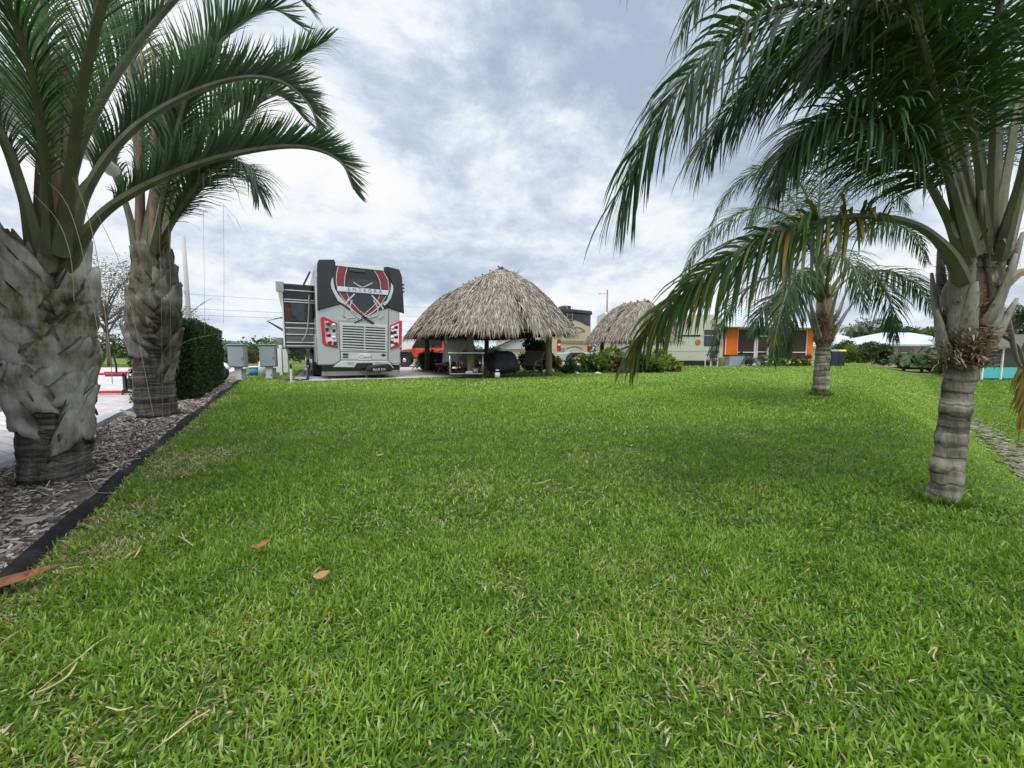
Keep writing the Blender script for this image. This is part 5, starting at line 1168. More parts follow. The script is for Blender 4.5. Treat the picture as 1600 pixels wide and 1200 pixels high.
def leaves(n, fn, size, asp, seed, droop=.2, out=.6):
    """n leaf quads; fn(rng, n) gives positions and outward directions"""
    r = np.random.default_rng(seed); P, D, ti = fn(r, n); n = len(P)
    d = D * out + r.normal(size=(n, 3)) * .6; d[:, 2] -= droop; d /= np.linalg.norm(d, axis=1, keepdims=True)
    w = np.cross(d, r.normal(size=(n, 3))); w /= np.linalg.norm(w, axis=1, keepdims=True)
    L = size * (.6 + .8 * r.random(n)); Wd = L * asp * .5
    m = P + d * (L * .5)[:, None]; tip = P + d * L[:, None]; tip[:, 2] -= L * .12
    V = np.stack([P, m - w * Wd[:, None], m + w * Wd[:, None], tip], 1).reshape(-1, 3); k = np.arange(n) * 4
    return V, np.stack([k, k + 1, k + 3, k + 2], -1), np.repeat(np.clip(ti, 0, 1), 4)
def clumpy(radii, k=14, seed=1, fill=.55, flat=False):
    """crown made of k lobes of uneven size spread through an ellipsoid"""
    r0 = random.Random(seed); C = []
    for i in range(k):
        a = r0.uniform(0, 6.283); h = r0.uniform(-.75, .9); q = math.sqrt(max(0, 1 - h * h)) * r0.uniform(.35, .78)
        C.append((math.cos(a) * q * radii[0], math.sin(a) * q * radii[1], h * radii[2] * .75, r0.uniform(.28, .48) * min(radii[0], radii[2] * 1.2), r0.uniform(-.16, .16)))
    C = np.array(C)
    def fn(r, n):
        pk = r.integers(0, k, n); D = r.normal(size=(n, 3)); D /= np.linalg.norm(D, axis=1, keepdims=True)
        rad = C[pk, 3] * (fill + (1 - fill) * r.random(n)) * (.8 + .4 * r.random(n))
        P = C[pk, :3] + D * rad[:, None] * [1, 1, .85]
        ti = .42 + C[pk, 4] + .34 * (r.random(n) - .5) 
        return P, D, ti
    return fn
def shrub(name, label, cat, base, radii, m, n, size, asp=.45, seed=1, k=12, group=None, stems=5, zc=None, extra=None):
    t = thing(name, label, cat, base, 0, group); zc = radii[2] * .95 if zc is None else zc
    V, F, ti = leaves(n, clumpy(radii, k, seed), size, asp, seed); V[:, 2] += zc; V[:, 2] = np.maximum(V[:, 2], .01)
    npmesh('foliage', V, np.zeros((0, 3), int), F, m, ti, t)
    mb = MB(); r = random.Random(seed)
    for i in range(stems):
        a = r.uniform(0, 6.28); q = r.uniform(.2, .6); mb.tube([(0, 0, -.05), (math.cos(a) * q * radii[0] * .5, math.sin(a) * q * radii[1] * .5, zc * .7), (math.cos(a) * q * radii[0], math.sin(a) * q * radii[1], zc * 1.2)], [.03, .022, .01], 6)
    mb.build('stem', M['bark'], t)
    if extra:
        for nm, mt, cnt, sz in extra:
            mb = MB()
            for i in range(cnt):
                a = r.uniform(0, 6.28); h = r.uniform(.1, 1); q = math.sqrt(1 - (h * .8) ** 2); c = (math.cos(a) * q * radii[0] * .95, math.sin(a) * q * radii[1] * .95 , zc + h * radii[2] * .8)
                for j in range(5): b_ = j * 1.2566; mb.add([c, (c[0] + sz * math.cos(b_), c[1] - sz * .3, c[2] + sz * math.sin(b_)), (c[0] + sz * math.cos(b_ + .9), c[1] - sz * .3, c[2] + sz * math.sin(b_ + .9))], [(0, 1, 2)])
            mb.build(nm, mt, t)
    return t
def limb_tree(name, label, base, h, crown, m, n, size, seed, tr=.18, group=None, k=16, zc=None, asp=.4, sparse=False, cat='tree'):
    t = thing(name, label, cat, base, 0, group); r = random.Random(seed); zc = h - crown[2] if zc is None else zc
    mb = MB(); mb.tube(spline([(0, 0, -.1), (r.uniform(-.1, .1), 0, h * .25), (r.uniform(-.2, .2), r.uniform(-.2, .2), h * .55)], 8), [tr * (1 - .07 * i) for i in range(8)], 10)
    mb.build('trunk', M['bark'], t, smooth=True)
    mb = MB()
    for i in range(16 if sparse else 9):
        a = r.uniform(0, 6.28); q = r.uniform(.5, 1); e = Vector((math.cos(a) * crown[0] * q, math.sin(a) * crown[1] * q, zc + r.uniform(-.4, .9) * crown[2])); s = Vector((0, 0, h * r.uniform(.25, .5))); md = s.lerp(e, .5) + Vector((0, 0, .15 * crown[2]))
        mb.tube(spline([s, md, e], 7), [tr * .5 * (1 - i_ / 7.5) for i_ in range(7)], 6)
        for j in range(5 if sparse else 2):
            f = r.uniform(.4, .95); p = s.lerp(e, f); e2 = p + Vector((r.uniform(-1, 1), r.uniform(-1, 1), r.uniform(-.2, 1))).normalized() * crown[0] * .4; mb.tube([p, p.lerp(e2, .5) + Vector((0, 0, .05)), e2], [tr * .18, tr * .12, tr * .05], 4)
    mb.build('limb', M['bark'], t, smooth=True)
    V, F, ti = leaves(n, clumpy(crown, k, seed, fill=.3), size, asp, seed); V[:, 2] += zc
    npmesh('crown', V, np.zeros((0, 3), int), F, m, ti, t); return t
def small_palm(name, label, base, h, L, n, mt, seed, tr=.12, w=.05, group=None, droop=.5, leaf_n=26, up=.7, trunk=True, cat='palm', m=2):
    t = thing(name, label, cat, base, 0, group); r = random.Random(seed)
    if trunk: MB().tube(spline([(0, 0, -.1), (r.uniform(-.1, .1), 0, h * .5), (r.uniform(-.15, .15), 0, h)], 8), [tr * 1.15, tr, tr * .95, tr * .9, tr * .9, tr * .9, tr, tr * .8], 10).build('trunk', M['bark'], t, smooth=True)
    mb = MB()
    for i in range(n):
        a = i * 2.4 + r.uniform(-.2, .2); e = up * (1 - i / n * 1.1) + r.uniform(-.1, .1); o = Vector((math.cos(a), math.sin(a), 0)); p = Vector((0, 0, h)); LL = L * r.uniform(.85, 1.1)
        pts = [p, p + o * LL * .3 + UP * LL * (.25 * e + .1), p + o * LL * .68 + UP * LL * (.30 * e + .02), p + o * LL * .95 + UP * LL * (.10 * e - .22)]
        frond(mb, pts, leaf_n, L * .34, w, vee=.2, plume=.2, droop=droop, r0=.02 * L / 1.5, r1=.003, start=.2, tint=(.05, .75), rg=r, m=m)
    mb.build('crown', [mt, M['petiole_green']], t); return t
def gp(px_, dep): p = W(px_, 580, dep); p.z = hz(p.x, p.y); return p

# clipped hedge along the bed
h0, h1 = Vector((-6.00, 7.35, 0)), Vector((-8.45, 11.3, 0)); hb = (h0 + h1) / 2; hb.z = hz(hb.x, hb.y); hl = (h1 - h0).length; ha_ = math.atan2((h1 - h0).y, (h1 - h0).x) - math.pi / 2
t = thing('hedge', 'tall dark clipped box hedge behind the ringed palm', 'hedge', hb, ha_)
HW, HH = .95, 1.52
MB().box((-HW / 2 + .0, 0, HH / 2 - .04), (HW - .16, hl - .16, HH - .14)).build('core', mat('hedge_core', (.008, .014, .006), .95, var=.3), t)
def hedge_fn(r, n):
    face = r.choice(5, n, p=[.34, .12, .2, .14, .2]); a, b = r.random(n), r.random(n)
    P = np.zeros((n, 3)); D = np.zeros((n, 3)); dep = r.random(n) ** 2 * .09
    for k_, (fx, D_) in enumerate(((0, (1, 0, 0)), (1, (-1, 0, 0)), (2, (0, -1, 0)), (3, (0, 1, 0)), (4, (0, 0, 1)))):
        s = face == k_; D[s] = D_
        if k_ < 2: P[s] = np.stack([np.full(s.sum(), 0. if k_ == 0 else -HW), (a[s] - .5) * hl, b[s] * HH], -1)
        elif k_ < 4: P[s] = np.stack([-a[s] * HW, np.full(s.sum(), -hl / 2 if k_ == 2 else hl / 2), b[s] * HH], -1)
        else: P[s] = np.stack([-a[s] * HW, (b[s] - .5) * hl, np.full(s.sum(), HH)], -1)
    lump = .016 * np.sin(P[:, 1] * 5.1 + P[:, 2] * 3) + .012 * np.sin(P[:, 2] * 9 + P[:, 0] * 7)
    P += D * (lump - dep)[:, None]
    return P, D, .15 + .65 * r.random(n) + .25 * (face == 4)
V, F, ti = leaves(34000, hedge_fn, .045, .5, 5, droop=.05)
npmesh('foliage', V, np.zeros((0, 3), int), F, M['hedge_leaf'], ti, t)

# planting round the hut
shrub('shrub', 'dark rounded glossy shrub behind the wicker lounge seat', 'shrub', gp(833, 17.2), (.75, .6, .82), M['shrub_dark'], 6000, .11, .55, 3, 16)
shrub('shrub', 'dark leafy bush in front of the orange car, left of the hut', 'shrub', gp(670, 19.6), (.50, .5, .55), M['shrub_dark'], 3600, .12, .5, 5, 12)
small_palm('palm_shrub', 'dark feathery palm shrub behind the left hut post', gp(684, 20.2), .35, 1.35, 20, M['tri_leaf'], 4, w=.05, up=1.4, droop=.4, cat='palm shrub')
small_palm('palm_shrub', 'feathery green palm shrub seen between the two middle hut posts', gp(756, 21.5), .5, 1.7, 18, M['tri_leaf'], 9, w=.05, up=1.2, droop=.4, cat='palm shrub')
shrub('shrub', 'pale green bush behind the steel table', 'shrub', gp(772, 21.8), (.8, .5, .6), M['shrub_mid'], 2400, .13, .5, 8)
shrub('shrub', 'bush with reddish tips just right of the front right hut post', 'shrub', gp(868, 17.6), (.30, .4, .50), M['croton'], 1500, .13, .35, 12, 8)
BED = 'plants of the flower bed beside the hut'
shrub('flowering_shrub', 'dark green low bush at the left end of the flower bed', 'shrub', gp(889, 16.5), (.42, .4, .34), M['shrub_dark'], 2400, .12, .4, 21, 10, BED, extra=[('flower', M['flower_white'], 4, .05), ('bud', M['flower_red'], 4, .05)])
shrub('flowering_shrub', 'mid green bush with a pink bloom in the flower bed', 'shrub', gp(907, 17.2), (.5, .45, .40), M['shrub_mid'], 1900, .14, .4, 22, 10, BED, extra=[('flower', M['flower_red'], 5, .07), ('bud', M['flower_white'], 3, .05)])
shrub('leafy_shrub', 'bright green leafy bush in the middle of the flower bed', 'shrub', gp(933, 17.0), (.62, .5, .48), M['shrub_mid'], 2300, .17, .35, 23, 10, BED)
shrub('leafy_shrub', 'yellow green bush in front of the small hut', 'shrub', gp(954, 18.0), (.6, .5, .60), M['shrub_yellow'], 2000, .18, .33, 24, 10, BED)
shrub('croton', 'reddish croton under the tip of the yellowing frond', 'shrub', gp(975, 16.9), (.5, .4, .40), M['croton'], 1700, .14, .4, 25, 9, BED)
shrub('leafy_shrub', 'low dark leafy bush right of the croton', 'shrub', gp(997, 17.3), (.55, .45, .42), M['shrub_dark'], 1900, .15, .45, 26, 9, BED)
shrub('leafy_shrub', 'rounded light green bush before the ornamental grass', 'shrub', gp(1019, 17.2), (.52, .45, .36), M['shrub_mid'], 2000, .14, .5, 27, 9, BED)
shrub('leafy_shrub', 'wide yellow green bush at the right end of the flower bed', 'shrub', gp(1040, 17.8), (.75, .5, .40), M['shrub_yellow'], 2400, .16, .45, 28, 11, BED)
shrub('leafy_shrub', 'taller arching yellow green bush beside the pale motorhome', 'shrub', gp(1044, 19.6), (.85, .6, .62), M['shrub_yellow'], 2400, .2, .3, 29, 11, BED)
t = thing('ornamental_grass', 'straw coloured tuft of ornamental grass in the flower bed', 'grass tuft', gp(1013, 18.6), 0, BED)
mb = MB(); r = random.Random(3)
for i in range(420):
    a = r.uniform(0, 6.28); s_ = r.uniform(.05, .75); L = r.uniform(.6, 1.05); o = Vector((math.cos(a), math.sin(a), 0)); p = o * r.uniform(0, .12); q = p + o * s_ * .35 * L + UP * L * .75; e = p + o * s_ * .85 * L + UP * L * .92; w = Vector((-o.y, o.x, 0)) * .008
    mb.add([p - w, p + w, q + w, q - w, e], [(0, 1, 2, 3), (3, 2, 4)], 0, r.random())
mb.build('blades', M['grass_tuft'], t)
bm = MB(); pts = [W(862, 585, 16.2), W(900, 585, 16.4), W(960, 585, 16.3), W(1030, 585, 16.6), W(1066, 580, 17.6), W(1060, 575, 19.5), W(980, 570, 20.3), W(880, 572, 18.8)]
bm.add([(p.x, p.y, hz(p.x, p.y) + .035) for p in pts] + [(p.x, p.y, hz(p.x, p.y) - .05) for p in pts], [list(range(8))] + [(i, 8 + i, 8 + (i + 1) % 8, (i + 1) % 8) for i in range(8)])
tag(bm.build('flower_bed', mat('flower_bed_soil', (.09, .06, .045), .95, var=.4, scale=12, bump=.8)), kind='structure')
for x_, d_, lb in ((900, 16.25, 'pale stone at the left end of the flower bed'), (934, 16.2, 'white rock lying in front of the leafy flower bed bush')):
    o = MB().lathe([(.001, 0), (.10, .0), (.13, .05), (.08, .11), (.001, .13)], n=7).build('rock', M['kerb'], None, bevel=.015); o.location = gp(x_, d_); o.scale = (1.2, .8, .8); tag(o, lb, 'rock')
# ================================================================== other vehicles
# orange off-road car left of the hut, side on
JB = gp(668, 25.0); JB.z += .03
jp = thing('car', 'orange boxy off road car parked behind the hut', 'car', JB, R(10))
prof = [(-2.0, .55), (-2.0, 1.02), (-.95, 1.12), (-.62, 1.78), (-.5, 1.84), (1.95, 1.84), (2.05, 1.7), (2.05, .55)]
MB().prism([(-2.0, .52), (-2.0, 1.02), (-.95, 1.14), (2.05, 1.14), (2.05, .52)], XZ, -.82, .82).build('body', M['jeep'], jp, bevel=.04)
MB().prism([(-.95, 1.13), (-.60, 1.78), (-.48, 1.85), (1.95, 1.85), (2.03, 1.75), (2.03, 1.13)], XZ, -.74, .74).build('cabin', M['jeep'], jp, bevel=.04)
MB().prism([(-.86, 1.20), (-.58, 1.72), (-.02, 1.72), (-.02, 1.20)], XZ, -.756, -.73).build('window', M['glass'], jp, bevel=.01)
MB().prism([(.16, 1.20), (.16, 1.72), (.95, 1.72), (.95, 1.20)], XZ, -.756, -.73).build('window', M['glass'], jp, bevel=.01)
MB().prism([(1.1, 1.20), (1.1, 1.72), (1.9, 1.72), (1.9, 1.20)], XZ, -.756, -.73).build('window', M['glass'], jp, bevel=.01)
for a, b in ((-.92, .06), (.10, 1.0)):
    d = MB().prism([(a, .62), (a, 1.12), (b, 1.12), (b, .62)], XZ, -.838, -.81).build('door', M['jeep'], jp, bevel=.012); MB().box((b - .14, -.85, 1.02), (.12, .03, .03)).build('handle', M['black'], d)
MB().prism([(-2.08, .50), (-2.08, .60), (2.1, .60), (2.1, .50)], XZ, -.86, .86).build('sill', M['black'], jp, bevel=.02)
for x in (-1.35, 1.35):
    MB().prism([(x - .58, .62), (x - .42, .98), (x + .42, .98), (x + .58, .62)], XZ, -.93, -.80).build('fender', M['black'], jp, bevel=.03)
    for y in (-.90, .64): w = wheel(0, 0, .42, .26, jp); w.rotation_euler = (0, 0, R(90)); w.location = (x, y, .42)
MB().box((-2.12, 0, .60), (.16, 1.6, .18)).build('bumper', M['black'], jp, bevel=.03)
MB().lathe([(.12, -.06), (.12, .02), (.001, .03)], (-2.02, -.5, .9), 14, axis='x').build('headlight', M['whiteline'], jp)
MB().box((-.8, -.95, 1.25), (.08, .22, .18)).build('mirror', M['black'], jp, bevel=.02)
# white trailer roof behind the car
b = gp(668, 29.0); t = thing('camper_trailer', 'white camper roof showing above the orange car', 'trailer', b, A0)
MB().prism([(-1.1, .7), (1.1, .7), (1.1, 2.35), (.95, 2.5), (-.95, 2.5), (-1.1, 2.35)], XZ, 0, 4.2).build('body', M['white'], t, bevel=.04)
MB().box((0, -.02, 1.9), (1.3, .05, .5)).build('window', M['glass'], t, bevel=.01); MB().box((0, 1.5, 2.56), (.7, .8, .18)).build('roof_vent', M['white'], t, bevel=.03)
for x in (-1.0, .8): wheel(x, 2.1, .36, .22, t)
MB().box((0, 2, .68), (2.1, 4.2, .14)).build('chassis', M['black'], t)

# cream motorhome with its spare wheel cover, seen from behind
CB = Vector((2.79, 24.0, 0)) + E1 * 1.28; CB.z = hz(CB.x, CB.y)
cm = thing('motorhome', 'cream and dark blue motorhome with red rear lamps standing between the two huts', 'motorhome', CB, A0)
MB().prism(body_sec(1.28, .48, 3.50, .2), XZ, 0, 9.5).build('body', M['cream'], cm, bevel=.03)
mb = MB(); mb.prism([(-1.20, 2.62), (-1.20, 3.36), (1.18, 3.36), (1.20, 2.62), (.85, 2.72), (.45, 2.88), (.0, 2.98), (-.45, 2.88), (-.8, 2.66)], XZ, -.03, .0); mb.build('rear_cap', mat('slate_blue', (.06, .07, .09), .3, var=.2, coat=.5), cm, bevel=.01)
MB().prism([(-1.30, 3.42), (1.30, 3.34), (1.22, 3.58), (-1.25, 3.66)], XZ, -.16, .5).build('spoiler', M['black'], cm, bevel=.04)
def strip2(pts, w, y, m_, nm='stripe'):
    mb = MB(); P = spline([(p[0], p[1], 0) for p in pts], 14)
    for a, b in zip(P, P[1:]): mb.prism([(a.x, a.y - w / 2), (b.x, b.y - w / 2), (b.x, b.y + w / 2), (a.x, a.y + w / 2)], XZ, y, y + .02)
    mb.build(nm, m_, cm)
strip2([(-1.15, 2.0), (-.5, 2.25), (-.05, 2.5), (.35, 2.52), (.8, 2.35)], .045, -.034, M['tan']); strip2([(-1.1, 2.35), (-.6, 2.50), (-.2, 2.70)], .045, -.033, M['tan']); strip2([(-.8, 1.95), (-.1, 2.0), (.5, 2.28), (.8, 2.30)], .035, -.034, M['tan']); strip2([(-.6, 1.2), (0, 1.32), (.6, 1.2)], .035, -.03, M['tan'])
MB().box((0, -.01, 1.58), (2.4, .03, .19)).build('stripe', M['tan'], cm)
for s in (-1, 1):
    tl = MB().prism([(s * 1.02, 1.02), (s * 1.30, 1.02), (s * 1.30, 1.75), (s * 1.04, 1.75)], XZ, -.05, .0).build('tail_lamp', M['lamp_red'] , cm, bevel=.02)
    MB().prism([(s * 1.06, 1.36), (s * 1.26, 1.36), (s * 1.26, 1.48), (s * 1.06, 1.48)], XZ, -.058, -.04).build('lens', M['whiteline'], tl)
MB().prism([(-1.32, .42), (1.32, .42), (1.32, .92), (-1.32, .92)], XZ, -.10, .02).build('bumper', M['silver2'], cm, bevel=.05)
MB().prism([(-.55, .92), (-.35, 1.16), (.35, 1.16), (.55, .92)], XZ, -.04, .0).build('engine_hatch', M['silver2'], cm, bevel=.01)
MB().prism([(-1.0, 1.0), (-.72, 1.0), (-.72, 1.22), (-1.0, 1.22)], XZ, -.03, .0).build('licence_plate', M['grey_box'], cm)
MB().prism([(-.75, .25), (.75, .25), (.72, .65), (.45, .92), (-.45, .92), (-.72, .65)], XZ, -.55, -.12).build('tow_gear_cover', M['cover_black'], cm, bevel=.08)
for x in (-.62, -.22): MB().tube([(x, -.06, 2.3), (x, -.10, 3.75), (x, .35, 3.82)], .022, 6).build('ladder_rail', M['steel'], cm)
mb = MB()
for k in range(5): mb.tube([(-.62, -.08, 2.45 + k * .27), (-.22, -.08, 2.45 + k * .27)], .016, 6)
mb.build('ladder_rung', M['steel'], cm)
MB().box((-.42, .5, 3.66), (.5, .7, .4)).build('roof_box', M['metal_dark'], cm, bevel=.03)
MB().box((-1.285, 4.5, 1.1), (.03, 6.5, .8)).build('bay_door', M['silver2'], cm, bevel=.01); MB().box((-1.285, 1.2, 1.35), (.03, .25, .2)).build('vent', M['black'], cm)
for x in (-1.28, 1.0):
    for y in (2.2, 7.4): wheel(x, y, .48, .28, cm)
# grey patio awning behind the hut
b = gp(800, 24.5); t = thing('awning_canopy', 'grey canopy with a slanting dark pole seen under the hut roof', 'awning', b, R(8))
MB().prism([(-1.45, 1.15), (1.5, 2.55), (1.6, 1.35), (-1.0, 1.12)], XZ, .15, .22).build('canopy', M['cover_grey'], t, bevel=.01)
MB().tube([(-1.3, .05, 1.12), (1.25, .05, 2.30)], .055, 8).build('pole', M['metal_dark'], t)
MB().tube([(1.1, .12, 0), (1.1, .12, 2.2)], .03, 8).build('post', M['white'], t); MB().tube([(-1.2, .18, 0), (-1.2, .18, 1.18)], .03, 8).build('post', M['white'], t)
MB().box((.3, .4, .60), (2.2, .12, 1.15)).build('side_wall', M['cream'], t, bevel=.02)

# pale motorhome seen from its side, right of the flower bed
PB = Vector((14.2, 26.0, 0)); PB.z = hz(13, 26)
pm = thing('motorhome', 'pale green grey motorhome seen from the side beside the orange house', 'motorhome', PB + Vector((.0, 1.27, 0)), R(90))
MB().prism(body_sec(1.27, .36, 3.62, .18), XZ, .25, 8.0).build('body', M['beige'], pm, bevel=.05)
MB().prism([(.0, .38), (.34, .38), (.34, 3.44), (.16, 3.40), (.04, 2.9), (-.02, 1.6)], YZ, -1.22, 1.22).build('front_cap', M['beige'], pm, bevel=.08)
MB().box((0, -.0, 2.2), (2.2, .12, 1.1)).build('windscreen', M['glass'], pm, bevel=.05)
def side(mb, pts, lev): return mb.prism(pts, YZ, -1.275 - .006 * lev, -1.26)
side(MB(), [(3.2, 2.22), (4.6, 2.22), (4.6, 2.98), (3.2, 2.98)], 3).build('window', M['glass'], pm, bevel=.02)
side(MB(), [(.45, 1.35), (1.35, 1.35), (1.35, 2.45), (.45, 2.45)], 2).build('window', M['glass'], pm, bevel=.02)
side(MB(), [(6.2, 2.2), (7.2, 2.2), (7.2, 2.9), (6.2, 2.9)], 3).build('window', M['glass'], pm, bevel=.02)
P = spline([(1.6, 2.05, 0), (3.4, 2.02, 0), (5.2, 1.72, 0), (6.6, 1.25, 0), (7.9, .75, 0)], 20)
mb = MB()
for a, b in zip(P, P[1:]): side(mb, [(a.x, a.y - .05), (b.x, b.y - .05), (b.x, b.y + .06), (a.x, a.y + .06)], 3)
mb.build('stripe', M['black'], pm); mb = MB()
for k, (a, b) in enumerate(zip(P[3:], P[4:])): f = .05 + .022 * k; g_ = .05 + .022 * (k + 1); side(mb, [(a.x, a.y - .12 - f * 1.4), (b.x, b.y - .12 - g_ * 1.4), (b.x, b.y - .12), (a.x, a.y - .12)], 2)
mb.build('stripe', M['grey_box'], pm)
mb = MB()
for z0 in (1.05,): side(mb, [(.4, z0), (6.2, z0), (6.2, z0 + .025), (.4, z0 + .025)], 3)
side(mb, [(.4, 2.06), (2.2, 2.06), (2.2, 2.085), (.4, 2.085)], 3); mb.build('seam', M['silver2'], pm)
MB().box((-1.36, .62, 2.95), (.26, .5, .42)).build('mirror', M['beige'], pm, bevel=.08); MB().box((0, 4.2, .22), (2.3, 7.4, .32)).build('chassis', M['black'], pm)
MB().box((-.2, 4, 3.70), (.8, 1, .22)).build('air_conditioner', M['white'], pm, bevel=.06)
for x in (-1.27, 1.0):
    for y in (4.0, 6.6): wheel(x + (.1 if x < 0 else -.1), y, .48, .28, pm)
MB().lathe([(.001, -.03), (.18, -.03), (.20, 0)], (-1.27, 1.75, 1.62), 12, axis='x').build('badge', M['mirror_tan'], pm)
# white motorhome with an awning behind the nearest palm
b = Vector((-5.15, 4.0, 0)) - E1 * 1.28 - E2 * 9.0; b.z = hz(-6.5, 3)
t = thing('motorhome', 'white motorhome wall and awning glimpsed behind the nearest palm', 'motorhome', b, A0)
MB().prism(body_sec(1.28, .5, 3.6, .2), XZ, 0, 9).build('body', M['white'], t, bevel=.04)
MB().box((1.285, 2.4, 2.2), (.03, 1.2, .7)).build('window', M['glass'], t, bevel=.02)
MB().prism([(1.25, 3.32), (2.15, 3.06), (2.15, 3.10), (1.25, 3.37)], XZ, 4.6, 8.9).build('awning', M['plastic_white'], t)
MB().lathe([(.001, 4.55), (.07, 4.55), (.07, 8.95), (.001, 8.95)], (2.17, 0, 3.06), 12, axis='y').build('awning_roll', M['white'], t)
for y in (4.7, 8.8): MB().tube([(1.3, y, 1.8), (2.15, y, 3.04)], .025, 6).build('awning_arm', M['galv'], t)
for x in (-1.28, 1.0):
    for y in (1.9, 7.0): wheel(x, y, .48, .28, t, 1)
MB().box((0, 4.5, .5), (2.2, 8.6, .2)).build('chassis', M['black'], t)

# ================================================================== tow dolly, scooter on the drive
b = Vector((-8.6, 8.6, 0)); b.z = hz(b.x, b.y) + .02
t = thing('tow_dolly', 'red and black steel tow frame standing on the pink pavers between the palms', 'tow dolly', W(160, 602, 8.3) * 1 , R(4))
t.location.z = hz(t.location.x, t.location.y) + .02
MB().box((0, 0, .44), (1.0, .05, .05)).build('rail', M['red_enamel'], t, bevel=.008); MB().box((.02, 0, .05), (.95, .06, .06)).build('rail', M['red_enamel'], t, bevel=.008)
for x in (-.46, .46): MB().box((x, 0, .25), (.06, .05, .44)).build('upright', M['black'], t, bevel=.008)
MB().box((-.40, .02, .05), (.25, .10, .08)).build('foot', M['black'], t, bevel=.01); MB().box((.3, -.02, .41), (.35, .10, .04)).build('bracket', M['black'], t, bevel=.008)
MB().tube([(.30, 0, .42), (.33, -.02, .62), (.30, -.03, .85)], .018, 6).build('lever', M['black'], t); MB().tube([(.46, -.05, .1), (.44, -.06, -.02)], .02, 6).build('hook', M['black'], t)
MB().box((0, .6, .44), (.95, .05, .05)).build('rail', M['red_enamel'], t); MB().box((.40, .3, .22), (.2, .26, .22)).build('winch', M['metal_dark'], t, bevel=.03)
o = MB().prism([(-.36, .02), (.36, .02), (.34, .15), (-.30, .15)], XZ, -.12, .12).build('wheel_ramp', M['yellow'], None, bevel=.03); o.location = t.location + Vector((-.1, 1.0, 0)); tag(o, 'yellow plastic wheel ramp lying on the pavers behind the red frame', 'ramp')
b = gp(339, 12.3); t = thing('scooter', 'scooter with a black tyre half hidden behind the hedge end', 'scooter', b, R(-8))
w = MB().lathe([(.17, -.05), (.24, -.06), (.27, 0), (.24, .06), (.17, .05)], (0, 0, 0), 24, axis='y').build('wheel', M['rubber'], t); w.location = (.14, 0, .27); MB().lathe([(.02, -.03), (.16, -.02), (.16, .02), (.02, .03)], n=18, axis='y').build('rim', M['chrome'], w)
w = MB().lathe([(.17, -.05), (.24, -.06), (.27, 0), (.24, .06), (.17, .05)], (0, 0, 0), 24, axis='y').build('wheel', M['rubber'], t); w.location = (-1.05, 0, .27)
MB().tube(spline([(.42, 0, .38), (.30, 0, .54), (.08, 0, .57), (-.10, 0, .48)], 8), .07, 8, flat=.4).build('mudguard', M['white'], t, smooth=True)
MB().tube([(.12, 0, .28), (-.05, 0, .75), (-.12, 0, 1.02)], .04, 8).build('steering_column', M['black'], t); MB().box((-.6, 0, .45), (.9, .25, .2)).build('body', M['white'], t, bevel=.06); MB().box((-.8, 0, .72), (.6, .26, .12)).build('seat', M['black'], t, bevel=.04)
MB().tube([(-.12, -.28, 1.0), (-.12, .28, 1.0)], .018, 6).build('handlebar', M['black'], t)

# ================================================================== orange house with its screened porch
HB = Vector((14.75, 26.9, 0)); HB.z = hz(HB.x, HB.y) + .03; HA = R(10)
hs = thing('house', 'orange house with dark screened porch and pale metal roof', 'house', HB, HA)
Lh, Hh, Dh = 7.2, 2.72, 7.0
mb = MB()
for a, b in ((0, 1.0), (3.55, 4.62), (6.75, Lh)): mb.box(((a + b) / 2, .06, Hh / 2), (b - a, .16, Hh))
mb.box((Lh / 2, .06, Hh - .06), (Lh, .158, .14)); mb.box((-.05 + .08, Dh / 2 + .1, Hh / 2), (.16, Dh, Hh)); mb.box((Lh - .08, Dh / 2 + .15, Hh / 2), (.16, Dh, Hh)); mb.box((Lh / 2, Dh + .1, Hh / 2), (Lh - .34, .16, Hh)); mb.build('wall', M['orange'], hs)
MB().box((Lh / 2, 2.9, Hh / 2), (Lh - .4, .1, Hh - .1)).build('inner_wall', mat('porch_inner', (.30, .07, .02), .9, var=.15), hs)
MB().box((Lh / 2, .2, .02), (Lh + .3, .7, .06)).build('step', M['grey_concrete'], hs, bevel=.01)
for a, b in ((1.0, 2.45), (2.45, 3.55), (4.62, 6.75)):
    s = MB().box(((a + b) / 2, .10, Hh / 2 - .03), (b - a - .08, .02, Hh - .14)).build('screen', glass('porch_screen', (.05, .022, .014), .7, .82), hs)
    mb = MB(); 
    for x in (a + .03, b - .03): mb.box((x, .06, Hh / 2 - .06), (.06, .08, Hh - .14))
    mb.box(((a + b) / 2, .062, .92), (b - a - .12, .07, .055)); mb.box(((a + b) / 2, .062, Hh - .17), (b - a - .12, .07, .05)); mb.box(((a + b) / 2, .063, .05), (b - a - .12, .07, .06)); mb.build('frame', M['whiteline'], s)
dr = MB().box((3.0, .045, 1.05), (.82, .05, 2.0)).build('screen_door', glass('door_screen', (.06, .03, .02), .6, .7), hs)
mb = MB()
for x in (2.60, 3.44): mb.box((x, .03, 1.05), (.07, .07, 2.08))
mb.box((3.02, .031, 2.06), (.77, .068, .07)); mb.box((3.02, .031, .95), (.77, .05, .05)); mb.build('frame', M['whiteline'], dr)
MB().box((5.9, 2.4, 1.0), (.9, .04, 1.9)).build('glass_door', glass('pale_glass', (.35, .42, .42), .2), hs)
ov = .45; rz0, rz1 = Hh + .02, Hh + 1.75
mb = MB(); e = [(-ov, -ov, rz0), (Lh + ov, -ov, rz0), (Lh + ov, Dh + ov, rz0), (-ov, Dh + ov, rz0), (2.6, Dh / 2, rz1), (Lh - 2.6, Dh / 2, rz1)]
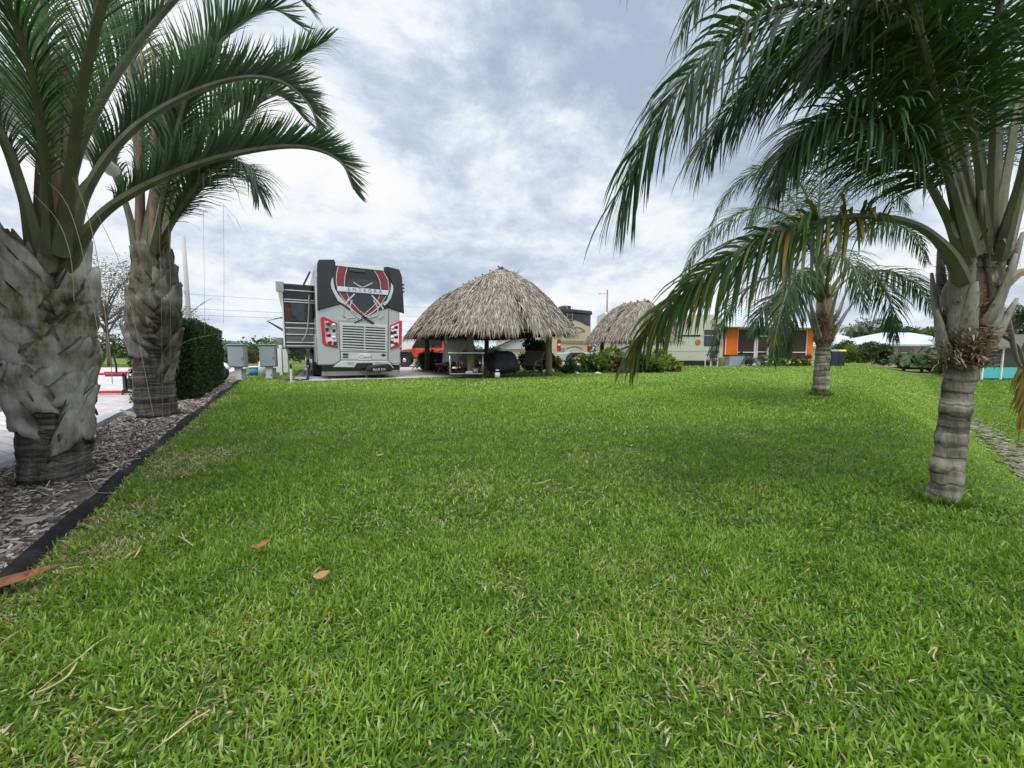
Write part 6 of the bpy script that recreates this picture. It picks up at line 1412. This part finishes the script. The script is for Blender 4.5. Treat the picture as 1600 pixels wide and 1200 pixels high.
mb.add(e, [(0, 1, 5, 4), (1, 2, 5), (2, 3, 4, 5), (3, 0, 4)]); mb.add([(x, y, z - .12) for x, y, z in e[:4]], [(3, 2, 1, 0)]); mb.add([e[0], e[1], e[2], e[3]] + [(x, y, z - .12) for x, y, z in e[:4]], [(0, 4, 5, 1), (1, 5, 6, 2), (2, 6, 7, 3), (3, 7, 4, 0)])
rf = mb.build('roof', M['roof_white'], hs)
mb = MB()
for k in range(19):
    x = -ov + .2 + k * (Lh + 2 * ov - .4) / 18; f = 1.0
    tx = min(1, max(.02, (x + ov) / (2.6 + ov))) if x < 2.6 else (min(1, max(.02, (Lh + ov - x) / (2.6 + ov))) if x > Lh - 2.6 else 1)
    mb.tube([(x, -ov, rz0 + .03), (x, -ov + tx * (Dh / 2 + ov), rz0 + .03 + tx * (rz1 - rz0))], .028, 4)
mb.build('seam', M['roof_white'], rf)
MB().box((Lh / 2, -ov - .04, rz0 - .06), (Lh + 2 * ov, .10, .13)).build('gutter', M['white'], hs, bevel=.02)
MB().tube([(.02, -.06, .05), (.02, -.06, Hh - .1)], .035, 6).build('downpipe', M['white'], hs)
def hl_(x, y, z=.03): c, s = math.cos(HA), math.sin(HA); return Vector((HB.x + x * c - y * s, HB.y + x * s + y * c, HB.z + z - .0))
t = thing('planter_box', 'dark grey storage box at the left corner of the orange house', 'box', hl_(.35, -.55, -.02), HA); MB().box((0, 0, .36), (1.15, .55, .70)).build('box', M['grey_box'], t, bevel=.03); MB().box((0, 0, .735), (1.2, .6, .06)).build('lid', M['metal_dark'], t, bevel=.02)
t = thing('covered_grill', 'barbecue under a fitted black cover against the orange house wall', 'grill', hl_(3.75, -.75, -.02), HA)
MB().prism([(-.58, .12), (.58, .12), (.62, .85), (.66, 1.05), (.36, 1.42), (-.36, 1.42), (-.66, 1.05), (-.62, .85)], XZ, -.34, .34).build('cover', M['cover_black'], t, bevel=.05)
for x in (-.5, .5): MB().lathe([(.001, -.03), (.08, -.03), (.08, .03), (.001, .03)], (x, -.2, .08), 12, axis='x').build('wheel', M['rubber'], t)
t = thing('patio_chair', 'dark reclining patio chair before the porch screen', 'chair', hl_(1.75, -.75, -.02), HA + R(60))
MB().box((0, 0, .36), (.6, 1.0, .06)).build('seat', M['metal_dark'], t, bevel=.01); MB().prism([(.45, .36), (.85, .95), (.80, .98), (.38, .40)], YZ, -.3, .3).build('backrest', M['metal_dark'], t)
for x in (-.26, .26):
    for y in (-.4, .4): MB().tube([(x, y, 0), (x, y, .36)], .02, 6).build('leg', M['metal_dark'], t)
t = thing('side_table', 'low white side table on the porch slab', 'table', hl_(2.55, -.75, -.02), HA); MB().box((0, 0, .30), (.9, .4, .05)).build('tabletop', M['plastic_white'], t, bevel=.01)
for x in (-.38, .38):
    for y in (-.15, .15): MB().tube([(x, y, 0), (x, y, .30)], .025, 6).build('leg', M['metal_dark'], t)
t = thing('director_chair', 'blue grey folding chair with white legs in front of the pale motorhome', 'chair', gp(1111, 24.5), R(20))
for x in (-.28, .28): MB().box((x, -.2, .45), (.05, .05, .9)).build('leg', M['plastic_white'], t); MB().box((x, .22, .40), (.05, .05, .8)).build('leg', M['plastic_white'], t)
MB().box((0, 0, .45), (.52, .5, .04)).build('seat', M['navy'], t); MB().box((0, -.2, .80), (.72, .03, .44)).build('backrest', mat('slate_fabric', (.07, .09, .12), .9), t); MB().box((.0, .22, .78), (.6, .06, .05)).build('armrest', M['metal_dark'], t)
t = thing('plant_pot', 'pale tall pot at the corner of the pale motorhome', 'pot', gp(1126, 25.2)); MB().lathe([(.001, 0), (.14, 0), (.20, .6), (.22, .62), (.18, .62), (.16, .5), (.001, .5)], n=16).build('pot', M['cream'], t, smooth=True); MB().lathe([(.001, .5), (.16, .5)], n=12).build('soil', M['bark'], t)
for k, (x_, d_, lb) in enumerate(((1216, 25.4, 'low pale green plant at the left end of the house bed'), (1236, 25.6, 'low white flecked plant in the middle of the house bed'), (1252, 26.0, 'low leafy plant at the right end of the house bed'))):
    shrub('bedding_plant', lb, 'plant', gp(x_, d_), (.75, .4, .26), M['shrub_yellow'] if k != 1 else M['shrub_mid'], 900, .16, .5, 40 + k, 8, 'low plants in front of the orange house', extra=[('flower', M['flower_white'], 8, .05)])
shrub('croton', 'red and green croton by the porch corner of the orange house', 'shrub', gp(1256, 26.6), (.42, .4, .50), M['croton'], 900, .17, .35, 44, 8)
small_palm('potted_palm', 'small yellow green palm plant in front of the porch screens', gp(1181, 25.2), .25, .95, 12, M['tri_leaf'], 14, w=.05, trunk=False, up=1.5, cat='palm plant')
BN = 'wheeled bins at the corner of the orange house'
for k, (x_, d_, c_, lb) in enumerate(((1296, 25.6, 'plastic_black', 'black wheeled bin, the one nearer the palm trunk'), (1307, 26.0, 'plastic_black', 'black wheeled bin with a yellow lid edge, farther from the trunk'))):
    t = thing('wheelie_bin', lb, 'bin', gp(x_, d_), R(12), BN); MB().box((0, 0, .52), (.52, .58, .96), taper=1.14).build('body', mat('bin_navy', (.015, .022, .05), .5) if k == 0 else M[c_], t, bevel=.03)
    MB().prism([(-.34, 1.0), (.34, 1.0), (.30, 1.09), (-.30, 1.12)], YZ, -.32, .32).build('lid', M['yellow'] if k else M['grey_box'], t, bevel=.02)
    for x in (-.24, .24): MB().lathe([(.001, -.03), (.11, -.03), (.11, .03), (.001, .03)], (x, .28, .11), 12, axis='x').build('wheel', M['rubber'], t)

# ================================================================== low houses beyond the bank
def hip_house(name, label, base, rz, L, D, Hw, rise, wallm, roofm, ov=.7):
    t = thing(name, label, 'house', base, rz)
    MB().box((L / 2, D / 2, Hw / 2), (L, D, Hw)).build('wall', wallm, t)
    e = [(-ov, -ov, Hw), (L + ov, -ov, Hw), (L + ov, D + ov, Hw), (-ov, D + ov, Hw)]; r_ = min(L, D) / 2; p = [(r_, D / 2, Hw + rise), (L - r_, D / 2, Hw + rise)] if L > D else [(L / 2, r_, Hw + rise), (L / 2, D - r_, Hw + rise)]
    mb = MB(); mb.add(e + p, [(0, 1, 5, 4), (1, 2, 5), (2, 3, 4, 5), (3, 0, 4)] if L > D else [(0, 1, 4), (1, 2, 5, 4), (2, 3, 5), (3, 0, 4, 5)]); mb.add(e + [(x, y, z - .22) for x, y, z in e], [(0, 4, 5, 1), (1, 5, 6, 2), (2, 6, 7, 3), (3, 7, 4, 0), (7, 6, 5, 4)])
    mb.build('roof', roofm, t); return t
pk = hip_house('house', 'pink stuccoed house with white roof and arched entry beyond the bank', gp(1384, 47.0), R(6), 13.0, 9.0, 2.75, 1.7, M['pink'], M['roof_white'])
pk.location.z = hz(pk.location.x, pk.location.y)
arch = [(.4, 0), (.4, 2.0)] + [(1.5 - 1.1 * math.cos(a), 2.0 + .5 * math.sin(a)) for a in np.linspace(0, math.pi, 9)[1:-1]] + [(2.6, 2.0), (2.6, 0)]
a_ = MB().prism([(x + 1.1, z) for x, z in arch], XZ, -.04, .0).build('archway', M['glass'], pk); MB().box((2.4, -.06, .9), (1.3, .05, 1.8)).build('door', M['white'], a_); MB().box((3.2, -.06, .9), (.5, .05, 1.7)).build('pillar', M['pink'], a_)
for x in (6.0, 9.2): w = MB().box((x, -.03, 1.4), (1.5, .06, 1.2)).build('window', M['glass'], pk); MB().box((x, -.05, .77), (1.7, .12, .08)).build('sill', M['white'], w)
MB().prism([(4.2, 2.80), (9.6, 2.55), (12.5, 2.4), (9.5, 4.1), (6.8, 4.25)], XZ, -1.6, -1.52).build('gable', M['olive_roof'], pk); MB().box((8.4, -.8, 1.2), (5.6, 1.4, 2.4)).build('wall', M['pink'], pk)
MB().box((.9, -1.2, .30), (1.0, .6, .58)).build('bench_box', M['black'], pk, bevel=.03)
g_ = hip_house('house', 'low house with blue white roof far beyond the bank', gp(1296, 66), R(4), 9.5, 8, 2.7, 2.2, M['white'], M['roof_white']); g_.location.z = hz(g_.location.x, g_.location.y) - .4
for x in (2.5, 6.5): MB().box((x, -.03, 1.4), (1.6, .06, 1.1)).build('window', M['glass'], g_)
MB().prism([(5.5, 2.2), (10.5, 2.2), (10.0, 2.75), (6, 2.75)], XZ, -1.8, -.1).build('porch_roof', M['roof_white'], g_)
lb_ = gp(1536, 31); lb_.z = hz(lb_.x, lb_.y); ln = thing('pool_enclosure', 'screened pool enclosure with teal lower panels beyond the near palm', 'screen enclosure', lb_, R(-4))
MB().box((3.5, .1, .55), (7.0, .05, .85)).build('panel', M['teal'], ln); MB().box((3.5, .12, 1.75), (7.0, .03, 1.5)).build('screen', glass('pool_screen', (.03, .035, .04), .5), ln)
for x in np.linspace(0, 7, 6): MB().box((x, .05, 1.3), (.10, .10, 2.6)).build('post', M['white'], ln)
MB().box((3.5, .05, 2.6), (7.3, .16, .12)).build('beam', M['white'], ln); mb = MB(); mb.prism([(-.4, 2.66), (7.4, 2.66), (6.2, 3.6), (.8, 3.6)], XZ, -.3, 4); mb.build('roof', M['olive_roof'], ln)

# ================================================================== bushes and trees beyond the lawns
shrub('bush', 'broad dark green bush at the foot of the bank by the pink house', 'bush', gp(1362, 35.5), (1.75, 1.4, 1.05), M['tree_olive'], 7000, .20, .45, 51, 22)
shrub('bush', 'bush with yellow leaves left of the broad dark bush', 'bush', gp(1336, 38.0), (1.3, 1.1, .95), M['shrub_yellow'], 2600, .20, .45, 52, 14)
shrub('bush', 'dark bush behind the wheeled bins', 'bush', gp(1322, 44.0), (2.0, 1.3, 1.35), M['shrub_dark'], 3200, .24, .45, 53, 14)
M['shrub_palm'] = lm('shrub_palm_leaf', (.02, .05, .014), (.05, .10, .025), (.11, .17, .045), trans=.2)
PC = 'feathery palm shrubs before the pink house'
for k, (x_, d_, lb) in enumerate(((1412, 41.5, 'bushy feathery palm shrub in front of the pink archway'), (1440, 41.0, 'bushy feathery palm shrub leaning right of the pink archway'))):
    small_palm('palm_shrub', lb, gp(x_, d_), .95, 1.9, 30, M['shrub_palm'], 60 + k, tr=.14, w=.08, group=PC, up=1.7, droop=.35, cat='palm shrub')
mb = MB(); p = gp(1425, 41); mb.add([(p.x - 4.5, p.y - 1.4, hz(p.x, p.y) + .03), (p.x + 5, p.y - 1.6, hz(p.x, p.y) + .03), (p.x + 5, p.y + 2, hz(p.x, p.y) + .03), (p.x - 4.5, p.y + 2, hz(p.x, p.y) + .03)], [(0, 1, 2, 3)])
tag(mb.build('house_mulch_bed', mat('house_bed', (.14, .07, .05), .95, var=.4, scale=4)), kind='structure')
for k, (x_, d_, lb) in enumerate(((1476, 36.0, 'low bush just left of the near palm trunk'), (1462, 40.5, 'round bush by the right corner of the pink house'))): shrub('bush', lb, 'bush', gp(x_, d_), (.9, .7, .6), M['tree_olive'], 1500, .16, .45, 70 + k, 10)
limb_tree('tree', 'tall dark green tree rising beyond the pool enclosure', gp(1565, 36), 7.0, (2.6, 2.4, 3.0), M['shrub_dark'], 6500, .30, 80)
small_palm('cabbage_palm', 'slender palm in front of the pink house roof', gp(1468, 38), 2.5, 1.6, 18, M['tri_leaf'], 81, tr=.12, w=.06, up=.4, droop=.6)
TG = 'trees behind the low houses'
for k, (x_, d_, h_, rx, mt, lb) in enumerate(((1368, 74, 8.2, 5.4, 'tree_olive', 'broad round tree behind the pink house roof'), (1395, 82, 8.0, 4.6, 'tree_olive', 'round green tree right of the broad tree behind the pink house'), (1338, 85, 7.2, 4.2, 'tree_olive', 'smaller hazy tree behind the blue white roof'), (1448, 84, 7.8, 4.4, 'shrub_mid', 'bright green tree above the right end of the pink house roof'),
                                     (1425, 100, 8.2, 5.0, 'tree_grey', 'grey green thin tree right of the broad tree'), (1500, 70, 6.5, 4.0, 'shrub_dark', 'dark tree behind the near palm trunk'), (1590, 60, 7.5, 4.0, 'shrub_dark', 'dark tree at the right edge behind the dead frond'))):
    b = gp(x_, d_); limb_tree('tree', lb, b, h_, (rx, rx * .8, h_ * .36), M[mt], 4200, .5, 90 + k, tr=.22, group=TG, k=18)
small_palm('cabbage_palm', 'tall palm standing above the broad tree behind the pink house', gp(1378, 70), 7.4, 2.4, 18, M['tri_leaf'], 101, tr=.2, w=.10, up=.6, leaf_n=18)
small_palm('cabbage_palm', 'palm with arching crown above the blue white roof', gp(1326, 62), 5.0, 2.2, 14, M['tri_leaf'], 102, tr=.18, w=.10, up=.6, leaf_n=18)
small_palm('cabbage_palm', 'low palm with pale fronds behind the pink house roof', gp(1404, 66), 3.4, 2.0, 16, M['tri_leaf'], 103, tr=.18, w=.10, up=.8, leaf_n=16)
# left side: palms, bushes and bare trees across the street
small_palm('cabbage_palm', 'feathery palm across the street above the first utility box', gp(366, 44), 1.9, 2.2, 16, M['tri_leaf'], 110, tr=.2, w=.09, up=.8, leaf_n=20)
small_palm('cabbage_palm', 'feathery palm across the street beside the black and silver motorhome', gp(446, 42), 2.1, 2.2, 16, M['tri_leaf'], 111, tr=.2, w=.09, up=.9, leaf_n=20)
small_palm('cabbage_palm', 'palm seen between the motorhome and the large hut', gp(634, 46), 2.2, 2.2, 14, M['tri_leaf'], 112, tr=.2, w=.09, up=.6, leaf_n=20)
limb_tree('tree', 'thin leaved grey tree behind the two thick palms', gp(172, 26), 8.0, (3.6, 3.0, 3.2), M['tree_grey'], 9000, .13, 120, tr=.12, sparse=True, k=24)
limb_tree('tree', 'bare twiggy tree right of the second thick palm', gp(270, 40), 6.8, (3.4, 3.0, 2.4), M['tree_grey'], 2600, .15, 121, tr=.18, sparse=True, k=20)
limb_tree('tree', 'dark low tree across the street behind the red frame', gp(150, 30), 2.6, (2.6, 2.0, 1.0), M['shrub_dark'], 2600, .2, 122, tr=.15, k=16)
limb_tree('tree', 'leafy olive tree at the far left behind the nearest palm', gp(60, 34), 7.0, (4.2, 3.2, 2.8), M['tree_olive'], 3600, .3, 123, tr=.2, k=18)
BG = 'bushes across the street behind the utility boxes'
for k, (x_, d_, r_, mt, lb) in enumerate(((348, 38, (1.8, 1.2, .95), 'tree_olive', 'olive bush just right of the clipped hedge'), (362, 36, (1.2, .9, .6), 'tree_grey', 'greyish low bush left of the first utility box'), (388, 37, (1.0, .8, .75), 'croton', 'reddish brown bush right of the first utility box'), (402, 44, (2.4, 1.4, 1.1), 'tree_olive', 'wide olive bush between the two utility boxes'), (432, 46, (2.4, 1.4, 1.2), 'shrub_dark', 'dark bush above the white fence'), (470, 46, (2.4, 1.4, 1.1), 'tree_olive', 'olive bush seen past the motorhome wheels'), (330, 44, (2.6, 1.4, 1.3), 'tree_olive', 'bush behind the clipped hedge'))):
    shrub('bush', lb, 'bush', gp(x_, d_), r_, M[mt], 1800, .2, .45, 130 + k, 14, BG)
# far belts of trees that read as one mass
def belt(name, label, pts, hgt, m_, n, size, seed):
    r = np.random.default_rng(seed); A = np.array([(p.x, p.y) for p in pts]); seg = np.linalg.norm(np.diff(A, axis=0), axis=1); cs = np.concatenate([[0], np.cumsum(seg)])
    s = r.random(n) * cs[-1]; x = np.interp(s, cs, A[:, 0]); y = np.interp(s, cs, A[:, 1])
    top = hgt * (.45 + .35 * np.sin(s * .11 + seed) * np.sin(s * .043) + .35 * vnoise(s, s * 0, .23, seed) + .25 * vnoise(s, s * 0, .9, seed + 1))
    z = H(x, y) + top * r.random(n) ** .6
    P = np.stack([x + r.normal(size=n) * 1.2, y + r.normal(size=n) * 1.6, z], -1); D = r.normal(size=(n, 3)); D /= np.linalg.norm(D, axis=1, keepdims=True)
    V, F, ti = leaves(n, lambda rr, k: (P, D, .30 + .3 * vnoise(s, z, .5, seed + 2) + .3 * r.random(n)), size, .6, seed)
    tag(npmesh(name, V, np.zeros((0, 3), int), F, m_, ti), label, 'trees', kind='stuff')
belt('distant_trees', 'far belt of olive trees along the left horizon', [W(-300, 550, 70), W(120, 550, 90), W(480, 550, 95), W(700, 550, 110), W(900, 550, 120)], 5.2, M['tree_olive'], 16000, .75, 201)
belt('distant_trees', 'far belt of grey green trees along the right horizon', [W(850, 550, 125), W(1150, 550, 120), W(1450, 550, 105), W(1900, 550, 75)], 5.5, M['tree_olive'], 16000, .75, 207)

# ================================================================== poles and wires
b = W(299, 560, 38); b.z = hz(b.x, b.y); t = thing('utility_pole', 'pale concrete power pole behind the clipped hedge', 'utility pole', b)
MB().tube([(0, 0, -.2), (0, 0, 6), (0, 0, 12.2)], [.24, .20, .15], 12).build('pole', M['galv_pole'], t, smooth=True)
for z in (6.9, 5.5, 4.9): MB().tube([(0, -.16, z), (0, -.42, z)], .03, 6).build('insulator', M['metal_dark'], t)
b = W(947, 560, 60); b.z = hz(b.x, b.y); t = thing('street_light', 'slim lamp post with a short arm rising behind the small hut', 'street lamp', b)
MB().tube([(0, 0, -.2), (0, 0, 10.9)], [.16, .11], 10).build('pole', M['wood_post'], t, smooth=True); MB().tube([(0, 0, 10.2), (-.6, 0, 10.35), (-1.0, 0, 10.3)], .04, 6).build('arm', M['galv'], t); MB().box((-1.15, 0, 10.27), (.5, .22, .12)).build('lamp_head', M['galv'], t, bevel=.03)
WG = 'power lines behind the motorhome'
for k, (za, zb, lb) in enumerate(((6.9, 5.9, 'topmost power line running behind the motorhome'), (5.5, 4.9, 'middle power line running behind the motorhome'), (4.9, 4.3, 'lowest power line running behind the motorhome'))):
    a = Vector((W(292, 560, 38).x, 37.6, b.z + za)); e = Vector((W(760, 560, 52).x, 52, b.z + zb + 1.2)); a0 = a + (a - e) * .6 + UP * .3
    o = MB().tube(spline([a0, a.lerp(a0, .5) - UP * .12, a, a.lerp(e, .5) - UP * .3, e], 30), .014 if k else .012, 5).build('power_line', M['metal_dark']); tag(o, lb, 'cable', WG)

# ================================================================== things lying on the grass
M['dry_leaf'] = mat('dry_leaf', (.27, .105, .035), .75, var=.6, scale=30, bump=.5, bscale=90, dirt=(.10, .05, .025), dscale=14, damt=.9); M['dry_leaf_pale'] = mat('dry_leaf_pale', (.36, .19, .075), .8, var=.5, scale=30, bump=.5, bscale=90, dirt=(.16, .08, .035), dscale=16, damt=.9); M['straw'] = mat('dry_straw', (.40, .32, .15), .8, var=.4, scale=25)
def dryleaf(label, p, L, Wd, rz, m_, curl=.3, seed=1):
    mb = MB(); r = random.Random(seed); n = 8
    for i in range(n + 1):
        f = i / n; h = Wd * math.sin(math.pi * (.06 + .9 * f)) ** .8 * .5; z = .02 + curl * L * (f - .45) ** 2 + r.uniform(0, .004)
        for s in (-1, 0, 1): mb.v.append(((f - .5) * L, s * h, z + abs(s) * .25 * h)); mb.t.append(.5)
    for i in range(n):
        for j in range(2): q = i * 3 + j; mb.f.append([q, q + 1, q + 4, q + 3]); mb.m.append(0)
    o = mb.build('dry_leaf', m_, None, smooth=True, solid=.002); o.location = p; o.rotation_euler = (R(8), R(-5), rz); tag(o, label, 'leaf'); return o
def lift(px_, py, dz): p = G(px_, py); p.z += dz; return p
dryleaf('large orange brown dry palm sheath lying at the edge of the mulch', lift(22, 934, .045), .30, .085, R(32), M['dry_leaf'], .25)
dryleaf('small curled orange leaf on the lawn, the one nearer the mulch bed', lift(410, 874, .05), .085, .045, R(38), M['dry_leaf'], .8, 2)
dryleaf('small tan leaf on the lawn in front of the curled orange leaf', lift(505, 925, .05), .07, .055, R(10), M['dry_leaf_pale'], .7, 3)
dryleaf('tiny brown leaf on the lawn behind the curled orange leaf', lift(595, 722, .045), .07, .04, R(20), M['dry_leaf_pale'], .7, 4)
dryleaf('crumpled grey brown leaf on the mulch side of the edging', lift(60, 829, .03), .14, .07, R(50), M['mirror_tan'] if False else mat('leaf_grey', (.30, .27, .24), .8, var=.3), .5, 5)
def straw(label, pts, rad=.003, lift_=.046):
    P = [G(*p) + UP * lift_ for p in pts]; o = MB().tube(spline(P, 14), [rad * .75 * (.6 + .8 * math.sin(math.pi * (k + 1) / 16)) for k in range(14)], 5).build('dry_stalk', M['straw']); tag(o, label, 'stalk')
straw('long forked dry stalk in the lower left of the lawn, its thin upper branch', [(58, 1106), (90, 1080), (122, 1052), (150, 1030), (172, 1014)], .0022)
straw('long forked dry stalk in the lower left of the lawn, its thick lower branch', [(60, 1108), (85, 1098), (108, 1080), (122, 1056)], .0036)
straw('straight pale stalk at the bottom edge of the lawn', [(238, 1202), (270, 1175), (300, 1154), (330, 1133)], .0028)
straw('short pale stalk lying left of the straight bottom stalk', [(168, 1130), (190, 1133), (210, 1132)], .0026)
straw('short bent straw on the lawn before the edging', [(278, 852), (290, 858), (303, 868)], .0030)
straw('short straw standing up beside the bent straw', [(284, 846), (288, 853), (292, 860)], .0026)
straw('forked straw near the mulch bed, its left prong', [(190, 890), (205, 880), (221, 872)], .0026)
straw('forked straw near the mulch bed, its right prong', [(210, 886), (217, 877), (222, 868)], .0034)
straw('thin straw lying in the middle of the lawn', [(834, 765), (848, 763), (860, 760)], .004)
straw('curled pale straw on the right of the lawn', [(1448, 1045), (1452, 1036), (1462, 1032), (1456, 1050), (1464, 1058)], .0022)
straw('thin straw near the left edge of the lawn', [(2, 1028), (20, 1014), (42, 998)], .0022)
straw('pale straw lying flat near the mulch edge', [(102, 904), (118, 903), (130, 902)], .0028)
